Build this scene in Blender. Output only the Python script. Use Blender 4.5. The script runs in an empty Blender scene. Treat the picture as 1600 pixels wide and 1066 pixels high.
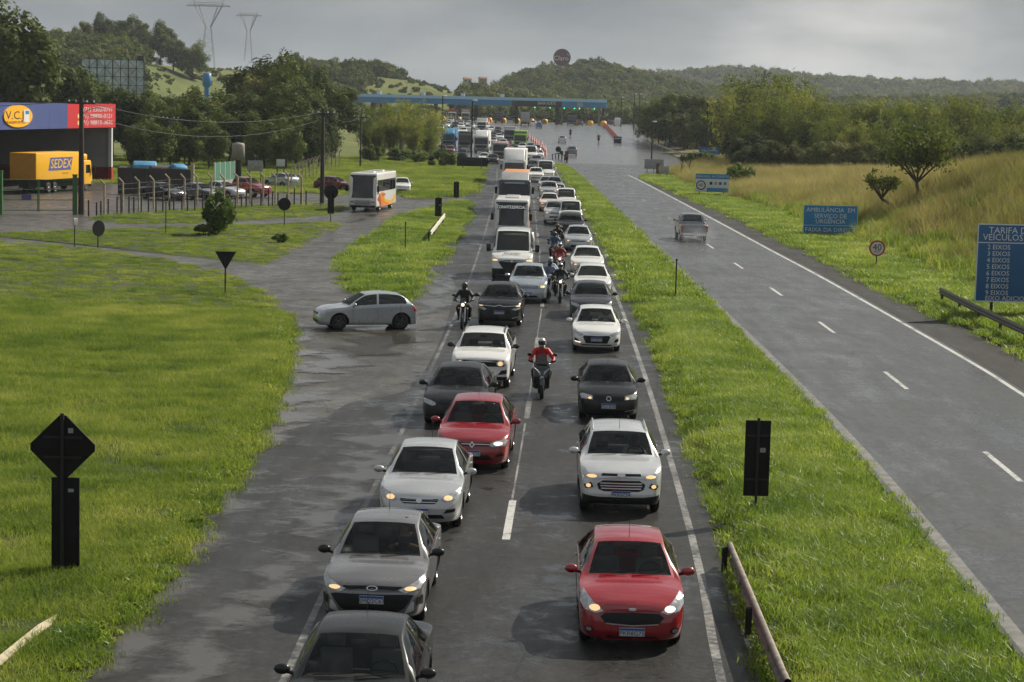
import bpy, bmesh, math, random
import numpy as np
from mathutils import Vector, Matrix, Euler
from mathutils.geometry import delaunay_2d_cdt
R = math.radians
random.seed(7); rng = np.random.default_rng(7)
scene = bpy.context.scene
COL = scene.collection

# ------------------------------------------------------------------ camera (footbridge over the highway)
FPX, HCAM = 3280.0, 8.6
PITCH, ROLL = R(6.38), R(1.4)
fwd = np.array([0, math.cos(PITCH), -math.sin(PITCH)]); up0 = np.array([0, math.sin(PITCH), math.cos(PITCH)]); rt0 = np.array([1., 0, 0])
rt = math.cos(ROLL) * rt0 + math.sin(ROLL) * up0
up = -math.sin(ROLL) * rt0 + math.cos(ROLL) * up0
cam_d = bpy.data.cameras.new('camera'); cam = bpy.data.objects.new('camera', cam_d); COL.objects.link(cam)
cam_d.sensor_width = 36.0; cam_d.lens = FPX / 1600 * 36
cam_d.clip_start = 0.5; cam_d.clip_end = 9000
cam.matrix_world = Matrix(((rt[0], up[0], -fwd[0], 0), (rt[1], up[1], -fwd[1], 0), (rt[2], up[2], -fwd[2], HCAM), (0, 0, 0, 1)))
scene.camera = cam

# ------------------------------------------------------------------ sky and sun
SUN_AZ = R(50)      # degrees to the right of the view direction (+Y)
SUN_EL = R(39)
world = bpy.data.worlds.new('World'); scene.world = world; world.use_nodes = True
wn, wl = world.node_tree.nodes, world.node_tree.links
wn.clear()
wo = wn.new('ShaderNodeOutputWorld'); bg = wn.new('ShaderNodeBackground')
sky = wn.new('ShaderNodeTexSky'); sky.sky_type = 'NISHITA'; sky.sun_disc = False
sky.sun_elevation = SUN_EL; sky.sun_rotation = SUN_AZ; sky.dust_density = 3.0
sc_ = wn.new('ShaderNodeMixRGB'); sc_.blend_type = 'MULTIPLY'; sc_.inputs[0].default_value = 1; sc_.inputs[2].default_value = (.085, .085, .085, 1)
wl.new(sky.outputs[0], sc_.inputs[1])
tc = wn.new('ShaderNodeTexCoord'); mp = wn.new('ShaderNodeMapping'); mp.inputs['Scale'].default_value = (1.0, 1.0, 3.2)
nz = wn.new('ShaderNodeTexNoise'); nz.inputs['Scale'].default_value = 5.5; nz.inputs['Detail'].default_value = 7; nz.inputs['Roughness'].default_value = .5
wl.new(tc.outputs['Generated'], mp.inputs[0]); wl.new(mp.outputs[0], nz.inputs[0])
cr = wn.new('ShaderNodeValToRGB')
cr.color_ramp.elements[0].position = .32; cr.color_ramp.elements[0].color = (.32, .365, .415, 1)
cr.color_ramp.elements[1].position = .66; cr.color_ramp.elements[1].color = (.98, .98, .97, 1)
ce = cr.color_ramp.elements.new(.5); ce.color = (.52, .56, .59, 1)
wl.new(nz.outputs[0], cr.inputs[0])
mx = wn.new('ShaderNodeMixRGB'); mx.inputs[0].default_value = .88
wl.new(sc_.outputs[0], mx.inputs[1]); wl.new(cr.outputs[0], mx.inputs[2]); wl.new(mx.outputs[0], bg.inputs[0])
bg.inputs[1].default_value = .50
wl.new(bg.outputs[0], wo.inputs[0])
sd = bpy.data.lights.new('sun', 'SUN'); sun = bpy.data.objects.new('sun', sd); COL.objects.link(sun)
sd.energy = 5.0; sd.angle = R(.6); sd.color = (1.0, .93, .80)
sv = Vector((math.sin(SUN_AZ) * math.cos(SUN_EL), math.cos(SUN_AZ) * math.cos(SUN_EL), math.sin(SUN_EL)))
sun.rotation_euler = sv.to_track_quat('Z', 'Y').to_euler()
scene.view_settings.view_transform = 'Standard'; scene.view_settings.look = 'None'
scene.view_settings.exposure = 0.42; scene.view_settings.gamma = 1.0
scene.cycles.use_denoising = True
scene.cycles.max_bounces = 6; scene.cycles.transparent_max_bounces = 10
scene.cycles.volume_bounces = 0
scene.cycles.caustics_reflective = False; scene.cycles.caustics_refractive = False

# ------------------------------------------------------------------ terrain model
def sstep(a, b, x):
    t = np.clip((np.asarray(x, float) - a) / (b - a), 0, 1); return t * t * (3 - 2 * t)
def zg(y): return 3.6 * sstep(330, 600, y)
HILLS = [(-140, 700, 52, 100, 16), (-250, 680, 70, 100, 12), (-130, 1000, 60, 90, 15), (-83, 850, 38, 60, 9), (-40, 830, 28, 50, 7),
         (22, 1150, 26, 70, 20), (68, 1170, 30, 80, 10), (110, 1180, 45, 80, 7),
         (180, 2000, 80, 120, 25), (300, 2050, 100, 120, 14), (430, 2000, 110, 120, 12), (570, 2000, 130, 120, 11), (760, 2050, 200, 150, 18),
         (-60, 1900, 140, 150, 12), (-400, 1500, 150, 200, 18), (-700, 1500, 300, 200, 30), (160, 1050, 50, 60, 4), (250, 1000, 60, 60, 6), (380, 1000, 90, 80, 10)]
BKY = [0, 60, 100, 130, 150, 200, 230, 260, 300, 340]; BKZ = [3.6, 4.2, 5.0, 5.1, 4.5, 2.4, 1.5, .7, .3, .1]
def hgt(x, y):
    x = np.asarray(x, float); y = np.asarray(y, float)
    h = zg(y) + sstep(22.5, 37, x) * np.interp(y, BKY, BKZ) * (1 + .12 * np.sin(y * .09) * sstep(25, 34, x))
    h = h + .5 * sstep(-14, -30, x) * sstep(140, 60, y)
    fx = sstep(-130, -90, x) * (1 - sstep(45, 75, x)); far = sstep(420, 640, y) * (1 - fx) + sstep(650, 780, y) * fx
    for cx, cy, sx, sy, a in HILLS:
        h = h + far * a * np.exp(-((x - cx) / sx) ** 2 * .5 - ((y - cy) / sy) ** 2 * .5)
    return h
def ray(px, py): return fwd * FPX + rt * (px - 800) + up * (533 - py)
def G(px, py, h=0.0, full=False):
    """pixel of the photograph -> point of the ground it shows (X, Y, Z)"""
    d = ray(px, py); ts = np.arange(18, 1400, .1) / d[1]
    P = np.array([0, 0, HCAM])[None] + d[None] * ts[:, None]
    zz = (hgt(P[:, 0], P[:, 1]) if full else zg(P[:, 1])) + h
    b = P[:, 2] <= zz
    i = int(np.argmax(b)) if b.any() else len(ts) - 1
    return Vector((float(P[i, 0]), float(P[i, 1]), float(zz[i] - h)))
def AT(px, py, Y):
    """point on the ray through that pixel at distance Y"""
    d = ray(px, py); t = Y / d[1]
    return Vector((float(d[0] * t), Y, float(HCAM + d[2] * t)))
def S(Y): return FPX / Y      # photograph pixels per metre at distance Y

# ------------------------------------------------------------------ helpers
def tag(o, label=None, cat=None, group=None, kind=None):
    if label: o['label'] = label
    if cat: o['category'] = cat
    if group: o['group'] = group
    if kind: o['kind'] = kind
    return o
def empty(name, loc=(0, 0, 0), rz=0.0, label=None, cat=None, group=None):
    o = bpy.data.objects.new(name, None); COL.objects.link(o); o.empty_display_size = .2
    o.location = loc; o.rotation_euler = (0, 0, rz)
    return tag(o, label, cat, group)
def link(name, me, parent=None, col=None):
    o = bpy.data.objects.new(name, me); (col or COL).objects.link(o)
    if parent is not None: o.parent = parent
    return o
class MB:
    """collects boxes, tubes, prisms ... and links them as one mesh object"""
    def __init__(s): s.v = []; s.f = []; s.m = []; s.sm = []
    def add(s, vs, fs, mi=0, smooth=False):
        n = len(s.v); s.v += [tuple(map(float, p)) for p in vs]
        s.f += [tuple(int(i) + n for i in f) for f in fs]; s.m += [mi] * len(fs); s.sm += [smooth] * len(fs); return s
    def box(s, lo, hi, mi=0, bev=0.0, rot=None, at=None):
        if bev > 0:
            bm = bmesh.new(); bmesh.ops.create_cube(bm, size=1)
            for v in bm.verts: v.co = Vector([lo[i] + (v.co[i] + .5) * (hi[i] - lo[i]) for i in range(3)])
            bmesh.ops.bevel(bm, geom=list(bm.edges), offset=bev, segments=2, affect='EDGES', profile=.6)
            vs = [v.co.copy() for v in bm.verts]; bm.verts.index_update(); fs = [[v.index for v in f.verts] for f in bm.faces]; bm.free()
        else:
            (a, b, c), (d, e, f) = lo, hi
            vs = [Vector(p) for p in ((a, b, c), (d, b, c), (d, e, c), (a, e, c), (a, b, f), (d, b, f), (d, e, f), (a, e, f))]
            fs = [(0, 3, 2, 1), (4, 5, 6, 7), (0, 1, 5, 4), (1, 2, 6, 5), (2, 3, 7, 6), (3, 0, 4, 7)]
        if rot is not None:
            c0 = Vector(at) if at is not None else Vector([(lo[i] + hi[i]) / 2 for i in range(3)])
            vs = [rot @ (v - c0) + c0 for v in vs]
        return s.add(vs, fs, mi, bev > 0)
    def tube(s, a, b, r, r2=None, n=8, mi=0, caps=True):
        a, b = Vector(a), Vector(b); r2 = r if r2 is None else r2
        d = (b - a); q = d.to_track_quat('Z', 'Y') if d.length > 1e-6 else Vector((0, 0, 1)).to_track_quat('Z', 'Y')
        vs = []; 
        for c, rr in ((a, r), (b, r2)):
            for k in range(n):
                t = 2 * math.pi * k / n; vs.append(c + q @ Vector((math.cos(t) * rr, math.sin(t) * rr, 0)))
        fs = [(k, (k + 1) % n, n + (k + 1) % n, n + k) for k in range(n)]
        s.add(vs, fs, mi, True)
        if caps: s.add(vs[:n], [tuple(range(n))[::-1]], mi); s.add(vs[n:], [tuple(range(n))], mi)
        return s
    def path(s, pts, r, n=6, mi=0, r2=None):
        m = len(pts)
        for i in range(m - 1):
            ra = r if r2 is None else r + (r2 - r) * i / (m - 1); rb = r if r2 is None else r + (r2 - r) * (i + 1) / (m - 1)
            s.tube(pts[i], pts[i + 1], ra, rb, n, mi, i == m - 2)
        return s
    def prism(s, pts2, axis, a, b, mi=0):
        """2D outline pts2 extruded along an axis (0,1,2) from a to b; outline in the other two axes"""
        o = [i for i in range(3) if i != axis]; n = len(pts2); vs = []
        for c in (a, b):
            for p in pts2:
                q = [0, 0, 0]; q[axis] = c; q[o[0]] = p[0]; q[o[1]] = p[1]; vs.append(q)
        fs = [tuple(range(n))[::-1], tuple(range(n, 2 * n))] + [(k, (k + 1) % n, n + (k + 1) % n, n + k) for k in range(n)]
        return s.add(vs, fs, mi)
    def lathe(s, prof, n=20, axis=2, at=(0, 0, 0), mi=0, smooth=True):
        """profile of (radius, height) turned round an axis"""
        vs = []
        for r, h in prof:
            for k in range(n):
                t = 2 * math.pi * k / n; c, d = math.cos(t) * r, math.sin(t) * r
                q = (h, c, d) if axis == 0 else (c, h, d) if axis == 1 else (c, d, h)
                vs.append((q[0] + at[0], q[1] + at[1], q[2] + at[2]))
        fs = [(i * n + k, i * n + (k + 1) % n, (i + 1) * n + (k + 1) % n, (i + 1) * n + k) for i in range(len(prof) - 1) for k in range(n)]
        return s.add(vs, fs, mi, smooth)
    def ell(s, c, r, n=10, m=7, mi=0, rot=None):
        vs = []; 
        for i in range(m + 1):
            ph = math.pi * i / m
            for k in range(n):
                t = 2 * math.pi * k / n
                p = Vector((r[0] * math.sin(ph) * math.cos(t), r[1] * math.sin(ph) * math.sin(t), r[2] * math.cos(ph)))
                if rot is not None: p = rot @ p
                vs.append(p + Vector(c))
        fs = [(i * n + k, (i + 1) * n + k, (i + 1) * n + (k + 1) % n, i * n + (k + 1) % n) for i in range(m) for k in range(n)]
        return s.add(vs, fs, mi, True)
    def mesh(s, name, mats):
        me = bpy.data.meshes.new(name); me.from_pydata(s.v, [], s.f)
        for m in (mats if isinstance(mats, (list, tuple)) else [mats]): me.materials.append(m)
        me.polygons.foreach_set('material_index', s.m); me.polygons.foreach_set('use_smooth', s.sm)
        me.validate(clean_customdata=False)
        return me
    def build(s, name, mats, parent=None, col=None): return link(name, s.mesh(name, mats), parent, col)
def recalc(me):
    bm = bmesh.new(); bm.from_mesh(me); bmesh.ops.recalc_face_normals(bm, faces=bm.faces); bm.to_mesh(me); bm.free()
KIDS = {}
def copy_tree(o, parent=None, mats=None):
    """a thing, its parts and their sub-parts; mats swaps materials on the copy only"""
    c = o.copy(); COL.objects.link(c)
    if parent is not None: c.parent = parent
    if mats and o.type == 'MESH':
        for i, sl in enumerate(o.material_slots):
            if sl.material and sl.material.name in mats:
                c.material_slots[i].link = 'OBJECT'; c.material_slots[i].material = mats[sl.material.name]
    for ch in o.children: copy_tree(ch, c, mats)
    return c

# ------------------------------------------------------------------ materials
MATS = {}
def mat(name, col, rough=.6, metal=0.0, coat=0.0, emit=None, es=1.0, spec=.4, var=0.0, vscale=3.0, bump=0.0):
    if name in MATS: return MATS[name]
    m = bpy.data.materials.new(name); m.use_nodes = True; N, L = m.node_tree.nodes, m.node_tree.links
    b = N['Principled BSDF']; b.inputs['Base Color'].default_value = (*col, 1); b.inputs['Roughness'].default_value = rough
    b.inputs['Metallic'].default_value = metal; b.inputs['Coat Weight'].default_value = coat; b.inputs['Coat Roughness'].default_value = .06
    b.inputs['Specular IOR Level'].default_value = spec
    if emit: b.inputs['Emission Color'].default_value = (*emit, 1); b.inputs['Emission Strength'].default_value = es
    if var > 0:
        t = N.new('ShaderNodeTexCoord'); n = N.new('ShaderNodeTexNoise'); n.inputs['Scale'].default_value = vscale; n.inputs['Detail'].default_value = 6
        L.new(t.outputs['Object'], n.inputs[0])
        r = N.new('ShaderNodeMapRange'); r.inputs[1].default_value = .3; r.inputs[2].default_value = .7; r.inputs[3].default_value = 1 - var; r.inputs[4].default_value = 1 + var
        L.new(n.outputs[0], r.inputs[0])
        x = N.new('ShaderNodeMixRGB'); x.blend_type = 'MULTIPLY'; x.inputs[0].default_value = 1; x.inputs[1].default_value = (*col, 1)
        L.new(r.outputs[0], x.inputs[2]); L.new(x.outputs[0], b.inputs['Base Color'])
        r2 = N.new('ShaderNodeMapRange'); r2.inputs[3].default_value = max(.02, rough - .12); r2.inputs[4].default_value = min(1, rough + .15)
        L.new(n.outputs[0], r2.inputs[0]); L.new(r2.outputs[0], b.inputs['Roughness'])
        if bump > 0:
            bp = N.new('ShaderNodeBump'); bp.inputs['Strength'].default_value = bump; L.new(n.outputs[0], bp.inputs['Height']); L.new(bp.outputs[0], b.inputs['Normal'])
    MATS[name] = m; return m
def nmath(N, L, op, a, b=None, clamp=False):
    n = N.new('ShaderNodeMath'); n.operation = op; n.use_clamp = clamp
    for i, q in enumerate((a, b)):
        if q is None: continue
        if isinstance(q, (int, float)): n.inputs[i].default_value = q
        else: L.new(q, n.inputs[i])
    return n.outputs[0]
def nnoise(N, L, vec, scale, detail=5, rough=.55, dist=0.0):
    n = N.new('ShaderNodeTexNoise'); n.inputs['Scale'].default_value = scale; n.inputs['Detail'].default_value = detail
    n.inputs['Roughness'].default_value = rough; n.inputs['Distortion'].default_value = dist; L.new(vec, n.inputs[0]); return n.outputs[0]
def nramp(N, L, fac, stops, interp='LINEAR'):
    r = N.new('ShaderNodeValToRGB'); e = r.color_ramp; e.interpolation = interp
    while len(e.elements) < len(stops): e.elements.new(.5)
    for el, (p, c) in zip(e.elements, stops): el.position = p; el.color = (*c, 1) if len(c) == 3 else c
    L.new(fac, r.inputs[0]); return r.outputs[0]
def nrange(N, L, v, a, b, c, d):
    r = N.new('ShaderNodeMapRange'); 
    for i, q in enumerate((a, b, c, d)): r.inputs[i + 1].default_value = q
    L.new(v, r.inputs[0]); return r.outputs[0]
def nmix(N, L, f, a, b, mode='MIX'):
    n = N.new('ShaderNodeMixRGB'); n.blend_type = mode
    for i, q in enumerate((f, a, b)):
        if isinstance(q, (int, float)): n.inputs[i].default_value = q
        elif isinstance(q, tuple): n.inputs[i].default_value = (*q, 1)
        else: L.new(q, n.inputs[i])
    return n.outputs[0]
def asphalt(name, base, wet=.5, puddle=.5, sand=0.0, rlo=.05, rhi=.5, streak=1.0, bump=.55, dryspec=.22):
    m = bpy.data.materials.new(name); m.use_nodes = True; N, L = m.node_tree.nodes, m.node_tree.links; b = N['Principled BSDF']
    t = N.new('ShaderNodeTexCoord'); v = t.outputs['Object']
    ms = N.new('ShaderNodeMapping'); ms.inputs['Scale'].default_value = (1.0, .16 * streak, 1); L.new(v, ms.inputs[0])
    lane = nnoise(N, L, ms.outputs[0], 1.3, 4, .6)                 # long wheel-path streaks
    patch = nnoise(N, L, v, .22, 6, .62, .6)                       # big wet areas
    pud = nnoise(N, L, v, 1.5, 8, .7, .5)
    fine = nnoise(N, L, v, 28, 3, .7)
    grit = nnoise(N, L, v, 9, 5, .7)
    c = nramp(N, L, nmath(N, L, 'ADD', nmath(N, L, 'MULTIPLY', lane, .6), nmath(N, L, 'MULTIPLY', patch, .4)), [(.30, tuple(q * .55 for q in base)), (.50, base), (.70, tuple(q * 1.55 for q in base))])
    c = nmix(N, L, .75, c, nramp(N, L, grit, [(.28, (.30, .30, .30)), (.55, (1, 1, 1)), (.74, (2.2, 2.2, 2.15))]), 'MULTIPLY')
    c = nmix(N, L, .5, c, nramp(N, L, nnoise(N, L, v, 2.6, 6, .7), [(.3, (.45, .45, .45)), (.7, (1.6, 1.6, 1.55))]), 'MULTIPLY')
    vor = N.new('ShaderNodeTexVoronoi'); vor.feature = 'DISTANCE_TO_EDGE'; vor.inputs['Scale'].default_value = .35
    wv = nmix(N, L, .12, v, nnoise_col(N, L, v, 1.1), 'ADD'); L.new(wv, vor.inputs[0])
    crack = nrange(N, L, vor.outputs['Distance'], 0, .012, .45, 1.0)
    ckm = nrange(N, L, nnoise(N, L, v, .12, 2), .48, .6, 0, 1)
    c = nmix(N, L, ckm, c, nmix(N, L, 1.0, c, crack, 'MULTIPLY'))
    if sand > 0:
        sm = nrange(N, L, nnoise(N, L, v, .5, 6, .65), .5, .72, 0, sand); c = nmix(N, L, sm, c, (.19, .165, .13))
    wm = nrange(N, L, nmath(N, L, 'ADD', nmath(N, L, 'MULTIPLY', pud, .6), nmath(N, L, 'MULTIPLY', patch, .4)), .58 - .16 * puddle, .70 - .16 * puddle, 0, 1)
    L.new(c, b.inputs['Base Color'])
    rr = nrange(N, L, nmath(N, L, 'ADD', nmath(N, L, 'MULTIPLY', lane, .5), nmath(N, L, 'MULTIPLY', patch, .5)), .32, .68, rhi, rhi * (1 - wet))
    rl = N.new('ShaderNodeMix'); rl.data_type = 'FLOAT'; L.new(wm, rl.inputs[0]); L.new(rr, rl.inputs[2]); rl.inputs[3].default_value = rlo
    L.new(rl.outputs[0], b.inputs['Roughness']); L.new(nrange(N, L, wm, 0, 1, dryspec, .5), b.inputs['Specular IOR Level'])
    bp = N.new('ShaderNodeBump'); bp.inputs['Distance'].default_value = .012
    L.new(fine, bp.inputs['Height']); L.new(nrange(N, L, wm, 0, 1, bump, .02), bp.inputs['Strength']); L.new(bp.outputs[0], b.inputs['Normal'])
    MATS[name] = m; return m
def nnoise_col(N, L, vec, scale):
    n = N.new('ShaderNodeTexNoise'); n.inputs['Scale'].default_value = scale; n.inputs['Detail'].default_value = 3; L.new(vec, n.inputs[0]); return n.outputs['Color']
def leafmat(name, c1, c2, c3, trans=.35, scale=.35, rough=.7, spec=.12):
    m = bpy.data.materials.new(name); m.use_nodes = True; N, L = m.node_tree.nodes, m.node_tree.links; b = N['Principled BSDF']
    g = N.new('ShaderNodeNewGeometry'); oi = N.new('ShaderNodeObjectInfo')
    n1 = nnoise(N, L, g.outputs['Position'], scale, 4, .6)
    n2 = nnoise(N, L, g.outputs['Position'], scale * .22, 3, .6)
    f = nmath(N, L, 'ADD', nmath(N, L, 'ADD', nmath(N, L, 'MULTIPLY', n1, .45), nmath(N, L, 'MULTIPLY', n2, .40)), nmath(N, L, 'MULTIPLY', oi.outputs['Random'], .15))
    c = nramp(N, L, f, [(.34, c1), (.50, c2), (.66, c3)])
    L.new(c, b.inputs['Base Color']); b.inputs['Roughness'].default_value = rough; b.inputs['Specular IOR Level'].default_value = spec
    tr = N.new('ShaderNodeBsdfTranslucent'); L.new(nmix(N, L, 1.0, c, (1.25, 1.3, .7), 'MULTIPLY'), tr.inputs[0])
    ms = N.new('ShaderNodeMixShader'); ms.inputs[0].default_value = trans; L.new(b.outputs[0], ms.inputs[1]); L.new(tr.outputs[0], ms.inputs[2])
    L.new(ms.outputs[0], N['Material Output'].inputs[0]); MATS[name] = m; return m
def groundmat(name, stops, scale, fine=14.0, rough=.9, bump=.5):
    m = bpy.data.materials.new(name); m.use_nodes = True; N, L = m.node_tree.nodes, m.node_tree.links; b = N['Principled BSDF']
    t = N.new('ShaderNodeTexCoord'); v = t.outputs['Object']
    a = nnoise(N, L, v, scale, 7, .62); f = nnoise(N, L, v, fine, 5, .7)
    c = nramp(N, L, nmath(N, L, 'ADD', nmath(N, L, 'MULTIPLY', a, .7), nmath(N, L, 'MULTIPLY', f, .3)), stops)
    L.new(c, b.inputs['Base Color']); b.inputs['Roughness'].default_value = rough; b.inputs['Specular IOR Level'].default_value = .2
    bp = N.new('ShaderNodeBump'); bp.inputs['Strength'].default_value = bump; bp.inputs['Distance'].default_value = .08; L.new(f, bp.inputs['Height']); L.new(bp.outputs[0], b.inputs['Normal'])
    MATS[name] = m; return m

M_ROADL = asphalt('wet_asphalt_left', (.026, .0255, .025), wet=.55, puddle=.34, sand=.08, rlo=.08, rhi=.62)
M_ROADR = asphalt('wet_asphalt_right', (.066, .066, .066), wet=.7, puddle=.22, sand=0, rlo=.13, rhi=.50, bump=.12, dryspec=.45)
M_SIDE = asphalt('wet_asphalt_side', (.060, .056, .050), wet=.6, puddle=.36, sand=.35, rlo=.12, rhi=.55, streak=3)
M_PLAZA = asphalt('wet_concrete_plaza', (.13, .13, .132), wet=.5, puddle=.35, rlo=.05, rhi=.28, streak=2, bump=.04, dryspec=.5)
M_LOT = asphalt('gravel_lot', (.075, .068, .060), wet=.25, puddle=.25, sand=.55, rlo=.1, rhi=.75, streak=6)
M_GRASSG = groundmat('grass_soil', [(.3, (.020, .028, .008)), (.5, (.045, .062, .014)), (.7, (.075, .088, .026))], .6)
M_GROUND = groundmat('open_ground', [(.3, (.030, .045, .012)), (.5, (.095, .115, .026)), (.7, (.185, .165, .060))], .045, 1.2)
M_BANK = groundmat('dry_bank_soil', [(.3, (.05, .06, .016)), (.5, (.11, .10, .04)), (.7, (.19, .15, .075))], .12, 3)
M_BLADE = leafmat('grass_blade', (.066, .118, .021), (.180, .236, .042), (.345, .345, .108), .48, .45, .55, .2)
M_BLADE2 = leafmat('grass_blade_median', (.066, .120, .020), (.178, .250, .042), (.345, .372, .105), .48, .5, .42, .35)
M_DRY = leafmat('dry_grass_blade', (.13, .135, .045), (.29, .245, .115), (.46, .38, .23), .35, .12, .7)
def wornpaint(name, col, lo, hi, sc=7.0):
    m = bpy.data.materials.new(name); m.use_nodes = True; N, L = m.node_tree.nodes, m.node_tree.links; b = N['Principled BSDF']; t = N.new('ShaderNodeTexCoord')
    n = nmath(N, L, 'ADD', nmath(N, L, 'MULTIPLY', nnoise(N, L, t.outputs['Object'], sc, 7, .7), .6), nmath(N, L, 'MULTIPLY', nnoise(N, L, t.outputs['Object'], .5, 3), .4))
    L.new(nramp(N, L, n, [(lo, (.03, .03, .029)), (hi, col)]), b.inputs['Base Color']); b.inputs['Roughness'].default_value = .45; MATS[name] = m; return m
M_WHITE = wornpaint('road_paint', (.46, .46, .435), .36, .50)
M_WORN = wornpaint('worn_road_paint', (.29, .285, .265), .42, .60)
M_FAINT = wornpaint('faint_road_paint', (.24, .235, .22), .46, .64, 4.0)
M_KERB = mat('gutter_concrete', (.15, .145, .135), .5, var=.3, vscale=3)

# ------------------------------------------------------------------ sheets
def smooth_poly(pts, n=4, closed=True):
    out = []; m = len(pts)
    for i in range(m if closed else m - 1):
        p0, p1, p2, p3 = [pts[(i + k) % m] if closed else pts[min(max(i + k, 0), m - 1)] for k in (-1, 0, 1, 2)]
        for k in range(n):
            t = k / n
            out.append(tuple(.5 * (2 * p1[a] + (p2[a] - p0[a]) * t + (2 * p0[a] - 5 * p1[a] + 4 * p2[a] - p3[a]) * t * t + (3 * p1[a] - p0[a] - 3 * p2[a] + p3[a]) * t ** 3) for a in (0, 1)))
    if not closed: out.append(tuple(pts[-1][:2]))
    return out
def inside(poly, X, Y):
    X = np.asarray(X); Y = np.asarray(Y); r = np.zeros(X.shape, bool); n = len(poly)
    for i in range(n):
        (x1, y1), (x2, y2) = poly[i], poly[(i + 1) % n]
        if y1 == y2: continue
        r ^= ((y1 > Y) != (y2 > Y)) & (X < (x2 - x1) * (Y - y1) / (y2 - y1) + x1)
    return r
def edge_dist(poly, X, Y):
    d = np.full(np.shape(X), 1e9); n = len(poly)
    for i in range(n):
        (x1, y1), (x2, y2) = poly[i], poly[(i + 1) % n]; dx, dy = x2 - x1, y2 - y1; l = dx * dx + dy * dy + 1e-9
        t = np.clip(((X - x1) * dx + (Y - y1) * dy) / l, 0, 1); d = np.minimum(d, np.hypot(X - x1 - t * dx, Y - y1 - t * dy))
    return d
def densify(poly, sp):
    out = []
    for i in range(len(poly)):
        a, b = poly[i], poly[(i + 1) % len(poly)]; L_ = math.hypot(b[0] - a[0], b[1] - a[1]); n = max(1, int(L_ / sp(0.5 * (a[1] + b[1]))))
        for k in range(n): out.append((a[0] + (b[0] - a[0]) * k / n, a[1] + (b[1] - a[1]) * k / n))
    return out
def sheet(name, poly, zf, sp, m, kind='structure', smooth=True):
    b = densify(poly, sp); xs = [p[0] for p in b]; ys = [p[1] for p in b]
    pts = []; y = min(ys)
    while y < max(ys):
        s_ = sp(y); gx = np.arange(min(xs), max(xs), s_) + rng.uniform(-.25, .25) * s_
        gy = np.full(gx.shape, y) + rng.uniform(-.25, .25, gx.shape) * s_; gx = gx + rng.uniform(-.25, .25, gx.shape) * s_
        k = inside(poly, gx, gy); gx, gy = gx[k], gy[k]
        if len(gx):
            k = edge_dist(poly, gx, gy) > .45 * s_; pts += list(zip(gx[k], gy[k]))
        y += s_ * .9
    allp = [Vector(p) for p in b] + [Vector(p) for p in pts]
    r = delaunay_2d_cdt(allp, [], [list(range(len(b)))], 1, 1e-5)
    X = np.array([p.x for p in r[0]]); Y = np.array([p.y for p in r[0]]); Z = zf(X, Y)
    me = bpy.data.meshes.new(name); me.from_pydata(np.stack([X, Y, Z], 1).tolist(), [], r[2]); me.materials.append(m)
    me.polygons.foreach_set('use_smooth', [smooth] * len(me.polygons)); recalc(me)
    if sum(p.normal.z for p in me.polygons) < 0: me.flip_normals()
    return tag(link(name, me), kind=kind)
def ribbon(name, pts, w, dz, m, parent=None, zf=None):
    pts = [Vector((p[0], p[1])) for p in pts]; vs = []
    for i, p in enumerate(pts):
        d = (pts[min(i + 1, len(pts) - 1)] - pts[max(i - 1, 0)]).normalized(); n = Vector((-d.y, d.x))
        for s_ in (1, -1):
            q = p + n * s_ * w / 2; vs.append((q.x, q.y, float(zg(q.y)) + dz))
    fs = [(2 * i, 2 * i + 1, 2 * i + 3, 2 * i + 2) for i in range(len(pts) - 1)]
    b = MB(); b.add(vs, fs); o = b.build(name, m, parent); return o
def plan(px): return [tuple(G(*p)[:2]) for p in px]
def noise2(X, Y, s):
    return (np.sin(X * 1.7 * s + 1.3 * np.sin(Y * 1.1 * s)) + np.sin(Y * 2.3 * s + 1.7 * np.sin(X * .9 * s + 2)) + np.sin((X + Y) * 3.1 * s + 1)) / 3

# ---- the big ground sheet with hills
gx = np.concatenate([np.linspace(-1800, -120, 60), np.arange(-117, 117, 3), np.linspace(120, 1800, 60)])
gy = np.concatenate([np.arange(-40, 360, 4), np.arange(360, 760, 8), np.arange(760, 1400, 16), np.linspace(1400, 3800, 70)])
GX, GY = np.meshgrid(gx, gy); GZ = hgt(GX, GY) - .10 + np.where((np.abs(GX) > 60) & (GY > 640), 1.0 * noise2(GX, GY, .03), 0)
nx, ny = len(gx), len(gy); idx = np.arange(nx * ny).reshape(ny, nx)
fq = np.stack([idx[:-1, :-1], idx[:-1, 1:], idx[1:, 1:], idx[1:, :-1]], -1).reshape(-1, 4)
me = bpy.data.meshes.new('ground'); me.from_pydata(np.stack([GX.ravel(), GY.ravel(), GZ.ravel()], 1).tolist(), [], fq.tolist()); me.materials.append(M_GROUND)
me.polygons.foreach_set('use_smooth', [True] * len(me.polygons)); tag(link('ground', me), kind='structure')

# ---- roads
sp_r = lambda y: max(2.5, y * .03)
flat = lambda dz: (lambda X, Y: zg(Y) + dz)
side_poly = [(-120, 110), (-120, 290), (-30, 290), (-14, 330), (-12, 420), (-2.2, 420), (-2.2, 100), (-2.2, 18), (-14, 18), (-30, 100)]
sheet('side_road', side_poly, flat(-.02), sp_r, M_SIDE)
LINE_A = smooth_poly([(2.9, 15), (3.3, 31), (3.75, 42), (4.35, 68), (4.85, 102), (5.1, 138), (5.3, 200), (5.35, 326)], 4, False)
leftc = smooth_poly([(-6.6, 15), (-6.5, 40), (-6.6, 52), (-5.2, 56), (-4.6, 60), (-3.1, 63), (-2.75, 70), (-2.6, 80), (-2.7, 95), (-3.0, 104), (-4.2, 110), (-4.5, 118), (-4.4, 140), (-4.6, 170), (-5.0, 230), (-7, 300), (-10, 360), (-18, 460)], 4, False)
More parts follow.
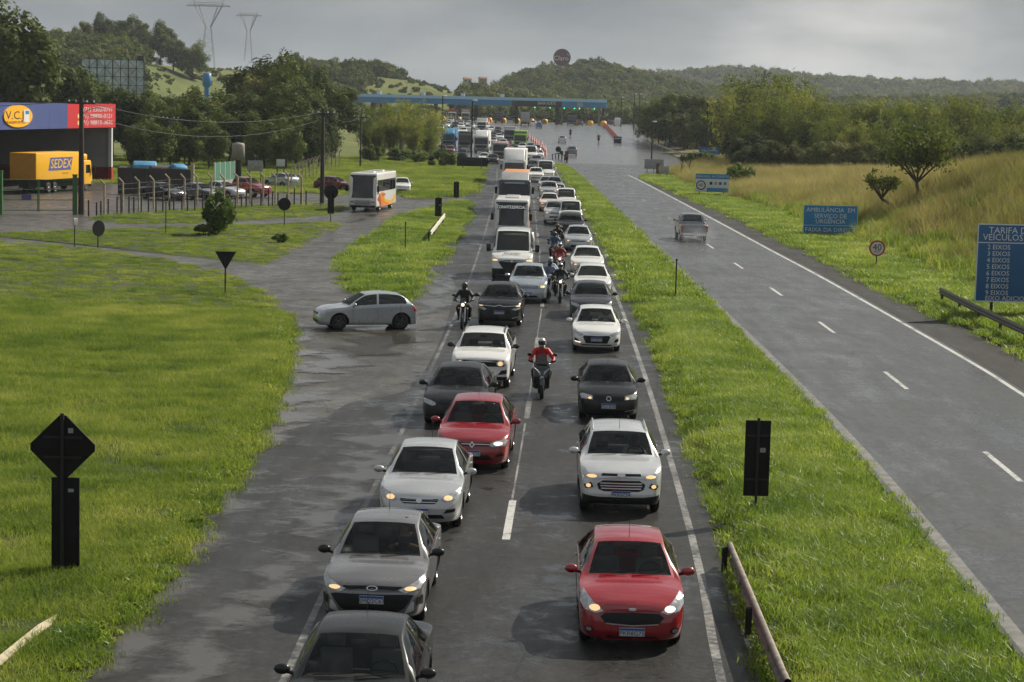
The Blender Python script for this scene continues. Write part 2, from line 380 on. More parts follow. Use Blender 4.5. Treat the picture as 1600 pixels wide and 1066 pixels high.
road_left = sheet('highway_queue_side', [p for p in leftc] + [(5.5, 460), (5.6, 326)] + [(x + .75, y) for x, y in LINE_A[::-1]], flat(0), sp_r, M_ROADL)
medR = [(7.6, 15), (8.3, 33), (8.85, 53), (8.95, 76), (8.8, 110), (8.6, 158), (8.0, 268), (7.2, 340)]
SHR = [(18.6, 15), (18.9, 45), (18.7, 72), (18.4, 100), (18.1, 140), (17.7, 180), (16.6, 225), (15.8, 262)]
road_right = sheet('highway_open_side', medR[:-1] + [(7.4, 330), (24, 330), (27, 318), (25, 300), (17, 278)] + SHR[::-1], flat(.004), sp_r, M_ROADR)
sheet('toll_plaza_pavement', [(-18, 455), (-12, 370), (-3, 322), (5.45, 318), (7.0, 326), (22.5, 326), (27.5, 318), (28.5, 335), (28.0, 400), (31, 520), (37, 620), (40, 720), (-90, 720), (-80, 610), (-45, 560)], flat(.008), lambda y: 12, M_PLAZA)

# ---- painted lines (children of their road)
ribbon('edge_line', LINE_A, .15, .005, M_WORN, road_left)
cen = smooth_poly([(-.45, 22), (-.2, 35), (0, 42), (.32, 52.6), (.65, 65), (1.0, 80), (1.35, 97), (1.55, 140), (1.7, 200), (1.6, 300)], 6, False)
cy = np.array([p[1] for p in cen]); cx_ = np.array([p[0] for p in cen])
y0 = 41.2
for k in range(-1, 16):
    a = y0 + k * 16.4; ys = np.linspace(a, a + 4.2, 4)
    ribbon('lane_dash', list(zip(np.interp(ys, cy, cx_), ys)), .16, .006, M_WHITE if k == 0 else M_WORN, road_left)
ys = np.linspace(22, 300, 60)
for k in range(14):
    a = 24 + k * 16.4 + 4.4 + 16.4 * 0; ys = np.linspace(a + 16.9, a + 16.9 + 11.4, 5)
    ribbon('joint_line', list(zip(np.interp(ys, cy, cx_) - .02, ys)), .05, .005, M_WORN, road_left)
lft = smooth_poly([(-3.4, 22), (-3.15, 40), (-2.9, 52), (-2.62, 68), (-2.3, 90), (-2.1, 120), (-2.0, 160), (-2.1, 220), (-2.6, 290)], 6, False)
ribbon('edge_line', lft, .12, .006, M_FAINT, road_left)
SOL = smooth_poly([(15.3, 25), (15.8, 50), (16.05, 65), (16.25, 75), (16.3, 109), (16.1, 133), (15.8, 176), (15.1, 250), (14.7, 275)], 5, False)
ribbon('edge_line', SOL, .17, .006, M_WHITE, road_right)
dl = smooth_poly([(11.7, 30), (12.3, 53), (12.6, 70), (12.75, 87), (12.7, 103), (12.5, 140), (12.2, 200), (11.6, 290)], 5, False)
dy_ = np.array([p[1] for p in dl]); dx_ = np.array([p[0] for p in dl])
for k in range(-1, 14):
    a = 50.0 + k * 16.55; ys = np.linspace(a - .6, a + 3.8, 3)
    ribbon('lane_dash', list(zip(np.interp(ys, dy_, dx_), ys)), .15, .006, M_WHITE if k < 6 else M_WORN, road_right)
ribbon('edge_line', [(x + .22, y) for x, y in smooth_poly(medR[:-1], 4, False)], .26, .006, M_KERB, road_right)

M_SHOULD = asphalt('shoulder_asphalt', (.034, .032, .030), wet=.3, puddle=.05, rhi=.75, bump=.6, dryspec=.15)
sheet('road_shoulder', [(x + .25, y) for x, y in SOL if 20 < y < 262] + [(x + .05, y) for x, y in SHR[::-1] if y > 20], flat(.008), sp_r, M_SHOULD)
# ---- standing water along the left edge and in the ruts
M_WATER = bpy.data.materials.new('muddy_water'); M_WATER.use_nodes = True
def _water():
    N, L = M_WATER.node_tree.nodes, M_WATER.node_tree.links; b = N['Principled BSDF']; b.inputs['Base Color'].default_value = (.075, .068, .058, 1); b.inputs['Roughness'].default_value = .09
    a = N.new('ShaderNodeAttribute'); a.attribute_name = 'edge'; t = N.new('ShaderNodeTexCoord'); n = nnoise(N, L, t.outputs['Object'], 2.2, 7, .68)
    f = nrange(N, L, nmath(N, L, 'ADD', nmath(N, L, 'MULTIPLY', a.outputs['Fac'], 1.1), nmath(N, L, 'MULTIPLY', nmath(N, L, 'SUBTRACT', n, .5), 1.5)), .10, .60, 0, .8)
    tr = N.new('ShaderNodeBsdfTransparent'); x = N.new('ShaderNodeMixShader'); L.new(f, x.inputs[0]); L.new(tr.outputs[0], x.inputs[1]); L.new(b.outputs[0], x.inputs[2]); L.new(x.outputs[0], N['Material Output'].inputs[0])
_water()
def puddle(pts, w0, w1, seed, dz=.009):
    r = random.Random(seed); n = 40; P = smooth_poly(pts, 8, False); a, b_ = [], []
    for i, p_ in enumerate(P):
        q0, q1 = P[max(i - 1, 0)], P[min(i + 1, len(P) - 1)]; d = Vector((q1[0] - q0[0], q1[1] - q0[1])).normalized(); nn = Vector((-d.y, d.x)); t = i / (len(P) - 1); e = min(1, 6 * t, 6 * (1 - t)) ** .5
        wa = w0 * e * (1 + .8 * math.sin(i * 1.9 + seed) * r.uniform(.2, 1)); wb = w1 * e * (1 + .8 * math.sin(i * 1.3 + 2 * seed) * r.uniform(.2, 1)); a.append((p_[0] + nn.x * wa, p_[1] + nn.y * wa)); b_.append((p_[0] - nn.x * wb, p_[1] - nn.y * wb))
    poly = smooth_poly(a, 3, False) + smooth_poly(b_[::-1], 3, False); o = sheet('puddle', poly, flat(dz), lambda y: .30 if y < 70 else .6, M_WATER); me = o.data; co = np.array([v.co[:2] for v in me.vertices]); at = me.attributes.new('edge', 'FLOAT', 'POINT'); at.data.foreach_set('value', edge_dist(poly, co[:, 0], co[:, 1]).astype(np.float32))
puddle([(-6.15, 24), (-6.05, 31), (-6.1, 38), (-6.2, 44), (-6.3, 50)], .8, .7, 1); puddle([(-6.5, 51), (-6.75, 57), (-7.3, 63), (-7.9, 69), (-8.7, 76), (-9.4, 83)], 1.0, 1.3, 2)
puddle([(-3.9, 40.5), (-3.7, 44), (-3.45, 48), (-3.3, 52), (-3.1, 58)], 1.0, .8, 3, .010); puddle([(-4.3, 33), (-4.1, 35.5), (-3.9, 40)], .8, .6, 4, .010); puddle([(-3.0, 57), (-2.8, 62), (-2.75, 68)], .5, .5, 5, .010); puddle([(-5.0, 26), (-4.7, 31), (-4.6, 36)], .7, .6, 8, .011); puddle([(-6.5, 66), (-5.6, 70), (-4.8, 76), (-4.6, 84)], 1.2, 1.2, 9, .011); puddle([(-3.6, 84), (-3.3, 95), (-3.2, 108)], .7, .6, 10, .010); puddle([(-5.4, 120), (-5.1, 135), (-4.9, 150)], .4, .35, 6, .010); puddle([(-12.2, 148), (-11.2, 158), (-10.4, 170)], .5, .5, 7, .010)
# ---- grass islands
isl_left = plan([(118, 1066), (205, 975), (300, 850), (400, 700), (437, 610), (456, 545), (452, 502), (426, 464), (396, 447), (347, 425), (264, 409), (147, 393), (0, 381)])
isl_left = [(-6.6, 16), (-6.9, 26)] + isl_left + [(-45, 118), (-70, 95), (-60, 16)]
isl_left = isl_left[:2] + smooth_poly(isl_left[2:-3], 3, False) + isl_left[-3:]
isl_mid = smooth_poly(plan([(0, 371), (147, 385), (264, 398), (347, 408), (411, 414), (441, 405), (470, 386), (515, 363), (533, 352), (520, 348), (470, 349), (294, 354), (176, 358), (80, 361), (0, 364), (-150, 362), (-150, 366)]), 3)
isl_tri = smooth_poly(plan([(529, 411), (531, 428), (549, 456), (590, 466), (641, 469), (677, 423), (703, 388), (724, 356), (736, 325), (731, 317), (716, 315), (679, 324.5), (640, 334), (619, 341), (589, 363.5), (560, 379)]), 3)
isl_far = plan([(660, 312), (700, 310), (727, 306), (744, 300), (750, 290), (753, 277), (757, 264), (752, 255), (720, 240), (640, 236)]) + [(-30, 300), (-75, 300), (-75, 232)] + plan([(470, 304), (505, 303), (520, 308), (540, 302), (630, 303), (640, 311)])
isl_lot = smooth_poly(plan([(150, 336), (230, 332), (330, 324), (430, 320), (500, 318), (520, 322), (543, 322), (543, 330), (500, 338), (420, 343), (300, 349), (200, 350), (140, 344)]), 3)
isl_med = smooth_poly(medR[:-2] + [(7.9, 268), (7.45, 300)], 3, False)
isl_med = [(x - .15, y) for x, y in isl_med] + [(6.9, 318), (6.0, 322)] + [(x + .62, y) for x, y in LINE_A[::-1] if y < 318]
isl_right = [(18.6, 15)] + smooth_poly(SHR[1:], 3, False) + [(17, 278), (25, 300), (28, 318), (29, 335), (28.4, 400), (31.3, 520), (37, 620), (44, 620), (44, 330), (44, 200), (44, 15)]
def mound(poly, lift, amp, w=.5):
    def f(X, Y):
        d = edge_dist(poly, X, Y)
        return hgt(X, Y) - .04 + lift * sstep(0, w * (1 + 1.2 * (lift > .4)), d) + amp * sstep(.3, 2.5, d) * (noise2(X, Y, .35) * .6 + noise2(X, Y, 1.3) * .4)
    return f
sp_g = lambda y: max(.7, y * .016)
ISL = {}
for nm, poly, lift, amp in (('grass_verge_left', isl_left, .16, .08), ('grass_island_side_road', isl_mid, .08, .04), ('grass_island_triangle', isl_tri, .18, .07),
                            ('grass_field_far', isl_far, .15, .12), ('grass_strip_lot', isl_lot, .1, .05), ('grass_median', isl_med, .42, .06), ('grass_verge_right', isl_right, .2, .1)):
    zf = mound(poly, lift, amp); ISL[nm] = (poly, zf)
    sheet(nm, poly, zf, sp_g if nm != 'grass_verge_right' else (lambda y: max(1.0, y * .02)), M_GRASSG if nm != 'grass_verge_right' else M_BANK)

# ---- grass blades: clumps instanced over the islands
SRC = bpy.data.collections.new('clump_sources')
def clump(name, n, size, h, wdt, m, lean=.5, seed=0, col=SRC, seg=2):
    r = np.random.default_rng(seed); V = []; Fc = []
    for i in range(n):
        x, y = r.uniform(-size / 2, size / 2, 2); a = r.uniform(0, 2 * math.pi); hh = h * r.uniform(.45, 1.15); ln = hh * lean * r.uniform(.2, 1.3)
        w = wdt * r.uniform(.6, 1.3); ca, sa = math.cos(a), math.sin(a); b = r.uniform(0, 2 * math.pi); cb, sb = math.cos(b), math.sin(b); k = len(V)
        for j in range(seg + 1):
            t = j / seg; ww = w * (1 - t) ** .7; cx, cy2, cz = x + ca * ln * t * t, y + sa * ln * t * t, hh * (t - .25 * lean * t * t)
            if j == seg: V.append((cx, cy2, cz))
            else: V += [(cx - cb * ww, cy2 - sb * ww, cz), (cx + cb * ww, cy2 + sb * ww, cz)]
        for j in range(seg):
            q = k + 2 * j
            Fc.append((q, q + 1, q + 3, q + 2) if j < seg - 1 else (q, q + 1, q + 2))
    me = bpy.data.meshes.new(name); me.from_pydata(V, [], Fc); me.materials.append(m)
    o = bpy.data.objects.new(name, me); col.objects.link(o); return o
def scatter(name, pts, rot, scl, sources, label=None, cat=None, tilt=None):
    """one point mesh carrying instances of the given source meshes"""
    c = bpy.data.collections.new(name + '_src')
    for o in sources: c.objects.link(o)
    me = bpy.data.meshes.new(name); me.from_pydata([tuple(p) for p in pts], [], [])
    a = me.attributes.new('rz', 'FLOAT', 'POINT'); a.data.foreach_set('value', np.asarray(rot, np.float32))
    a = me.attributes.new('sc', 'FLOAT', 'POINT'); a.data.foreach_set('value', np.asarray(scl, np.float32))
    a = me.attributes.new('ix', 'INT', 'POINT'); a.data.foreach_set('value', rng.integers(0, len(sources), len(pts)).astype(np.int32))
    o = link(name, me); ng = bpy.data.node_groups.new(name, 'GeometryNodeTree')
    ng.interface.new_socket('Geometry', in_out='INPUT', socket_type='NodeSocketGeometry'); ng.interface.new_socket('Geometry', in_out='OUTPUT', socket_type='NodeSocketGeometry')
    N, L = ng.nodes, ng.links; gi = N.new('NodeGroupInput'); go = N.new('NodeGroupOutput'); ci = N.new('GeometryNodeCollectionInfo'); ip = N.new('GeometryNodeInstanceOnPoints')
    ci.inputs['Collection'].default_value = c; ci.inputs['Separate Children'].default_value = True; ci.inputs['Reset Children'].default_value = True
    ip.inputs['Pick Instance'].default_value = True
    def attr(n, t):
        q = N.new('GeometryNodeInputNamedAttribute'); q.data_type = t; q.inputs['Name'].default_value = n; return q.outputs['Attribute']
    cx = N.new('ShaderNodeCombineXYZ'); L.new(attr('rz', 'FLOAT'), cx.inputs[2])
    e2r = N.new('FunctionNodeEulerToRotation'); L.new(cx.outputs[0], e2r.inputs[0]); L.new(e2r.outputs[0], ip.inputs['Rotation'])
    L.new(attr('sc', 'FLOAT'), ip.inputs['Scale']); L.new(attr('ix', 'INT'), ip.inputs['Instance Index'])
    L.new(gi.outputs[0], ip.inputs['Points']); L.new(ci.outputs[0], ip.inputs['Instance']); L.new(ip.outputs[0], go.inputs[0])
    md = o.modifiers.new('scatter', 'NODES'); md.node_group = ng
    return tag(o, label, cat, kind='stuff')
def seen(X, Y, Z, m=60):
    q = np.stack([X, Y, Z - HCAM], 1); dz = q @ fwd; u = 800 + FPX * (q @ rt) / dz; v = 533 - FPX * (q @ up) / dz
    return (dz > 5) & (u > -m) & (u < 1600 + m) & (v > -m) & (v < 1066 + m)
def fill(poly, zf, dens, ymax=400, margin=.05, xlim=(-80, 60)):
    x0, x1 = max(xlim[0], min(p[0] for p in poly)), min(xlim[1], max(p[0] for p in poly)); ya, yb = max(22, min(p[1] for p in poly)), min(ymax, max(p[1] for p in poly))
    out = []; y = ya
    while y < yb:
        dy = 4 + y * .05; n = int((x1 - x0) * dy * dens(y))
        X = rng.uniform(x0, x1, n); Y = rng.uniform(y, min(y + dy, yb), n); k = inside(poly, X, Y); X, Y = X[k], Y[k]
        k = edge_dist(poly, X, Y) > margin if len(X) else np.zeros(0, bool); X, Y = X[k], Y[k]
        if len(X): out.append(np.stack([X, Y, zf(X, Y)], 1))
        y += dy
    P = np.concatenate(out); return P[seen(*P.T)]
near = [clump('tuft_near', 170, .9, .19, .007, M_BLADE, .8, s_) for s_ in range(4)]
nearm = [clump('tuft_median', 170, .9, .24, .008, M_BLADE2, .9, 20 + s_) for s_ in range(4)]
farc = [clump('tuft_far', 120, 1.3, .26, .018, M_BLADE, .7, 40 + s_) for s_ in range(3)]
farm = [clump('tuft_far_median', 130, 1.3, .25, .018, M_BLADE2, .7, 60 + s_) for s_ in range(3)]
wild = [clump('tuft_wild', 60, .8, .62, .006, M_BLADE, .9, 80 + s_) for s_ in range(3)]
def grass(name, isl, srcs, lo, hi, dens, label, smin=.75, smax=1.25):
    poly, zf = ISL[isl]; P = fill(poly, zf, lambda y: dens if lo - 8 < y < hi + 8 else 0, hi); P = P[(P[:, 1] >= lo) & (P[:, 1] < hi)]
    if isl == 'grass_median': P = P[edge_dist(poly, P[:, 0], P[:, 1]) > .22]
    scatter(name, P, rng.uniform(0, 6.28, len(P)), rng.uniform(smin, smax, len(P)), srcs, label, 'grass')
grass('grass', 'grass_verge_left', near, 22, 85, 6.5, 'rough green grass on the left verge nearest the camera')
grass('grass', 'grass_verge_left', farc, 85, 160, 2.4, 'green grass at the far end of the left verge', .3, .55)
grass('tall_grass', 'grass_verge_left', wild, 22, 92, .45, 'taller loose grass stems on the left verge', .35, .8)
grass('grass', 'grass_median', nearm, 22, 90, 7.0, 'bright green grass on the near median')
grass('grass', 'grass_median', farm, 90, 325, 2.6, 'bright green grass on the far median')
grass('grass', 'grass_island_side_road', farc, 60, 260, 2.0, 'short grass on the strip beside the side road', .3, .55)
grass('grass', 'grass_island_triangle', farm, 60, 260, 2.2, 'bright grass on the triangular traffic island', .6, 1.0)
grass('grass', 'grass_field_far', farc, 150, 330, .9, 'grass on the field behind the parked bus', .8, 1.5)
grass('grass', 'grass_strip_lot', farc, 100, 260, 1.6, 'grass along the fence of the parking lot', .35, .6)
# right verge: mown strip, then tall dry grass up the bank
pr, zr = ISL['grass_verge_right']
P = fill(pr, zr, lambda y: 3.2 if y < 110 else 1.6, 300); e = np.interp(P[:, 1], [p[1] for p in SHR], [p[0] for p in SHR]); k = P[:, 0] - e < 7.6 + 1.5 * noise2(P[:, 0], P[:, 1], .15)
P = P[k & (P[:, 1] < 275)]; scatter('grass', P, rng.uniform(0, 6.28, len(P)), rng.uniform(.7, 1.3, len(P)), farm, 'mown green grass strip along the right shoulder', 'grass')
dryc = [clump('tuft_dry', 100, 1.5, 1.3, .013, M_DRY, .6, 100 + s_, seg=2) for s_ in range(5)]
P = fill(pr, zr, lambda y: 1.15, 340); e = np.interp(P[:, 1], [p[1] for p in SHR], [p[0] for p in SHR]); k = P[:, 0] - e > 8.0 + 2.5 * noise2(P[:, 0], P[:, 1], .12) - 2.5 * sstep(150, 240, P[:, 1])
P = P[k]; scatter('dry_grass', P, rng.uniform(0, 6.28, len(P)), rng.uniform(.45, 1.45, len(P)) ** 1.0, dryc, 'tall straw coloured grass covering the right bank', 'dry grass')
green = [clump('tuft_bank', 90, 1.3, .75, .016, M_BLADE, .7, 140 + s_) for s_ in range(3)]
P = fill(pr, zr, lambda y: 1.2, 320); e = np.interp(P[:, 1], [p[1] for p in SHR], [p[0] for p in SHR]); q_ = P[:, 0] - e
k = (q_ > 5.5) & ((noise2(P[:, 0], P[:, 1], .22) + .5 * noise2(P[:, 0], P[:, 1], .6) > -.35 + .09 * (q_ - 6)))
P = P[k]; scatter('tall_grass', P, rng.uniform(0, 6.28, len(P)), rng.uniform(.7, 1.6, len(P)), green, 'rank green grass growing in patches on the right bank', 'grass')
weed = [clump('weed_clump', 40, .34, .17, .028, M_BLADE2, 1.1, 160 + s_) for s_ in range(4)]
for isl, lb, lo, hi in (('grass_verge_left', 'broad leaved weeds fringing the left verge', 24, 85), ('grass_median', 'broad leaved weeds fringing the near median', 24, 75)):
    poly, zf = ISL[isl]; P = fill(poly, zf, lambda y: 22 if y < hi else 0, hi, 0.0); d = edge_dist(poly, P[:, 0], P[:, 1]); k = d < .9 * rng.random(len(P)) ** 1.5 + .05
    P = P[k]; scatter('weeds', P, rng.uniform(0, 6.28, len(P)), rng.uniform(.5, 1.2, len(P)), weed, lb, 'weeds')

# ================================================================== VEHICLES
def pchip(pts):
    xs = np.array([p[0] for p in pts], float); ys = np.array([p[1] for p in pts], float); h = np.diff(xs); d = np.diff(ys) / h; m = np.zeros(len(xs))
    for i in range(1, len(xs) - 1):
        if d[i - 1] * d[i] > 0:
            w1, w2 = 2 * h[i] + h[i - 1], h[i] + 2 * h[i - 1]; m[i] = (w1 + w2) / (w1 / d[i - 1] + w2 / d[i])
    m[0], m[-1] = d[0], d[-1]
    def f(x):
        x = np.clip(np.asarray(x, float), xs[0], xs[-1]); i = np.clip(np.searchsorted(xs, x, side='right') - 1, 0, len(h) - 1); t = (x - xs[i]) / h[i]
        return ys[i] * (1 + 2 * t) * (1 - t) ** 2 + h[i] * m[i] * t * (1 - t) ** 2 + ys[i + 1] * t * t * (3 - 2 * t) + h[i] * m[i + 1] * t * t * (t - 1)
    return f
def glassmat(name, tint, fac):
    m = bpy.data.materials.new(name); m.use_nodes = True; N, L = m.node_tree.nodes, m.node_tree.links; b = N['Principled BSDF']
    b.inputs['Base Color'].default_value = (.010, .012, .013, 1); b.inputs['Roughness'].default_value = .03; b.inputs['Specular IOR Level'].default_value = .7
    t = N.new('ShaderNodeBsdfTransparent'); t.inputs[0].default_value = (*tint, 1); x = N.new('ShaderNodeMixShader'); x.inputs[0].default_value = fac
    L.new(b.outputs[0], x.inputs[1]); L.new(t.outputs[0], x.inputs[2]); L.new(x.outputs[0], N['Material Output'].inputs[0]); MATS[name] = m; return m
M_GLASS = glassmat('windscreen_glass', (.82, .90, .86), .70)
M_DGLASS = glassmat('dark_glass', (.1, .1, .1), .02)
M_TINT = glassmat('tinted_glass', (.45, .48, .48), .30)
M_BLK = mat('black_plastic', (.011, .011, .012), .42, spec=.25)
M_RUB = mat('tyre_rubber', (.014, .014, .014), .75)
M_RIM = mat('alloy_rim', (.32, .33, .34), .3, .9)
M_RIMD = mat('dark_rim', (.06, .06, .065), .35, .6)
M_CHR = mat('chrome', (.62, .63, .65), .28, .85)
M_LENS = mat('headlamp_glass', (.42, .43, .44), .10, .45, 1.0, var=.35, vscale=14)
M_LAMP = mat('lit_lamp', (1, .8, .5), .3, emit=(1.0, .62, .26), es=.6)
M_LAMPW = mat('lit_lamp_white', (1, .9, .75), .3, emit=(1.0, .86, .62), es=1.2)
M_AMB = mat('amber_lamp', (.8, .3, .05), .3, emit=(1.0, .4, .08), es=.05)
M_TAIL = mat('tail_lamp', (.35, .012, .012), .12, coat=1)
M_PLATE = mat('plate_white', (.58, .60, .62), .4)
M_PBLUE = mat('plate_blue', (.03, .09, .34), .4)
M_PTXT = mat('plate_text', (.03, .03, .035), .5)
M_INT = mat('car_interior', (.050, .030, .032), .7)
M_SEAT = mat('seat_fabric', (.13, .13, .135), .8)
M_GAP = mat('panel_gap', (.01, .01, .01), .6)
def paint(name, col, metal=0.0, rough=.26):
    return mat('paint_' + name, col, rough, metal, 1.0 if max(col) > .1 else .15, spec=.5 if max(col) > .1 else .3, var=.06, vscale=1.5)
P_RED = paint('red', (.27, .008, .016)); P_RED2 = paint('deep_red', (.25, .008, .014)); P_SIL = paint('silver', (.50, .51, .52), .45); P_GREY = paint('warm_grey', (.185, .18, .183), .5)
P_BLK = paint('black', (.016, .016, .018)); P_DGRY = paint('dark_grey', (.075, .075, .085), .4); P_WHT = paint('white', (.72, .72, .70)); P_BSIL = paint('blue_silver', (.36, .40, .44), .4)
P_DGRN = paint('black_green', (.022, .024, .024), .2); P_LSIL = paint('light_silver', (.58, .59, .60), .35); P_MGRY = paint('mid_grey', (.19, .195, .21), .4); P_BLUE = paint('blue', (.03, .12, .30)); P_MAR = paint('maroon', (.14, .012, .016))

class Shell:
    """parametric car body: sections along the length s (0 = nose) lofted into a shell"""
    DEF = dict(kind='hatch', L=3.95, hw=.855, H=1.49, zn=.78, zc=.99, sc=1.02, sr=1.78, se=3.25, zd=1.0, sd=3.7, fa=.80, ra=.66, rw=.305, zs=.22, roofw=.665, nosew=.66, xc=.62, blunt=.05, tailz=.98, belt=0.0, tailw=.8, hoodw=.9)
    MULT = [(0, .985), (.08, .997), (.18, 1.0), (.4, 1.0), (.6, .995), (.8, .985), (.93, .965), (1.0, .945)]
    def __init__(s, **k):
        s.__dict__.update(s.DEF); s.__dict__.update(k); L, zn, zc, sc, sr, se, H = s.L, s.zn, s.zc, s.sc, s.sr, s.se, s.H
        top = [(0, zn - .10), (.035, zn - .03), (.12, zn + .025), (.5 * sc, (zn + .03 + zc) / 2 + .02), (sc - .02, zc - .004), (sc + .03, zc + .022), ((sc + sr) / 2, (zc + H - .07) / 2 + .035), (sr, H - .062), (sr + .12, H - .036), ((sr + se) / 2, H), (se, H - .055)]
        wr = [(0, .88), (.5 * sc, s.hoodw), (sc - .02, .875), (sc + .03, .865), ((sc + sr) / 2, (.85 + s.roofw) / 2 + .01), (sr, s.roofw), (se, s.roofw - .02)]
        zb = [(0, zn - .20), (.2, zn - .07), (.5 * sc, (zn + zc) / 2 - .05), (sc, zc - .085), (sc + .5, zc - .055 + s.belt * .2), (se, zc + .01 + s.belt)]
        if s.kind == 'sedan':
            top += [(s.sd, s.zd + .02), (s.sd + .1, s.zd), (L - .08, s.zd - .02), (L - .02, s.zd - .09), (L, s.zd - .2)]; wr += [(s.sd, .80), (s.sd + .1, .86), (L - .1, .86), (L, .86)]
            zb += [(s.sd, s.zd - .06), (L - .1, s.zd - .09), (L, s.zd - .3)]
        elif s.kind == 'pickup':
            top += [(se + .12, s.zd + .3), (se + .2, s.zd), (L - .06, s.zd), (L - .01, s.zd - .05), (L, s.zd - .1)]; wr += [(se + .12, .72), (se + .2, .93), (L, .95)]; zb += [(se + .2, s.zd - .03), (L, s.zd - .14)]
        else:
            top += [(L - .16, s.tailz + .08), (L - .06, s.tailz - .03), (L, s.tailz - .2)]; wr += [(L - .16, s.roofw + .08 if s.kind == 'hatch' else s.roofw), (L, s.tailw)]; zb += [(L - .25, zc + .02 + s.belt), (L - .06, s.tailz - .12), (L, s.tailz - .3)]
        s.zt, s.wrf, s.zb = pchip(top), pchip(wr), pchip(zb)
        s.cf = pchip([(0, .05), (sc, .045), (sr, .05), (se, .045), (L, .04)]); s.mf = pchip(s.MULT)
        s.y0 = pchip([(.1, .14), (.24, .05), (.36, .0), (.46, .0), (.56, .015), (zn - .1, .05), (zn + .05, .10), (1.6, .2)])
    def w(s, x):
        x = np.asarray(x, float); p = 2.3
        a = s.nosew + (1 - s.nosew) * (1 - np.clip(1 - x / s.xc, 0, 1) ** p) ** (1 / p); b = .80 + .2 * (1 - np.clip(1 - (s.L - x) / .45, 0, 1) ** p) ** (1 / p)
        return s.hw * a * b
    def inside(s, t, z, x):
        w, zt, zb, c = s.w(x), s.zt(x), s.zb(x), s.cf(x); wr = s.wrf(x) * w; ze = zt - c; t = np.abs(t)
        l = t <= w * s.mf(np.clip((z - zb) / (s.zs - zb), 0, 1)); fr = np.clip((z - zb) / (ze - zb + 1e-6), 0, 1); g = t <= w * .985 + (wr - w * .985) * fr
        u = (t <= wr) & (z <= zt - c * np.clip(t / wr, 0, 1) ** 2.5)
        return np.where(z <= zb, l, np.where(z <= ze, g, u))
    def front(s, t, z, lim=1.75):
        t = np.asarray(t, float); z = np.asarray(z, float); g = np.linspace(0, lim, 350); ins = s.inside(t[:, None], z[:, None], g[None, :]); i = np.where(ins.any(1), ins.argmax(1), len(g) - 1)
        hi = g[i]; lo = np.where(i > 0, g[np.maximum(i - 1, 0)], 0)
        for _ in range(6):
            mid = (lo + hi) / 2; q = s.inside(t, z, mid); hi = np.where(q, mid, hi); lo = np.where(q, lo, mid)
        x = np.where(i > 0, hi, 0); w0 = s.w(0.)
        return x + s.y0(z) * np.clip(1 - x / .6, 0, 1) ** 2 - s.blunt * np.clip(1 - (t / w0) ** 2, 0, 1) * np.clip(1 - x / .3, 0, 1)
    def rear(s, t, z):
        t = np.asarray(t, float); z = np.asarray(z, float); g = np.linspace(s.L, s.L - 1.2, 300); ins = s.inside(t[:, None], z[:, None], g[None, :]); i = np.where(ins.any(1), ins.argmax(1), len(g) - 1)
        return g[i] + .04 * np.clip(1 - (t / s.w(s.L)) ** 2, 0, 1) * (i == 0)
    def stations(s, res):
        n = (90, 56, 30)[2 - res]; a = list(np.linspace(0, s.L, n)) + [.008, .02, .04, .07, .11, .16, .22, .3]
        a += [s.sc - .02, s.sc + .03, s.sr, s.sr - .03, s.se, s.bp - .045, s.bp + .045, s.L - .008, s.L - .03, s.L - .07, s.L - .12]
        if s.kind in ('sedan',): a += [s.sd]
        if s.kind == 'pickup': a += [s.se + .12, s.se + .2]
        if res > 0:
            for ax in (s.fa, s.L - s.ra): a += list(np.linspace(ax - s.rw - .09, ax + s.rw + .09, (22, 34)[res - 1]))
        a = np.unique(np.round(a, 4)); return a[np.concatenate([[True], np.diff(a) > .004])]
    def parts(s, res=2):
        s.bp = s.sr + (s.se - s.sr) * .36 if s.kind != 'pickup' else s.sr + (s.se - s.sr) * .5
        st = s.stations(res); T = np.array([0, .25, .5, .7, .84, .925, .975, 1.]) if res else np.array([0, .5, .92, 1.])
        gl = np.array([.07, .3, .6, .9, 1.]) if res else np.array([.08, .9, 1.]); sd = np.linspace(0, 1, (6, 12, 17)[res])[1:]
        rows = []
        for x in st:
            w, zt, zb, c = float(s.w(x)), float(s.zt(x)), float(s.zb(x)), float(s.cf(x)); wr = float(s.wrf(x)) * w; fr = max(0, 1 - x / .6) ** 2; curv = .20 * float(sstep(.3, s.sc, x) * (1 - sstep(s.sr + .1, s.sr + 1.0, x)))
            P = [(t * wr, x + curv * (t * wr / s.hw) ** 2, zt - c * t ** 2.5) for t in T]; e = P[-1]; wb = w * .985
            for g in gl: P.append((e[0] + (wb - e[0]) * g + .02 * math.sin(math.pi * g), e[1] + (x - e[1]) * g, e[2] + (zb - e[2]) * g))
            for f in sd: P.append((w * float(s.mf(f)), x, zb + (s.zs - zb) * f))
            P += [(w * .8, x, s.zs - .03), (0, x, s.zs - .03)]
            w0 = s.w(0.); P = [(a, b + float(s.y0(z)) * fr - s.blunt * max(0, 1 - (a / w0) ** 2) * max(0, 1 - x / .3), z) for a, b, z in P]
            rows.append(P)
        A = np.array(rows); nT, nG = len(T), len(gl); iG = nT - 1; iS = iG + nG; m = A.shape[1]
        F = {'body': [], 'windshield': [], 'rear_window': [], 'sideL0': [], 'sideL1': [], 'sideR0': [], 'sideR1': []}
        axs = (s.fa, s.L - s.ra); Rr = s.rw + .055; wl = .925
        rear0, rear1 = (s.se + .02, s.sd - .03) if s.kind == 'sedan' else (s.se + .02, s.se + .14) if s.kind == 'pickup' else (s.se + .05, s.L - .2)
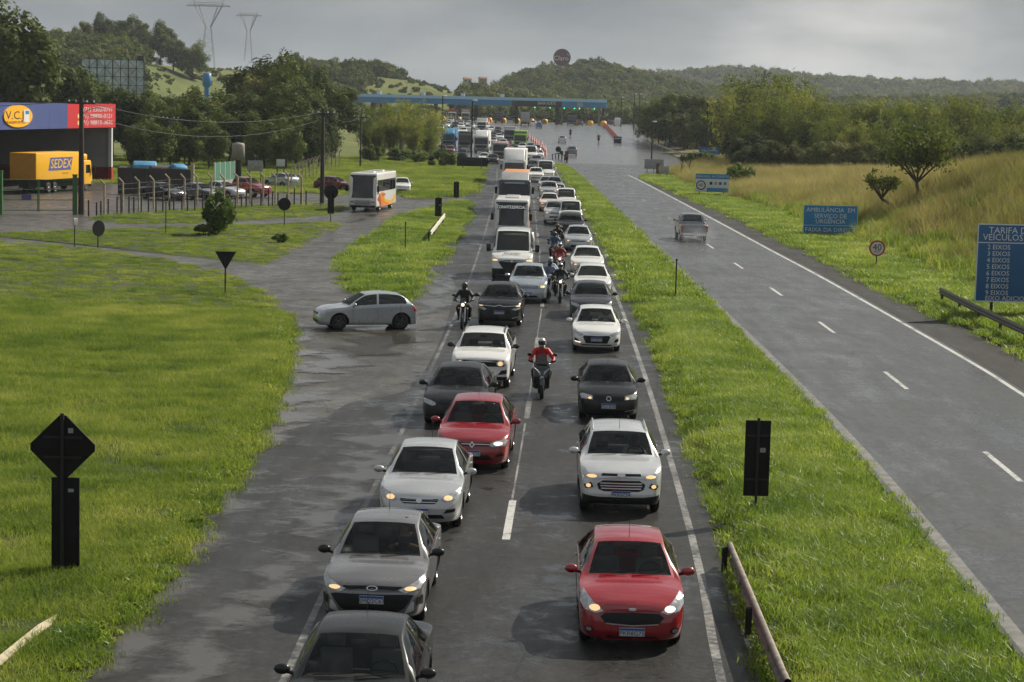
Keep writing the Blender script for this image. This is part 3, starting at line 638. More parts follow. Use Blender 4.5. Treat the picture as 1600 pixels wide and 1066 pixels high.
        for i in range(len(st) - 1):
            xm = (st[i] + st[i + 1]) / 2
            for j in range(m - 1):
                q = [A[i, j], A[i, j + 1], A[i + 1, j + 1], A[i + 1, j]]; key = 'body'; c = sum(q) / 4
                if j < iG:
                    if T[j + 1] <= wl + .001 and s.sc + .03 <= xm < s.sr - .02: key = 'windshield'
                    elif T[j + 1] <= wl + .001 and rear0 < xm < rear1: key = 'rear_window'
                elif j < iS:
                    k = j - iG; hgt_ = A[i, iG, 2] - A[i, iS, 2]
                    if 0 < k < nG - 1 and s.sc + .30 < xm < (s.se + (.30 if s.kind == 'hatch' else .02 if s.kind == 'pickup' else .25)) and hgt_ > .10 and not s.__dict__.get('panel') and abs(xm - s.bp) > .046: key = 'side%d' % (0 if xm < s.bp else 1)
                    if s.__dict__.get('panel') and 0 < k < nG - 1 and s.sc + .2 < xm < s.bp and hgt_ > .1: key = 'side0'
                elif res > 0 and j < m - 3 + 1:
                    if min(math.hypot(c[1] - a, c[2] - s.rw) for a in axs) < Rr: continue
                for sg in (1, -1):
                    v = [(p[0] * sg, p[1], p[2]) for p in q]; v = v if sg == 1 else v[::-1]
                    k2 = key if not key.startswith('side') else 'side' + ('R' if sg == 1 else 'L') + key[-1]
                    F[k2].append(v)
        for i, sgn in ((0, 1), (len(st) - 1, -1)):        # caps
            for j in range(iG, m - 2):
                for k in range(nT - 1):
                    a0, a1 = A[i, j], A[i, j + 1]
                    def cp(p, t):
                        x = p[0] * t; y = p[1]
                        if i == 0: y = y + s.blunt * max(0, 1 - (p[0] / s.w(0.)) ** 2) - s.blunt * max(0, 1 - (x / s.w(0.)) ** 2)
                        else: y = y + .04 * (1 - t * t)
                        return (x, y, p[2] if j > iG or p is a1 else float(s.zt(st[i]) - s.cf(st[i]) * t ** 2.5))
                    v = [cp(a0, T[k]), cp(a0, T[k + 1]), cp(a1, T[k + 1]), cp(a1, T[k])]
                    for sg in (1, -1): F['body'].append([(p[0] * sg, p[1], p[2]) for p in v])
        out = {}
        for k, qs in F.items():
            if not qs: continue
            V = np.array(qs).reshape(-1, 3); V[:, 1] -= s.fa
            u, inv = np.unique(np.round(V, 4), axis=0, return_inverse=True); inv = inv.reshape(-1, 4)
            out[k] = (u, inv)
        return out
    def patch(s, name, polys, m, parent, off=.006, where='front', mats=None, sp=.05):
        """outlines given as seen from the front (lateral t in half-widths, height z) laid on the body"""
        V = []; Fc = []
        for poly in polys:
            pp = [(p[0] * s.hw, p[1]) for p in poly]; b = densify(pp, lambda y: sp); xs = [p[0] for p in b]; ys = [p[1] for p in b]
            gx_, gy_ = np.meshgrid(np.arange(min(xs), max(xs), sp), np.arange(min(ys), max(ys), sp)); gx_, gy_ = gx_.ravel(), gy_.ravel(); k = inside(pp, gx_, gy_); gx_, gy_ = gx_[k], gy_[k]
            if len(gx_): k = edge_dist(pp, gx_, gy_) > .4 * sp; gx_, gy_ = gx_[k], gy_[k]
            r = delaunay_2d_cdt([Vector(p) for p in b] + [Vector((x, y)) for x, y in zip(gx_, gy_)], [], [list(range(len(b)))], 1, 1e-6)
            t = np.array([p.x for p in r[0]]); z = np.array([p.y for p in r[0]]); e = .018
            if where == 'front':
                f = s.front; y = f(t, z); ft = (f(t + e, z) - f(t - e, z)) / (2 * e); fz = (f(t, z + e) - f(t, z - e)) / (2 * e); ft = np.clip(ft, -3, 3); fz = np.clip(fz, -3, 3)
                nl = np.sqrt(ft ** 2 + fz ** 2 + 1); X, Yy, Z = t + off * ft / nl, y - off / nl, z + off * fz / nl
            else:
                f = s.rear; y = f(t, z); X, Yy, Z = t * (1 + off), y + off, z
            n = len(V); V += [(a, b_ - s.fa, c) for a, b_, c in zip(X, Yy, Z)]; Fc += [tuple(i + n for i in fc) for fc in r[2]]
        me = bpy.data.meshes.new(name); me.from_pydata(V, [], Fc); me.materials.append(m); me.polygons.foreach_set('use_smooth', [True] * len(me.polygons))
        ny_ = sum(p.normal.y for p in me.polygons)
        if (ny_ > 0) == (where == 'front'): me.flip_normals()
        return link(name, me, parent)
def oval(cx, cz, rx, rz, n=14, p=2.0): return [(cx + rx * math.copysign(abs(math.cos(a)) ** (2 / p), math.cos(a)), cz + rz * math.copysign(abs(math.sin(a)) ** (2 / p), math.sin(a))) for a in [2 * math.pi * k / n for k in range(n)]]
def mir(poly): return [(-x, z) for x, z in poly]
def text(name, body, size, m, parent, loc, rot=(R(90), 0, 0), ext=.002, align='CENTER', sx=1.0, shear=0):
    c = bpy.data.curves.new(name, 'FONT'); c.body = body; c.size = size; c.extrude = ext; c.align_x = align; c.align_y = 'CENTER'; c.resolution_u = 2; c.shear = shear; c.materials.append(m)
    o = link(name, c, parent); o.location = loc; o.rotation_euler = rot; o.scale = (sx, 1, 1); return o
WHEELS = {}
def wheel(parent, x, y, r, w=.19, side=1, rim=M_RIM, n=28, name='wheel'):
    key = (round(r, 3), round(w, 3), rim.name, side, n)
    if key not in WHEELS:
        b = MB(); b.lathe([(r * .62, -w / 2), (r * .86, -w / 2), (r * .97, -w * .40), (r, -w * .25), (r, w * .25), (r * .97, w * .40), (r * .86, w / 2), (r * .62, w / 2)], n, 0); t = b.mesh('wheel', M_RUB)
        b = MB(); f = w * .42 * side
        b.lathe([(r * .64, w / 2 * side), (r * .60, f), (r * .56, f - .03 * side)], n, 0); b.lathe([(r * .62, -f * .2), (.001, -f * .2)], n, 0, mi=1)
        for k in range(5):
            a = 2 * math.pi * k / 5; d = Vector((0, math.cos(a), math.sin(a))); e = Vector((0, -math.sin(a), math.cos(a)))
            p = [d * r * .08 + e * .04, d * r * .60 + e * .055, d * r * .60 - e * .055, d * r * .08 - e * .04]; vs = [q + Vector((f, 0, 0)) for q in p] + [q + Vector((f - .03 * side, 0, 0)) for q in p]
            b.add(vs, [(0, 1, 2, 3), (4, 7, 6, 5), (0, 4, 5, 1), (2, 6, 7, 3)])
        b.lathe([(.001, f + .012 * side), (r * .17, f + .008 * side), (r * .17, f - .03 * side)], 12, 0)
        WHEELS[key] = (t, b.mesh('rim', [rim, M_GAP]))
    t, rm = WHEELS[key]; o = link(name, t, parent); o.location = (x, y, r); q = link('rim', rm, o); return o
def car(name, spec, pm, label, cat='car', group=None, res=2, front=None, extra=None, rails=False, antenna=None, handles=True, lit=True, interior=False, cladding=None, mirror_mat=None, rim=M_RIM, plate=None, platez=None, taillight=None, wipers=True):
    S_ = Shell(**spec); root = empty(name, label=label, cat=cat, group=group); D = S_.parts(res); fa = S_.fa
    names = {'body': 'body', 'windshield': 'windshield', 'rear_window': 'rear_window', 'sideL0': 'side_window', 'sideL1': 'side_window', 'sideR0': 'side_window', 'sideR1': 'side_window'}
    for k, (V, Fq) in D.items():
        me = bpy.data.meshes.new(names[k]); fs = [[int(a) for a in dict.fromkeys(f)] for f in Fq.tolist()]; me.from_pydata(V.tolist(), [], [f for f in fs if len(f) > 2])
        me.materials.append(pm if k == 'body' else M_GLASS if k == 'windshield' else M_TINT); me.polygons.foreach_set('use_smooth', [True] * len(me.polygons)); recalc(me); link(names[k], me, root)
    arch = cladding or M_BLK; Rr = S_.rw + .05
    for ax in (fa, S_.L - S_.ra):
        for sg in (-1, 1):
            wheel(root, sg * (float(S_.w(ax)) - .125), ax - fa, S_.rw, .195, sg, rim, 28 if res == 2 else 18)
            if res > 0:
                b = MB(); n = 18; xw = float(S_.w(ax)); vs = []
                for k in range(n + 1):
                    a = R(-14 + 208 * k / n); cy_, cz_ = math.cos(a), math.sin(a)
                    for rr_, xx in ((Rr + (.055 if cladding else .03), None), (Rr - .004, None), (Rr - .004, -.34)):
                        y = ax + cy_ * rr_; z = max(S_.zs - .02, S_.rw + cz_ * rr_); zb_ = float(S_.zb(y)); xs_ = float(S_.w(y)) * float(S_.mf(np.clip((z - zb_) / (S_.zs - zb_), 0, 1))) + .006
                        vs.append((sg * (xs_ if xx is None else xw + xx), y - fa, z))
                b.add(vs, [(3 * k + q, 3 * k + 3 + q, 3 * k + 4 + q, 3 * k + 1 + q) for k in range(n) for q in (0, 1)], 0, True)
                b.add([(sg * (xw - .30), ax - fa + math.cos(R(t)) * Rr, S_.rw + math.sin(R(t)) * Rr) for t in range(0, 360, 20)], [tuple(range(18))], 0)
                b.build('wheel_arch', arch, root)
    mm = mirror_mat or pm; zmir = float(S_.zb(S_.sc + .35)) + .09; smir = S_.sc + .32
    for sg in (-1, 1):
        b = MB(); xw = float(S_.w(smir)); k = 1.0 if S_.H < 2 else 1.5
        b.ell((sg * (xw + .115), smir - fa, zmir), (.115, .06, .075), 12, 8) if k == 1 else b.box((sg * (xw + .19) - .11, smir - fa - .07, zmir - .12), (sg * (xw + .19) + .11, smir - fa + .05, zmir + .26), bev=.04); b.tube((sg * (xw - .03), smir - fa, zmir - .05), (sg * (xw + .07), smir - fa, zmir - .03), .028, n=6, mi=1); b.build('mirror', [mm, M_BLK], root)
    fr = front or {}; HL = fr.get('head', [(.60, .60), (.93, .66), (.95, .78), (.82, .775), (.58, .66)])
    for sg in (1, -1):
        p = HL if sg == 1 else mir(HL); h = S_.patch('headlight', [p], fr.get('headmat', M_LENS), root, .018)
        if lit and fr.get('lamp') is not None:
            cx, cz, r1, r2 = fr['lamp']; S_.patch('lamp', [oval(cx * sg, cz, r1, r2, 12)], M_LAMP if (sg < 0 or not fr.get('star')) else M_LAMPW, h, .026, sp=.03)
    for i, (nm, poly, mt_, off) in enumerate(fr.get('bits', [])): S_.patch(nm, poly if isinstance(poly[0], list) else [poly], mt_, root, off, sp=.05 if nm != 'emblem' else .03)
    if plate:
        z = platez or .40; pw, ph = .20, .066; b = MB(); y = float(S_.front(np.array([0.]), np.array([z]))[0]) - fa - .022
        b.box((-pw, y, z - ph), (pw, y + .016, z + ph), 0); po = b.build('licence_plate', M_PLATE, root)
        b = MB(); b.box((-pw + .004, y - .003, z + ph - .042), (pw - .004, y, z + ph - .004), 0); b.build('plate_band', M_PBLUE, po)
        text('lettering', plate, .098, M_PTXT, po, (0, y - .004, z - .022), sx=1.02)
    if wipers and res == 2:
        for x0, x1 in ((-.62, -.05), (.02, .58)):
            b = MB(); p0 = []; 
            for k in range(5):
                t = (x0 + (x1 - x0) * k / 4) * S_.hw; z = S_.zc - .012 + .028 * (k / 4) ; q = S_.sc + .02 + .20 * (t / S_.hw) ** 2 + .05 * k / 4; z = float(S_.zt(S_.sc + .02 + .05 * k / 4)) - .02 * abs(t / S_.hw) ** 2 + .02
                p0.append((t, q - fa - .01, z))
            b.path(p0, .009, 5); b.build('wiper', M_BLK, root)
    if antenna is not None:
        y = S_.sr + antenna - fa; z = float(S_.zt(S_.sr + antenna)); b = MB(); b.tube((0, y, z - .01), (0, y + .10, z + .30), .006, .003, 5); b.build('antenna', M_BLK, root)
    if rails:
        for sg in (-1, 1):
            b = MB(); pts = []
            for k in range(9):
                x = S_.sr + .18 + (S_.se - S_.sr - .1) * k / 8; lift = .055 * math.sin(math.pi * min(1, max(0, k / 8))) ** .4 if 0 < k < 8 else -.01
                pts.append((sg * (float(S_.wrf(x) * S_.w(x)) - .03), x - fa, float(S_.zt(x) - S_.cf(x)) + lift))
            b.path(pts, .022, 6); b.build('roof_rail', M_BLK if rails == 'black' else P_SIL, root)
    if handles and res == 2:
        for sg in (-1, 1):
            for x in (S_.bp - .12, S_.bp + .78):
                zz = float(S_.zb(x)) - .10; b = MB(); xw = float(S_.w(x)); b.ell((sg * (xw + .012), x - fa, zz), (.02, .085, .017), 8, 6); b.build('door_handle', pm, root)
            for x in (S_.sc + .28, S_.bp, min(S_.bp + .95, S_.L - S_.ra - .05)):
                b = MB(); ps = []
                for k in range(8):
                    z = S_.zs + .06 + (float(S_.zb(x)) - .02 - S_.zs - .06) * k / 7; zb_ = float(S_.zb(x)); ps.append((sg * (float(S_.w(x) * S_.mf(np.clip((z - zb_) / (S_.zs - zb_), 0, 1))) + .0025), x - fa, z))
                vs = [(p[0], p[1] + d, p[2]) for p in ps for d in (-.005, .005)]; b.add(vs, [(2 * k, 2 * k + 1, 2 * k + 3, 2 * k + 2) for k in range(7)]); b.build('door_seam', M_GAP, root)
    if taillight:
        for sg in (1, -1): S_.patch('tail_light', [taillight if sg == 1 else mir(taillight)], M_TAIL, root, .012, 'rear')
    if interior:
        for sg in (-1, 1):
            b = MB(); b.box((sg * .36 - .24, S_.bp - fa - .5, .38), (sg * .36 + .24, S_.bp - fa, .58), bev=.05); b.box((sg * .36 - .23, S_.bp - fa - .08, .50), (sg * .36 + .23, S_.bp - fa + .06, 1.08), bev=.05); b.box((sg * .36 - .13, S_.bp - fa - .04, 1.10), (sg * .36 + .13, S_.bp - fa + .05, 1.28), bev=.04); b.build('seat', M_SEAT, root)
        b = MB(); b.box((-S_.hw * .8, S_.sc + .10 - fa, .6), (S_.hw * .8, S_.sc + .55 - fa, S_.zc - .05), bev=.06); b.build('dashboard', M_INT, root)
        b = MB(); q = Euler((R(-65), 0, 0)).to_matrix(); c = Vector((.36, S_.sc + .68 - fa, S_.zc - .05)); pts = [c + q @ Vector((.18 * math.cos(t), .18 * math.sin(t), 0)) for t in np.linspace(0, 2 * math.pi, 17)]; b.path(pts, .016, 6); b.tube(pts[0], pts[8], .014, n=5); b.build('steering_wheel', M_BLK, root)
        b = MB(); b.box((-.10, S_.sr - fa - .10, S_.H - .21), (.10, S_.sr - fa - .08, S_.H - .145), bev=.015); b.build('rear_view_mirror', M_BLK, root)
    if extra: extra(S_, root)
    return root
def put(o, px, py, rz=0.0, dz=0.0):
    p = G(px, py); o.location = (p.x, p.y, p.z + dz); o.rotation_euler = (0, 0, rz); return o

# ------------------------------------------------------------------ the near cars, one by one
def bar(z0, z1, a, b=None): b = a if b is None else b; return [(-a, z0), (a, z0), (b, z1), (-b, z1)]
GRP_L, GRP_R = 'cars queuing in the left lane', 'cars queuing in the right lane'
# right lane -----------------------------------------------------
ka = car('hatchback_car', dict(L=3.89, hw=.848, H=1.52, zn=.80, zc=1.02, sc=1.0, sr=1.74, se=3.05, rw=.30), P_RED, 'bright red hatchback at the front of the right lane', group=GRP_R, antenna=.12, interior=True, plate='PKR8G75', platez=.345,
    front=dict(head=[(.53, .655), (.66, .615), (.88, .655), (.965, .75), (.955, .86), (.90, .90), (.82, .83), (.66, .72)], lamp=(.70, .69, .10, .045), star=True,
        bits=[('grille', [(-.50, .635), (0, .65), (.50, .635), (.60, .57), (.50, .475), (0, .455), (-.50, .475), (-.60, .57)], M_BLK, .007), ('grille_trim', [(-.50, .462), (0, .440), (.50, .462), (.48, .476), (0, .455), (-.48, .476)], M_CHR, .014),
              ('lower_intake', [(-.45, .27), (.45, .27), (.52, .235), (-.52, .235)], M_BLK, .008), ('emblem', oval(0, .695, .075, .018, 12), M_CHR, .012),
              ('fog_light', oval(.80, .36, .085, .048), M_BLK, .010), ('fog_light', oval(-.80, .36, .085, .048), M_BLK, .010), ('fog_lens', oval(.80, .362, .05, .03), M_LENS, .016), ('fog_lens', oval(-.80, .362, .05, .03), M_LENS, .016)]))
put(ka, 983, 1000, -.012)
def eco_x(S_, root): pass
eco = car('suv_car', dict(L=4.1, hw=.883, H=1.66, zn=.94, zc=1.16, sc=.98, sr=1.66, se=3.35, rw=.335, zs=.28, roofw=.70, nosew=.72, tailz=1.1), P_LSIL, 'silver compact suv with hexagonal grille and lit fog lamps in the right lane', group=GRP_R, rails=True, antenna=.10, interior=True, plate='PKK0C04', platez=.49, cladding=M_BLK,
    front=dict(head=[(.50, .835), (.58, .775), (.86, .81), (.93, .86), (.91, .92), (.70, .885)], lamp=(.70, .84, .12, .032),
        bits=[('upper_grille', bar(.86, .905, .48, .46), M_BLK, .008), ('emblem', oval(0, .875, .10, .036, 14), M_CHR, .016),
              ('grille', [(-.44, .77), (.44, .77), (.58, .69), (.54, .58), (.42, .54), (-.42, .54), (-.54, .58), (-.58, .69)], M_BLK, .008),
              ('grille_bar', bar(.70, .722, .50), M_CHR, .018), ('grille_bar', bar(.645, .667, .50), M_CHR, .018), ('grille_bar', bar(.59, .612, .48), M_CHR, .018),
              ('lower_bumper', [(-.92, .46), (-.55, .42), (.55, .42), (.92, .46), (.9, .27), (-.9, .27)], M_BLK, .012),
              ('fog_surround', [(.66, .62), (.84, .58), (.90, .66), (.72, .72)], M_BLK, .010), ('fog_surround', [(-.66, .62), (-.84, .58), (-.90, .66), (-.72, .72)], M_BLK, .010),
              ('fog_light', oval(.78, .65, .055, .042), M_LAMP, .017), ('fog_light', oval(-.78, .65, .055, .042), M_LAMP, .017)]))
put(eco, 967, 796, -.012)
gol = car('hatchback_car', dict(L=3.9, hw=.828, H=1.46, zn=.78, zc=1.0, sc=1.02, sr=1.76, se=3.1, rw=.295), P_BLK, 'black hatchback with round badge behind the silver suv', group=GRP_R, antenna=.2, plate='PKA 8040', platez=.46, interior=True,
    front=dict(head=[(.52, .62), (.90, .64), (.94, .74), (.86, .77), (.54, .72)], lamp=(.62, .66, .06, .03),
        bits=[('grille', bar(.62, .70, .50, .52), M_BLK, .007), ('emblem', oval(0, .655, .085, .06, 16), M_CHR, .014), ('emblem_disc', oval(0, .655, .06, .042, 16), M_BLK, .018), ('lower_intake', [(-.6, .36), (.6, .36), (.7, .26), (-.7, .26)], M_BLK, .008), ('bumper_trim', [(.55, .31), (.88, .36), (.88, .375), (.55, .325)], M_CHR, .014)]))
put(gol, 949, 654, -.02)
onix = car('hatchback_car', dict(L=4.1, hw=.865, H=1.475, zn=.76, zc=.98, sc=1.05, sr=1.85, se=3.25, rw=.31), P_WHT, 'white hatchback with large black lower grille in the right lane', group=GRP_R, plate='RPQ4E18', platez=.47, interior=True,
    front=dict(head=[(.52, .62), (.66, .58), (.94, .68), (.95, .76), (.86, .75), (.62, .67)], headmat=M_LENS, lamp=None,
        bits=[('grille', [(-.50, .60), (.50, .60), (.56, .55), (.44, .33), (-.44, .33), (-.56, .55)], M_BLK, .008), ('grille_bar', [(-.52, .60), (0, .585), (.52, .60), (.55, .635), (0, .625), (-.55, .635)], M_CHR, .015), ('emblem', oval(0, .605, .09, .02, 10), M_CHR, .02),
              ('fog_surround', [(.70, .36), (.90, .40), (.88, .52), (.76, .46)], M_BLK, .010), ('fog_surround', [(-.70, .36), (-.90, .40), (-.88, .52), (-.76, .46)], M_BLK, .010), ('day_light', [(-.66, .345), (-.88, .385), (-.88, .41), (-.66, .37)], M_LAMPW, .018), ('lower_intake', bar(.25, .29, .6, .62), M_BLK, .008)]))
put(onix, 931, 547, -.02)
SEDAN = dict(kind='sedan', L=4.5, hw=.87, H=1.47, zn=.76, zc=.98, sc=1.12, sr=1.95, se=3.15, sd=3.78, zd=1.03, ra=.9, rw=.31)
GEN = dict(head=[(.54, .60), (.66, .565), (.92, .64), (.95, .74), (.80, .72), (.58, .66)], lamp=(.70, .64, .09, .035),
    bits=[('grille', bar(.60, .665, .46, .48), M_BLK, .007), ('lower_intake', [(-.5, .40), (.5, .40), (.58, .28), (-.58, .28)], M_BLK, .008), ('emblem', oval(0, .63, .06, .035, 12), M_CHR, .014)])
GEN0 = dict(GEN, lamp=None)
cor = car('sedan_car', SEDAN, P_DGRY, 'dark grey sedan with green sticker on its windshield in the right lane', group=GRP_R, res=1, front=GEN0, lit=False, mirror_mat=P_BLK, plate=None)
put(cor, 923, 499, -.02)
# left lane ------------------------------------------------------
dks = car('sedan_car', dict(SEDAN, H=1.48), P_DGRN, 'black sedan cut off by the lower edge of the picture', group=GRP_L, antenna=1.05, interior=True, front=GEN0)
dks.location = (-2.02, 26.9, 0); dks.rotation_euler = (0, 0, -.03)
hb = car('sedan_car', dict(SEDAN, L=4.26, hw=.86, H=1.48, zn=.77, nosew=.7), P_GREY, 'grey sedan with wide black lower grille and driver at the wheel', group=GRP_L, antenna=.9, interior=True, mirror_mat=P_BLK, plate='SMQ2C67', platez=.50,
    front=dict(head=[(.50, .655), (.62, .60), (.90, .66), (.97, .77), (.96, .83), (.84, .77), (.66, .70)], lamp=(.72, .665, .11, .03),
        bits=[('upper_grille', [(-.62, .67), (-.4, .645), (.4, .645), (.62, .67), (.55, .70), (0, .715), (-.55, .70)], M_BLK, .009), ('emblem', oval(0, .675, .11, .036, 16), M_CHR, .016), ('emblem_disc', oval(0, .675, .085, .024, 16), M_BLK, .02),
              ('grille', [(-.70, .585), (.70, .585), (.80, .57), (.62, .36), (.45, .28), (-.45, .28), (-.62, .36), (-.80, .57)], M_BLK, .008),
              ('corner_vent', [(.84, .53), (.95, .56), (.95, .40), (.84, .40)], M_BLK, .011), ('corner_vent', [(-.84, .53), (-.95, .56), (-.95, .40), (-.84, .40)], M_BLK, .011), ('bumper_trim', [(.66, .34), (.76, .48), (.80, .47), (.80, .33), (.6, .26)], P_LSIL, .013), ('bumper_trim', [(-.66, .34), (-.76, .48), (-.80, .47), (-.80, .33), (-.6, .26)], P_LSIL, .013)]))
put(hb, 588, 965, -.035)
sie = car('sedan_car', dict(SEDAN, L=4.29, hw=.85, H=1.50, zn=.78, zc=1.0, sc=1.05, nosew=.64), P_SIL, 'light silver sedan with chrome framed grille behind the grey sedan', group=GRP_L, interior=True, antenna=1.2, plate='OUQ 6111', platez=.42,
    front=dict(head=[(.52, .665), (.62, .61), (.86, .66), (.95, .76), (.93, .83), (.80, .79), (.60, .71)], lamp=(.68, .68, .10, .045),
        bits=[('grille', [(-.42, .685), (.42, .685), (.46, .65), (.38, .575), (-.38, .575), (-.46, .65)], M_BLK, .009), ('grille_bar', bar(.60, .615, .40), M_CHR, .016), ('grille_bar', bar(.67, .688, .43), M_CHR, .016), ('emblem', oval(0, .64, .07, .05, 14), M_CHR, .02),
              ('lower_intake', [(-.55, .36), (.55, .36), (.62, .28), (-.62, .28)], M_BLK, .009), ('fog_surround', [(.58, .38), (.84, .42), (.86, .48), (.66, .47)], M_BLK, .010), ('fog_surround', [(-.58, .38), (-.84, .42), (-.86, .48), (-.66, .47)], M_BLK, .010)]))
put(sie, 659, 820, -.04)
log = car('hatchback_car', dict(L=4.06, hw=.866, H=1.53, zn=.80, zc=1.01, sc=1.02, sr=1.78, se=3.2, rw=.31), P_RED2, 'red hatchback with diamond badge behind the silver sedan', group=GRP_L, interior=True, antenna=.5, plate='PLF 4C06', platez=.46,
    front=dict(head=[(.46, .655), (.56, .60), (.88, .63), (.95, .74), (.86, .765), (.56, .72)], lamp=(.70, .675, .12, .04), star=True,
        bits=[('grille', [(-.48, .70), (.48, .70), (.46, .62), (-.46, .62)], M_BLK, .008), ('grille_bar', bar(.655, .672, .46), M_CHR, .015), ('emblem', [(0, .725), (.075, .65), (0, .575), (-.075, .65)], M_CHR, .02), ('emblem_disc', [(0, .69), (.035, .65), (0, .61), (-.035, .65)], M_BLK, .024),
              ('lower_intake', [(-.45, .42), (.45, .42), (.6, .30), (-.6, .30)], M_BLK, .009), ('fog_surround', [(.62, .36), (.86, .40), (.84, .46), (.66, .43)], M_BLK, .010), ('fog_surround', [(-.62, .36), (-.86, .40), (-.84, .46), (-.66, .43)], M_BLK, .010)]))
put(log, 740, 729, -.045)
toy = car('sedan_car', SEDAN, P_BLK, 'black sedan half hidden behind the red hatchback', group=GRP_L, interior=True, front=dict(GEN, lamp=None), lit=False)
put(toy, 712, 662, -.06)
ren = car('suv_car', dict(L=4.23, hw=.90, H=1.66, zn=.98, zc=1.18, sc=1.0, sr=1.55, se=3.5, rw=.345, zs=.30, roofw=.74, nosew=.82, xc=.45, blunt=.03, tailz=1.2, hoodw=.88), P_WHT, 'white boxy suv with black grille band and roof rails in the left lane', group=GRP_L, rails='black', interior=True, cladding=M_BLK, mirror_mat=P_BLK,
    front=dict(head=oval(.68, .80, .13, .095, 18), headmat=M_LENS, lamp=(.68, .80, .085, .062),
        bits=[('grille', [(-.84, .90), (.84, .90), (.87, .80), (.80, .71), (-.80, .71), (-.87, .80)], M_BLK, .003), ('lower_intake', [(-.46, .56), (.46, .56), (.56, .44), (-.56, .44)], M_BLK, .008), ('fog_surround', [(.60, .46), (.90, .50), (.90, .62), (.72, .60)], M_BLK, .009), ('fog_surround', [(-.60, .46), (-.90, .50), (-.90, .62), (-.72, .60)], M_BLK, .009), ('lower_bumper', bar(.30, .41, .9, .92), M_BLK, .009)]))
put(ren, 752, 604, -.05)
c3 = car('suv_car', dict(L=3.98, hw=.866, H=1.59, zn=.92, zc=1.10, sc=1.02, sr=1.72, se=3.2, rw=.325, zs=.27, nosew=.72), P_BLK, 'black hatchback with twin chrome stripes beside the motorcycle on the left', group=GRP_L, interior=True, plate='RPC7H52', platez=.58, cladding=M_BLK,
    front=dict(head=[(.55, .70), (.70, .66), (.93, .72), (.93, .78), (.70, .76)], lamp=(.82, .82, .10, .018),
        bits=[('grille_bar', [(-.9, .835), (-.2, .80), (0, .84), (.2, .80), (.9, .835), (.9, .85), (.2, .82), (0, .865), (-.2, .82), (-.9, .85)], M_CHR, .014), ('grille', bar(.50, .66, .55, .5), M_BLK, .008), ('bumper_trim', [(.58, .34), (.86, .40), (.86, .45), (.58, .38)], M_LENS, .012)]))
put(c3, 781, 508, -.04)
mer = car('minivan_car', dict(L=4.05, hw=.847, H=1.62, zn=.86, zc=1.12, sc=.92, sr=1.66, se=3.3, rw=.30, roofw=.70, tailz=1.1), P_BSIL, 'silver blue minivan between the motorcycles and the white van', group=GRP_L, interior=True, plate='JRL 2070', platez=.44, mirror_mat=P_LSIL,
    front=dict(head=[(.56, .66), (.90, .68), (.93, .84), (.80, .86), (.58, .76)], lamp=(.74, .74, .12, .05), bits=[('grille', bar(.67, .76, .50, .52), M_BLK, .007), ('grille_bar', bar(.70, .73, .48), M_LENS, .013), ('lower_intake', bar(.28, .36, .5, .48), M_BLK, .008)]))
put(mer, 825, 472, -.03)
VAN = dict(kind='van', L=5.5, hw=1.03, H=2.45, zn=1.12, zc=1.42, sc=.86, sr=1.55, se=4.9, rw=.34, zs=.32, roofw=.80, nosew=.78, xc=.55, blunt=.06, tailz=2.2, fa=.95, ra=1.1, panel=True, belt=.05)
def van_x(S_, root):
    text('lettering', 'Dryvan', .26, M_PTXT, root, (0, .40 - S_.fa, 1.325), rot=(R(22), 0, 0), sx=1.1)
van = car('panel_van', VAN, P_WHT, 'white high roof panel van in the left lane with dark lower bumper', cat='van', group='vans in the queue', interior=False, mirror_mat=P_BLK, extra=van_x,
    front=dict(head=[(.56, .92), (.90, .90), (.95, 1.06), (.80, 1.10), (.56, 1.0)], lamp=(.80, .985, .13, .05),
        bits=[('grille', [(-.58, 1.0), (.58, 1.0), (.66, .92), (.46, .62), (.3, .50), (-.3, .50), (-.46, .62), (-.66, .92)], M_BLK, .010), ('grille_bar', [(-.6, .96), (0, .90), (.6, .96), (.6, .985), (0, .93), (-.6, .985)], M_CHR, .018), ('emblem', [(0, 1.05), (.06, .96), (0, .87), (-.06, .96)], M_CHR, .024), ('lower_bumper', bar(.30, .58, .94, .97), M_BLK, .006)]))
put(van, 800, 436, -.03)
# silver hatchback turning out of the side road, seen from its side
argo = car('hatchback_car', dict(L=4.0, hw=.862, H=1.50, zn=.80, zc=1.0, sc=1.06, sr=1.85, se=3.25, rw=.315), paint('argo_silver', (.36, .385, .42), .4), 'silver hatchback turning left out of the highway into the side road', cat='car', interior=True, rim=M_RIMD, lit=False, front=GEN0, taillight=[(.70, .76), (.96, .74), (.97, .94), (.76, .93)])
p = G(520, 516); argo.scale = (.95, .95, .95); argo.location = (p.x + .02, p.y + .75, p.z); argo.rotation_euler = (0, 0, R(-90 + 17))
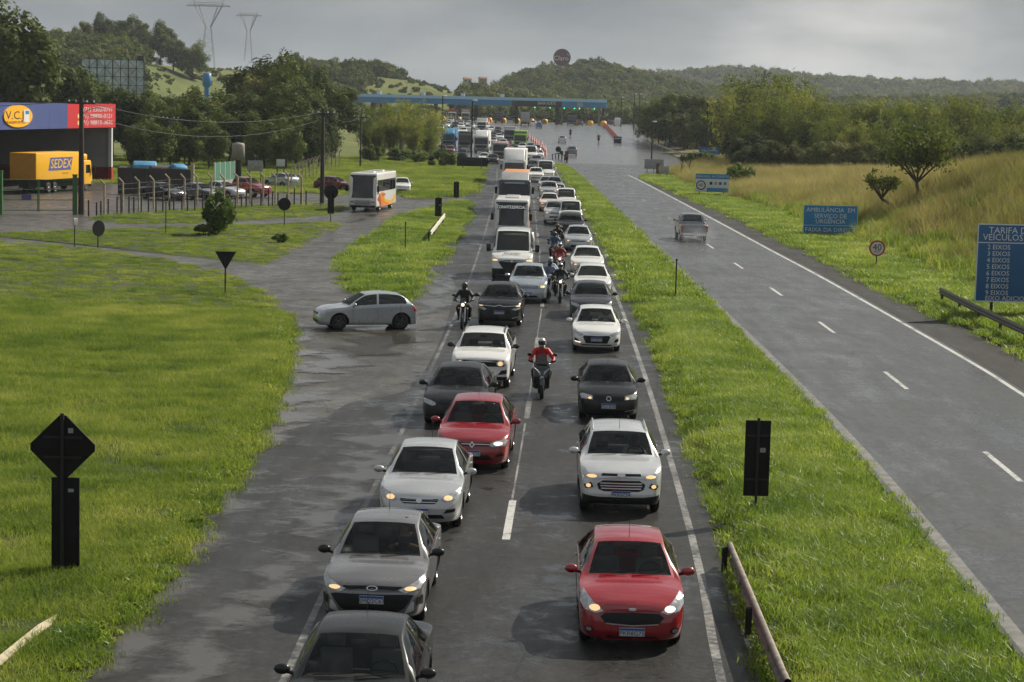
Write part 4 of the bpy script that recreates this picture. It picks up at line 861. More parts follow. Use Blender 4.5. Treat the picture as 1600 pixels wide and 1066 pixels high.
# silver pickup driving away on the open carriageway
def pick_x(S_, root):
    L0 = S_.L - S_.fa
    b = MB(); b.box((-.70, L0 - .02, .62), (.70, L0 + .035, 1.09), bev=.02); b.build('tailgate', P_MGRY, root)
    b = MB(); b.box((-.78, L0 - .02, .40), (.78, L0 + .12, .56), bev=.03); b.build('rear_bumper', M_CHR, root)
    for sg in (-1, 1):
        b = MB(); b.box((sg * .80 - .09, L0 - .05, .66), (sg * .80 + .09, L0 + .045, 1.04), bev=.02); b.build('tail_light', M_TAIL, root)
    b = MB(); b.box((-.2, L0 + .12, .42), (.2, L0 + .13, .54)); b.build('licence_plate', M_PLATE, root)
pick = car('pickup_truck', dict(kind='pickup', L=5.2, hw=.91, H=1.80, zn=1.02, zc=1.22, sc=1.25, sr=1.95, se=3.35, zd=1.14, rw=.37, zs=.40, fa=.95, ra=1.15, roofw=.72), P_MGRY, 'silver pickup truck driving away on the open right carriageway', cat='pickup truck', lit=False, extra=pick_x, wipers=False, front=GEN0)
p = G(1081, 378); pick.location = (p.x + .1, p.y + 4.2, p.z); pick.rotation_euler = (0, 0, R(180) + .01)

# ------------------------------------------------------------------ mid and far cars: one prototype of each kind, then copies
def rprism(b, pts, x0, x1, bev=.06, mi=0, seg=2):
    """outline in (y, z) extruded over x with rounded edges"""
    bm = bmesh.new(); A = [bm.verts.new((x0, p[0], p[1])) for p in pts]; B = [bm.verts.new((x1, p[0], p[1])) for p in pts]; n = len(pts)
    bm.faces.new(A[::-1]); bm.faces.new(B)
    for k in range(n): bm.faces.new((A[k], A[(k + 1) % n], B[(k + 1) % n], B[k]))
    bmesh.ops.recalc_face_normals(bm, faces=bm.faces)
    if bev: bmesh.ops.bevel(bm, geom=list(bm.edges), offset=bev, segments=seg, affect='EDGES', profile=.6)
    bm.verts.index_update(); b.add([v.co.copy() for v in bm.verts], [[v.index for v in f.verts] for f in bm.faces], mi, bev > 0); bm.free(); return b
HATCH = dict(L=3.95, hw=.85, H=1.49)
SUVS = dict(L=4.35, hw=.90, H=1.70, zn=.98, zc=1.18, sc=1.05, sr=1.75, se=3.6, rw=.345, zs=.28, roofw=.72, nosew=.74, tailz=1.15)
MINI = dict(kind='van', L=4.3, hw=.86, H=1.88, zn=.92, zc=1.15, sc=.95, sr=1.62, se=3.9, rw=.30, roofw=.80, tailz=1.7, panel=True)
PICK = dict(kind='pickup', L=5.1, hw=.90, H=1.76, zn=1.0, zc=1.2, sc=1.25, sr=1.95, se=3.3, zd=1.1, rw=.36, zs=.36, fa=.95, ra=1.1, roofw=.72)
PROTO = {}
def queue_car(kind, pm, px, py, label, group, rz=-.02, res=1, lamp=True, name=None, cat=None, dx=0, dy=0):
    key = (kind, res, lamp)
    spec, nm, ct = {'hatch': (HATCH, 'hatchback_car', 'car'), 'sedan': (SEDAN, 'sedan_car', 'car'), 'suv': (SUVS, 'suv_car', 'car'), 'mini': (MINI, 'panel_van', 'van'), 'pickup': (PICK, 'pickup_truck', 'pickup truck'), 'van': (VAN, 'panel_van', 'van')}[kind]
    if key not in PROTO:
        dz = spec.get('zn', .78) - .78
        fr = dict(head=[(x, z + dz) for x, z in GEN['head']], lamp=(GEN['lamp'][0], GEN['lamp'][1] + dz, .09, .035) if lamp else None, bits=[(a, [(x, z + dz) for x, z in p], m, o) for a, p, m, o in GEN['bits'][:2 if res else 1]])
        tl = None if kind in ('pickup', 'van', 'mini') else [(.68, .78 + dz * .8), (.95, .76 + dz * .8), (.95, .92 + dz * .8), (.72, .92 + dz * .8)]
        o = car(nm, spec, P_WHT, label, ct, group, res=res, front=fr, handles=False, wipers=False, mirror_mat=None, taillight=tl); PROTO[key] = o; c = o
        if pm is not P_WHT:
            for ch in o.children:
                for sl in ch.material_slots:
                    if sl.material is P_WHT: sl.link = 'OBJECT'; sl.material = pm
    else:
        c = copy_tree(PROTO[key])
        for ch in c.children:
            for sl in ch.material_slots:
                if sl.material and sl.material.name.startswith('paint_'): sl.link = 'OBJECT'; sl.material = pm
        tag(c, label, ct, group)
    put(c, px, py, rz); c.location.x += dx; c.location.y += dy
    return c
MIDG = GRP_R
queue_car('hatch', P_WHT, 925, 466, 'white hatchback close behind the dark grey sedan in the right lane', MIDG, lamp=False)
queue_car('sedan', P_WHT, 917, 431, 'white sedan with one lit headlight next to the motorcycles', MIDG)
queue_car('hatch', P_SIL, 903, 392, 'silver hatchback with lit headlight behind the motorcycle group', MIDG)
queue_car('suv', P_BLK, 891, 373, 'black suv behind the silver hatchback in the right lane', MIDG, lamp=False)
queue_car('mini', P_WHT, 891, 354, 'white panel van standing behind the black suv', 'vans in the queue', lamp=False)
queue_car('suv', P_LSIL, 868, 350, 'light silver suv left of the white panel van', MIDG)
queue_car('mini', P_WHT, 884, 330, 'white panel van half hidden behind the front panel van', 'vans in the queue', lamp=False)
queue_car('hatch', P_WHT, 858, 330, 'white hatchback behind the light silver suv', MIDG)
queue_car('sedan', P_LSIL, 871, 312, 'pale silver sedan in front of the second white panel van', MIDG, lamp=False)
queue_car('suv', P_SIL, 857, 312, 'silver suv in the column beside the grey truck', MIDG)
queue_car('hatch', P_MGRY, 866, 299, 'mid grey hatchback behind the pale silver sedan', MIDG, lamp=False)
queue_car('sedan', P_LSIL, 854, 298, 'pale sedan behind the silver suv', MIDG, lamp=False)
queue_car('van', P_WHT, 852, 284, 'white high roof van at the narrow end of the median', 'vans in the queue', lamp=False)
queue_car('suv', P_WHT, 837, 285, 'white suv left of the high roof van', MIDG, lamp=False)
FARG = 'small cars in the far part of the queue'
for k, (x, y, kd, pm, lb) in enumerate([(846, 268, 'sedan', P_SIL, 'silver sedan behind the high roof van at the end of the median'), (832, 268, 'hatch', P_DGRY, 'dark grey hatchback behind the white suv'), (820, 262, 'hatch', P_BLK, 'black hatchback beside the white truck far back in the queue'),
        (838, 258, 'sedan', P_MGRY, 'grey sedan one row behind the silver sedan at the median end'), (829, 252, 'van', P_WHT, 'white van far back beside the white truck'), (842, 248, 'hatch', P_WHT, 'white hatchback next to the orange cones far back'), (838, 241, 'suv', P_MGRY, 'grey suv far back beside the orange cones'),
        (818, 252, 'hatch', P_MAR, 'dark red car far back beside the white truck'), (829, 236, 'hatch', P_DGRY, 'dark grey car below the row of orange cones'), (756, 254, 'hatch', P_WHT, 'white car with lit headlight beside the white truck'), (770, 256, 'sedan', P_BLK, 'black sedan squeezed in beside the white truck'),
        (690, 240, 'sedan', P_BLK, 'black sedan under the blue truck'), (703, 241, 'hatch', P_MAR, 'dark red car in front of the blue truck'), (722, 247, 'hatch', P_BLK, 'black car below the green truck'),
        (702, 196, 'hatch', P_WHT, 'white car alone just below the toll booths on the left'), (724, 201, 'hatch', P_SIL, 'silver car driving up to the queue from the booths'), (739, 199, 'hatch', P_LSIL, 'pale car near the small white box truck'), (712, 209, 'hatch', P_WHT, 'white car left of the light pole above the blue truck'), (724, 211, 'suv', P_WHT, 'white suv right of the white car above the blue truck'), (771, 217, 'hatch', P_DGRY, 'dark car at the left end of the far stalled row'), (781, 219, 'sedan', P_WHT, 'white sedan in the middle of the far stalled row'), (790, 216, 'hatch', P_MGRY, 'grey car at the right end of the far stalled row')]):
    queue_car(kd, pm, x, y, lb, FARG, res=0, lamp=(k == 9), rz=-.02)
CROWD = sorted([(688, 205, 'hatch', P_WHT), (697, 201, 'sedan', P_SIL), (712, 199, 'hatch', P_DGRY), (731, 206, 'suv', P_LSIL), (745, 212, 'hatch', P_WHT), (735, 216, 'sedan', P_MGRY), (760, 214, 'suv', P_WHT), (757, 221, 'hatch', P_BLK), (770, 226, 'hatch', P_SIL), (786, 229, 'sedan', P_WHT), (803, 214, 'hatch', P_WHT), (812, 219, 'suv', P_DGRY), (806, 228, 'hatch', P_SIL), (816, 236, 'hatch', P_WHT), (768, 207, 'hatch', P_WHT), (778, 210, 'suv', P_DGRY)], key=lambda t: t[0])
rq = random.Random(21); CROWD2 = sorted([(690 + 12.5 * i + rq.uniform(-3, 3) + 4 * j, 194.2 + 3.6 * j + rq.uniform(-.7, .7) + .12 * i, rq.choice(('hatch', 'sedan', 'suv')), rq.choice((P_WHT, P_WHT, P_SIL, P_LSIL, P_DGRY, P_MGRY, P_BLK))) for i in range(6) for j in range(3)], key=lambda t: t[0])
ORD = 'first second third fourth fifth sixth seventh eighth ninth tenth eleventh twelfth thirteenth fourteenth fifteenth sixteenth'.split()
for k, (x, y, kd, pm) in enumerate(CROWD):
    nm = pm.name.replace('paint_', '').replace('_', ' '); queue_car(kd, pm, x, y, '%s %s, %s from the left in the crowd below the toll booths' % (nm, {'hatch': 'hatchback', 'sedan': 'sedan', 'suv': 'suv'}[kd], ORD[k]), 'crowded cars below the toll booths', res=0, lamp=False)
for k, (x, y, kd, pm) in enumerate(CROWD2):
    queue_car(kd, pm, x, y, '%s %s, %s from the left in the rows waiting just below the left booths' % (pm.name.replace('paint_', '').replace('_', ' '), {'hatch': 'hatchback', 'sedan': 'sedan', 'suv': 'suv'}[kd], (ORD + ['seventeenth', 'eighteenth'])[k]), 'rows of cars below the left booths', res=0, lamp=False)
# cars driving away from the booths or standing at them
BOOTH = 'vehicles at the toll booths'
for x, y, kd, pm, lb, away in [(893, 243, 'suv', P_MGRY, 'grey car driving away just past the end of the median', 1), (878, 223, 'hatch', P_LSIL, 'silver car crossing the open pavement towards the booths', 1), (842, 200, 'hatch', P_BLUE, 'blue car on its way to the booths', 1), (833, 197, 'hatch', P_WHT, 'white car close to the booths beside the blue car', 1),
        (952, 195, 'hatch', P_DGRY, 'dark car passing right of the toll canopy', 1), (964, 197, 'van', P_WHT, 'white van passing right of the toll canopy', 1), (757, 191.5, 'suv', P_WHT, 'white car at the booth by the orange barrier', 0), (797, 192.5, 'hatch', P_WHT, 'white car in the middle booth lane', 0), (744, 191, 'sedan', P_SIL, 'silver car at a left booth lane', 0), (690, 190, 'sedan', P_DGRY, 'dark car at the leftmost visible booth lane', 0), (840, 194, 'sedan', P_MGRY, 'grey car at a right booth lane', 0), (906, 196.5, 'suv', P_DGRY, 'dark car at the rightmost booth lane', 0)]:
    queue_car(kd, pm, x, y, lb, BOOTH, res=0, lamp=False, rz=R(180) if away else 0.0)
# parked cars in the lot and behind the bus
for x, y, kd, pm, lb, rz in [(272, 313, 'sedan', P_DGRY, 'dark grey sedan at the left end of the fenced parking row', .9), (330, 313, 'sedan', P_MGRY, 'grey sedan second in the fenced parking row', .95), (366, 310, 'sedan', P_SIL, 'silver sedan parked beside the red pickup', .95), (404, 308, 'pickup', P_RED2, 'red pickup parked in the fenced lot', .95)]:
    queue_car(kd, pm, x, y, lb, 'cars parked in the fenced lot', rz=rz, res=1, lamp=False)
queue_car('hatch', P_BSIL, 428, 292, 'silver hatchback parked rear first behind the red pickup', 'cars parked in the fenced lot', rz=R(180) + .75, lamp=False)
queue_car('hatch', P_MAR, 541, 300, 'dark maroon hatchback behind the white bus on its left', 'cars by the parked bus', rz=1.25, lamp=False)
queue_car('hatch', P_WHT, 628, 302, 'white hatchback behind the white bus on its right', 'cars by the parked bus', rz=.05, lamp=False)

# ------------------------------------------------------------------ trucks and buses (front at y = 0, facing -Y)
M_TRIM = mat('grey_trim', (.10, .10, .105), .5)
M_CHAS = mat('truck_chassis', (.02, .02, .02), .7)
M_WGREY = mat('grey_truck_paint', (.30, .31, .31), .4, coat=.4, var=.12); M_ORNG = mat('orange_tarp', (.52, .20, .06), .6, var=.2); M_LIME = mat('lime_paint', (.22, .42, .05), .45, coat=.4); M_DGREEN = mat('dark_green_tarp', (.05, .085, .045), .6, var=.2)
M_TBLUE = mat('truck_blue', (.03, .22, .42), .4, coat=.5, var=.1); M_DTRK = mat('dark_truck_paint', (.045, .055, .06), .35, coat=.6); M_WBOX = mat('white_box', (.62, .62, .60), .5, var=.12); M_YEL = mat('courier_yellow', (.80, .42, .012), .4, coat=.3, var=.05); M_YELD = mat('shaded_yellow_rear_doors', (.50, .24, .02), .5, var=.1)  # courier rear doors: yellow darkened, shade of the end turned from the sun
def truck(label, cabm, boxm, px=None, py=None, loc=None, rz=-.02, w=2.4, cabh=2.9, cabl=2.0, boxl=7.0, boxh=3.5, boxz=1.05, gap=.25, defl=None, visor=False, group='trucks in the queue', boxtop=None, name='box_truck', rear=None, wheels=((1.35, 1), (6.2, 1)), boxw=None):
    r = empty(name, label=label, cat='truck', group=group); h = w / 2; bw = (boxw or w + .06) / 2
    b = MB(); rprism(b, [(.02, .55), (0, 1.3), (.10, 1.55), (.22, cabh - .12), (.38, cabh), (cabl, cabh), (cabl, .55)], -h, h, .07); b.build('cab', cabm, r)
    b = MB(); sl = (.12, ) ; b.add([(-h + .12, .105, 1.56), (h - .12, .105, 1.56), (h - .18, .185, cabh - .30), (-h + .18, .185, cabh - .30)], [(0, 1, 2, 3)]); b.add([(-h + .12, .06, 1.56), (h - .12, .06, 1.56), (h - .18, .145, cabh - .30), (-h + .18, .145, cabh - .30)], [(0, 1, 2, 3)]); b.build('windshield', M_DGLASS, r)
    for sg in (-1, 1):
        b = MB(); b.box((sg * h - .012, .45, 1.6), (sg * h + .012, 1.35, 2.35)); b.build('side_window', M_DGLASS, r)
        b = MB(); b.box((sg * (h + .22) - .10, .05, 1.65), (sg * (h + .22) + .10, .15, 2.2), bev=.03); b.tube((sg * h, .2, 2.2), (sg * (h + .2), .1, 2.2), .02, n=5); b.build('mirror', M_BLK, r)
        b = MB(); b.box((sg * (h - .36) - .2, -.075, .62), (sg * (h - .36) + .2, .0, .84), bev=.03); b.build('headlight', M_LENS, r)
    b = MB(); b.box((-h + .25, -.02, .95), (h - .25, .05, 1.38)); b.build('grille', M_BLK, r)
    b = MB(); b.box((-h - .01, -.06, .36), (h + .01, .25, .90), bev=.05); b.build('bumper', M_TRIM, r)
    y0_ = cabl + gap; b = MB(); b.box((-.45, .3, .5), (.45, y0_ + boxl - .1, boxz)); b.build('chassis', M_CHAS, r)
    b = MB(); b.box((-bw, y0_, boxz), (bw, y0_ + boxl, boxh), bev=.03); bo = b.build('cargo_box', boxm, r)
    if boxtop: b = MB(); b.box((-bw - .01, y0_ - .02, boxh - .25), (bw + .01, y0_ + boxl + .02, boxh + .03), bev=.02); b.build('box_roof', boxtop, bo)
    if rear: b = MB(); b.box((-bw + .03, y0_ + boxl, boxz + .02), (bw - .03, y0_ + boxl + .03, boxh - .04)); b.build('rear_door', rear, bo)
    if defl: b = MB(); rprism(b, [(.30, cabh - .02), (cabl, cabh - .02), (cabl, boxh + .05), (cabl - .35, boxh + .02)], -h + .12, h - .12, .08); b.build('wind_deflector', defl, r)
    if visor: b = MB(); b.box((-h + .45, -.16, cabh - .32), (h - .45, .02, cabh - .20), bev=.03); b.build('sun_visor', mat('visor_blue', (.30, .34, .42), .2), r)
    for yy, n in wheels:
        for sg in (-1, 1): wheel(r, sg * (h - .18), yy, .48, .3, sg, M_RIM, 18)
    if px is not None: put(r, px, py, rz)
    else: r.location = loc; r.rotation_euler = (0, 0, rz)
    return r
def lane_x(Y, off): return float(np.interp(Y, cy, cx_)) + off
truck('dark fronted truck with grey roof deflector and orange load', M_DTRK, M_ORNG, loc=(lane_x(168, -1.75), 168, 0), w=2.5, cabh=2.75, boxl=8, boxh=3.30, gap=1.2, boxw=2.0, defl=M_WGREY, visor=True, name='cargo_truck')
truck('white box truck with curved cab deflector behind the orange load', P_WHT, M_WBOX, loc=(lane_x(232, -1.9), 232, 0), w=2.45, cabh=2.7, boxl=9, boxh=3.85, defl=P_WHT)
truck('grey and white truck with pale deflector beside the light pole', M_WGREY, M_WBOX, loc=(-6.3, 372, float(zg(372))), w=2.5, cabh=2.9, boxl=11, boxh=3.9, defl=P_WHT, group='trucks far back')
truck('dark green covered truck beside the blue truck', M_DTRK, M_DGREEN, loc=(-9.6, 388, float(zg(388))), w=2.4, boxl=9, boxh=3.3, group='trucks far back', name='tarp_truck')
truck('blue truck at the left edge of the far queue', M_TBLUE, M_TBLUE, loc=(-12.8, 392, float(zg(392))), w=2.4, boxl=10, boxh=3.7, defl=M_TBLUE, group='trucks far back')
truck('tipper truck with dark red load in front of the far stalled row', M_WGREY, mat('red_load', (.20, .03, .035), .6, var=.2), loc=(-2.6, 330, 0), w=2.4, boxl=6, boxh=2.9, group='trucks far back', name='tipper_truck')
truck('truck with lime green roof near the cones', M_LIME, M_DGREEN, loc=(.6, 398, float(zg(398))), w=2.4, boxl=9, boxh=3.4, group='trucks far back', name='tarp_truck', boxtop=M_LIME)
truck('small white box truck close to the booths', P_WHT, M_WBOX, px=752, py=206, w=2.3, cabh=2.5, boxl=5, boxh=3.2, group='trucks far back')
truck('grey box truck in the far stalled row', M_WGREY, M_WGREY, px=796, py=224, w=2.4, boxl=8, boxh=3.3, group='trucks far back')
truck('white truck with red top standing at a left booth', P_WHT, mat('red_box', (.45, .06, .05), .5), px=706, py=190.5, w=2.5, boxl=7, boxh=3.7, group='trucks at the booths')
truck('pink and white box truck standing at a left booth', P_WHT, mat('pinkish_box', (.5, .33, .33), .5), px=727, py=191, w=2.4, boxl=7, boxh=3.8, group='trucks at the booths')
truck('red and white truck at a booth right of the orange barrier', mat('red_cab', (.35, .03, .03), .4, coat=.5), M_WBOX, px=779, py=192, w=2.4, boxl=6, boxh=3.3, group='trucks at the booths')
truck('grey box truck seen from behind at a right booth', M_WGREY, M_WGREY, px=820, py=196, rz=R(180), w=2.4, boxl=7, boxh=3.6, group='trucks at the booths')
truck('dark truck under the right end of the toll canopy', M_DTRK, M_CHAS, px=893, py=196, w=2.5, boxl=8, boxh=3.5, group='trucks at the booths')
truck('white box truck beyond the left part of the toll canopy', P_WHT, M_WBOX, px=572, py=187, rz=1.2, w=2.4, boxl=7, boxh=3.5, group='trucks at the booths')
# yellow courier truck in front of the depot
p = G(36, 303)
yt = truck('yellow courier truck with blue SEDEX panel parked at the depot', M_YEL, M_YEL, loc=(0, 0, 0), rz=R(166), w=2.45, cabh=2.75, cabl=1.9, boxl=9.2, boxh=3.55, boxz=1.2, gap=.12, rear=M_YELD, group=None, name='courier_truck', wheels=((1.2, 1), (7.4, 1), (8.65, 1)))
q_ = Matrix.Rotation(R(166), 3, 'Z'); yt.location = Vector((p.x, p.y, p.z)) - q_ @ Vector((0, 11.2, 0))
bo = [c for c in yt.children if c.name.startswith('cargo_box')][0]; M_SEDB = mat('courier_blue', (.085, .10, .30), .45)
b = MB(); xs_ = -1.265
b.prism([(8.9, 1.98), (4.5, 1.98), (4.1, 3.12), (8.5, 3.12)], 0, xs_, xs_ + .03); pan = b.build('side_panel', M_SEDB, bo)
text('lettering', 'SEDEX', 1.15, mat('courier_letter', (.82, .52, .03), .45), pan, (xs_ - .012, 6.5, 2.53), rot=(R(90), 0, R(-90)), sx=1.22, shear=.15)
text('lettering', 'www.correios', .22, mat('courier_small', (.25, .14, .02), .5), bo, (xs_ - .012, 5.6, 1.72), rot=(R(90), 0, R(-90)))
b = MB(); b.box((-1.2, .9, 2.7), (1.2, 1.85, 3.35), bev=.2); b.build('wind_deflector', M_YEL, yt)

M_BUSW = mat('bus_white', (.68, .67, .64), .35, coat=.6, var=.05); M_BORG = mat('bus_orange', (.72, .22, .02), .4, coat=.5); M_BRED = mat('bus_red', (.42, .05, .03), .4, coat=.5); M_BYEL = mat('bus_yellow', (.78, .42, .05), .4, coat=.5); M_BGRY = mat('bus_grey', (.25, .26, .27), .4, coat=.4)
M_LED = mat('led_lettering', (.75, .75, .72), .5, emit=(.8, .8, .76), es=.35)
def bus(label, loc, rz, w, L_, H_, sign=None, stripes=True, mirrors=True, group=None, lamps=False):
    r = empty('bus', label=label, cat='bus', group=group); h = w / 2
    b = MB(); rprism(b, [(.10, .35), (0, .75), (.03, 1.15), (.22, H_ - .35), (.45, H_), (L_ - .15, H_), (L_, H_ - .3), (L_, .35)], -h, h, .13, seg=3); body = b.build('body', M_BUSW, r)
    b = MB(); zz = np.linspace(1.10, H_ - .16, 6); vs = []
    for z in zz:
        y = -.012 + .03 + (.19) * (z - 1.15) / (H_ - 1.5) if z > 1.15 else -.005
        for t in np.linspace(-1, 1, 9): vs.append((t * (h - .07), y - .03 + .10 * abs(t) ** 4, z))
    b.add(vs, [(9 * i + k, 9 * i + k + 1, 9 * i + k + 10, 9 * i + k + 9) for i in range(5) for k in range(8)], 0, True); b.build('windshield', M_DGLASS, r)
    for sg in (-1, 1):
        n = 5; x = sg * (h + .006)
        for k in range(n):
            ya = .95 + k * (L_ - 1.3) / n; b = MB(); b.box((x - .008, ya + .05, H_ * .52), (x + .008, ya + (L_ - 1.3) / n - .05, H_ * .82), bev=.0); b.build('side_window', M_DGLASS, r)
        b = MB(); b.box((x - .006, .35, H_ * .45), (x + .006, .92, H_ * .82)); b.build('driver_window', M_DGLASS, r)
        if stripes:
            for nm, m, pts in (('stripe', M_BRED, [(.30, .95), (.95, 1.3), (1.5, 1.45), (2.2, .35), (1.6, .35), (1.0, .8)]), ('stripe', M_BORG, [(1.5, 1.45), (2.6, 1.5), (3.4, .75), (5.5, .45), (5.5, .36), (2.2, .35)]), ('stripe', M_BYEL, [(2.6, 1.5), (3.0, 1.5), (3.7, .9), (6.4, .65), (L_ - .3, 1.2), (L_ - .2, .8), (6.8, .40), (5.5, .38), (5.5, .47), (3.4, .75)])):
                b = MB(); xs2 = x + sg * .004; b.add([(xs2, y, z) for y, z in pts], [tuple(range(len(pts)))]); b.build(nm, m, body)
        for yy in (1.55, L_ - 2.0): wheel(r, sg * (h - .14), yy, .42, .26, sg, M_RIM, 18)
        b = MB(); b.ell((sg * (h - .30), .02, .82), (.20, .08, .10), 10, 6); hl = b.build('headlight', M_LENS, r)
        if mirrors:
            b = MB(); b.box((sg * (h + .14) - .09, -.14, H_ * .52), (sg * (h + .14) + .09, -.02, H_ * .68), bev=.03); b.path([(sg * (h - .05), .1, H_ * .75), (sg * (h + .12), -.08, H_ * .74), (sg * (h + .14), -.08, H_ * .67)], .02, 5); b.build('mirror', M_BLK, r)
    b = MB(); b.box((-h + .5, -.035, .60), (h - .5, .06, .92), bev=.03); b.build('grille', M_BGRY, r)
    b = MB(); b.box((-h + .12, -.03, .33), (h - .12, .12, .5), bev=.03); b.build('bumper', M_BLK, r)
    for y in (2.2, L_ - 2.6): b = MB(); b.box((-.45, y, H_ - .02), (.45, y + 1.0, H_ + .10), bev=.04); b.build('roof_hatch', M_BUSW, r)
    if sign:
        b = MB(); b.box((-h + .15, .13, H_ - .62), (h - .15, .15, H_ - .34)); sb = b.build('destination_display', M_BLK, r)
        for x, s_ in sign: text('lettering', s_, .27, M_LED, sb, (x, .035, H_ - .48), rot=(R(84), 0, 0), sx=.82)
    r.location = loc; r.rotation_euler = (0, 0, rz); return r
p = G(566, 331); pb = bus('white bus with orange and red swooshes parked on the side road', (p.x, p.y, p.z), -.125, 2.25, 8.6, 3.05)
text('lettering', 'turismo', .42, M_BRED, pb, (1.15, 3.1, 1.32), rot=(R(90), 0, R(90)))
bus('white minibus with lettered display between the van and the dark truck', (lane_x(133, -1.75), 133, 0), -.02, 2.15, 7.0, 2.72, sign=((-.48, 'CONVITE'), (.47, 'ESPECIAL')))

# ------------------------------------------------------------------ motorcycles and riders (facing -Y, front wheel contact at y = 0)
def skin_body(name, joints, edges, radii, bones, mats, sub=2):
    """continuous body grown round a skeleton; every face takes the material of its nearest bone"""
    ks = list(joints); me = bpy.data.meshes.new(name); me.from_pydata([joints[k] for k in ks], [(ks.index(a), ks.index(b)) for a, b in edges], [])
    o = bpy.data.objects.new(name, me); COL.objects.link(o); md = o.modifiers.new('skin', 'SKIN'); md.use_smooth_shade = True
    for i, k in enumerate(ks):
        sv_ = me.skin_vertices[0].data[i]; rr = radii[k]; sv_.radius = rr if isinstance(rr, tuple) else (rr, rr); sv_.use_root = (i == 0)
    ss = o.modifiers.new('sub', 'SUBSURF'); ss.levels = ss.render_levels = sub
    dg = bpy.context.evaluated_depsgraph_get(); m2 = bpy.data.meshes.new_from_object(o.evaluated_get(dg)); bpy.data.objects.remove(o)
    for m in mats: m2.materials.append(m)
    B = [(np.array(joints[a]), np.array(joints[b]), mi) for a, b, mi in bones]
    for f in m2.polygons:
        c = np.array(f.center); best = (1e9, 0)
        for a, b_, mi in B:
            d = b_ - a; t = np.clip(np.dot(c - a, d) / np.dot(d, d), 0, 1); q = np.linalg.norm(c - a - t * d)
            if q < best[0]: best = (q, mi)
        f.material_index = best[1]; f.use_smooth = True
    return m2
RJ = dict(pel=(0, 1.00, .90), sp=(0, .96, 1.08), ch=(0, .88, 1.30), nk=(0, .83, 1.47), hd=(0, .80, 1.58))
for sg, s_ in ((1, 'r'), (-1, 'l')):
    RJ.update({'sh' + s_: (sg * .19, .86, 1.39), 'el' + s_: (sg * .36, .68, 1.16), 'wr' + s_: (sg * .34, .46, 1.10), 'hn' + s_: (sg * .325, .37, 1.105), 'hp' + s_: (sg * .11, .98, .86), 'kn' + s_: (sg * .25, .58, .80), 'an' + s_: (sg * .20, .84, .38), 'to' + s_: (sg * .22, .66, .31)})
RE = [('pel', 'sp'), ('sp', 'ch'), ('ch', 'nk'), ('nk', 'hd')]; RB = [('pel', 'sp', 0), ('sp', 'ch', 0), ('ch', 'nk', 0), ('nk', 'hd', 2)]
for s_ in 'rl':
    RE += [('ch', 'sh' + s_), ('sh' + s_, 'el' + s_), ('el' + s_, 'wr' + s_), ('wr' + s_, 'hn' + s_), ('pel', 'hp' + s_), ('hp' + s_, 'kn' + s_), ('kn' + s_, 'an' + s_), ('an' + s_, 'to' + s_)]
    RB += [('sh' + s_, 'el' + s_, 0), ('el' + s_, 'wr' + s_, 0), ('ch', 'sh' + s_, 0), ('wr' + s_, 'hn' + s_, 2), ('hp' + s_, 'kn' + s_, 1), ('kn' + s_, 'an' + s_, 1), ('an' + s_, 'to' + s_, 3)]
RR = dict(pel=(.16, .13), sp=(.155, .12), ch=(.175, .13), nk=.06, hd=.075); 
for s_ in 'rl': RR.update({'sh' + s_: .085, 'el' + s_: .062, 'wr' + s_: .045, 'hn' + s_: .042, 'hp' + s_: .10, 'kn' + s_: .078, 'an' + s_: .052, 'to' + s_: .045})
M_SKIN = mat('skin', (.28, .15, .10), .5); M_JBLK = mat('black_jacket', (.014, .014, .015), .6); M_TRS = mat('dark_trousers', (.02, .022, .028), .75); M_SHOE = mat('black_shoes', (.012, .012, .012), .6)
RIDER = None
def rider(label, jacket, helmet, parent_loc, rz, dy=0.0, dz=0.0, group='motorcycle riders', trousers=None, visor=True):
    global RIDER
    if RIDER is None: RIDER = skin_body('person', RJ, RE, RR, RB, [M_JBLK, M_TRS, M_SKIN, M_SHOE])
    o = link('person', RIDER); tag(o, label, 'person', group)
    for i, m in ((0, jacket), (1, trousers)):
        if m: o.material_slots[i].link = 'OBJECT'; o.material_slots[i].material = m
    b = MB(); b.ell((0, .80, 1.625), (.128, .155, .15), 16, 11); b.box((-.10, .655, 1.49), (.10, .80, 1.56), bev=.04); hm = b.build('helmet', helmet, o)
    b = MB(); vs = [(.122 * math.sin(a), .80 - .162 * math.cos(a), z) for z in (1.575, 1.61, 1.655, 1.69) for a in np.linspace(-1.15, 1.15, 9)]; b.add(vs, [(9 * i + k, 9 * i + k + 1, 9 * i + k + 10, 9 * i + k + 9) for i in range(3) for k in range(8)], 0, True); b.build('visor', mat('visor_dark', (.008, .008, .01), .08, coat=1), hm)
    d = Matrix.Rotation(rz, 3, 'Z') @ Vector((0, dy, dz)); o.location = Vector(parent_loc) + d; o.rotation_euler = (0, 0, rz); return o
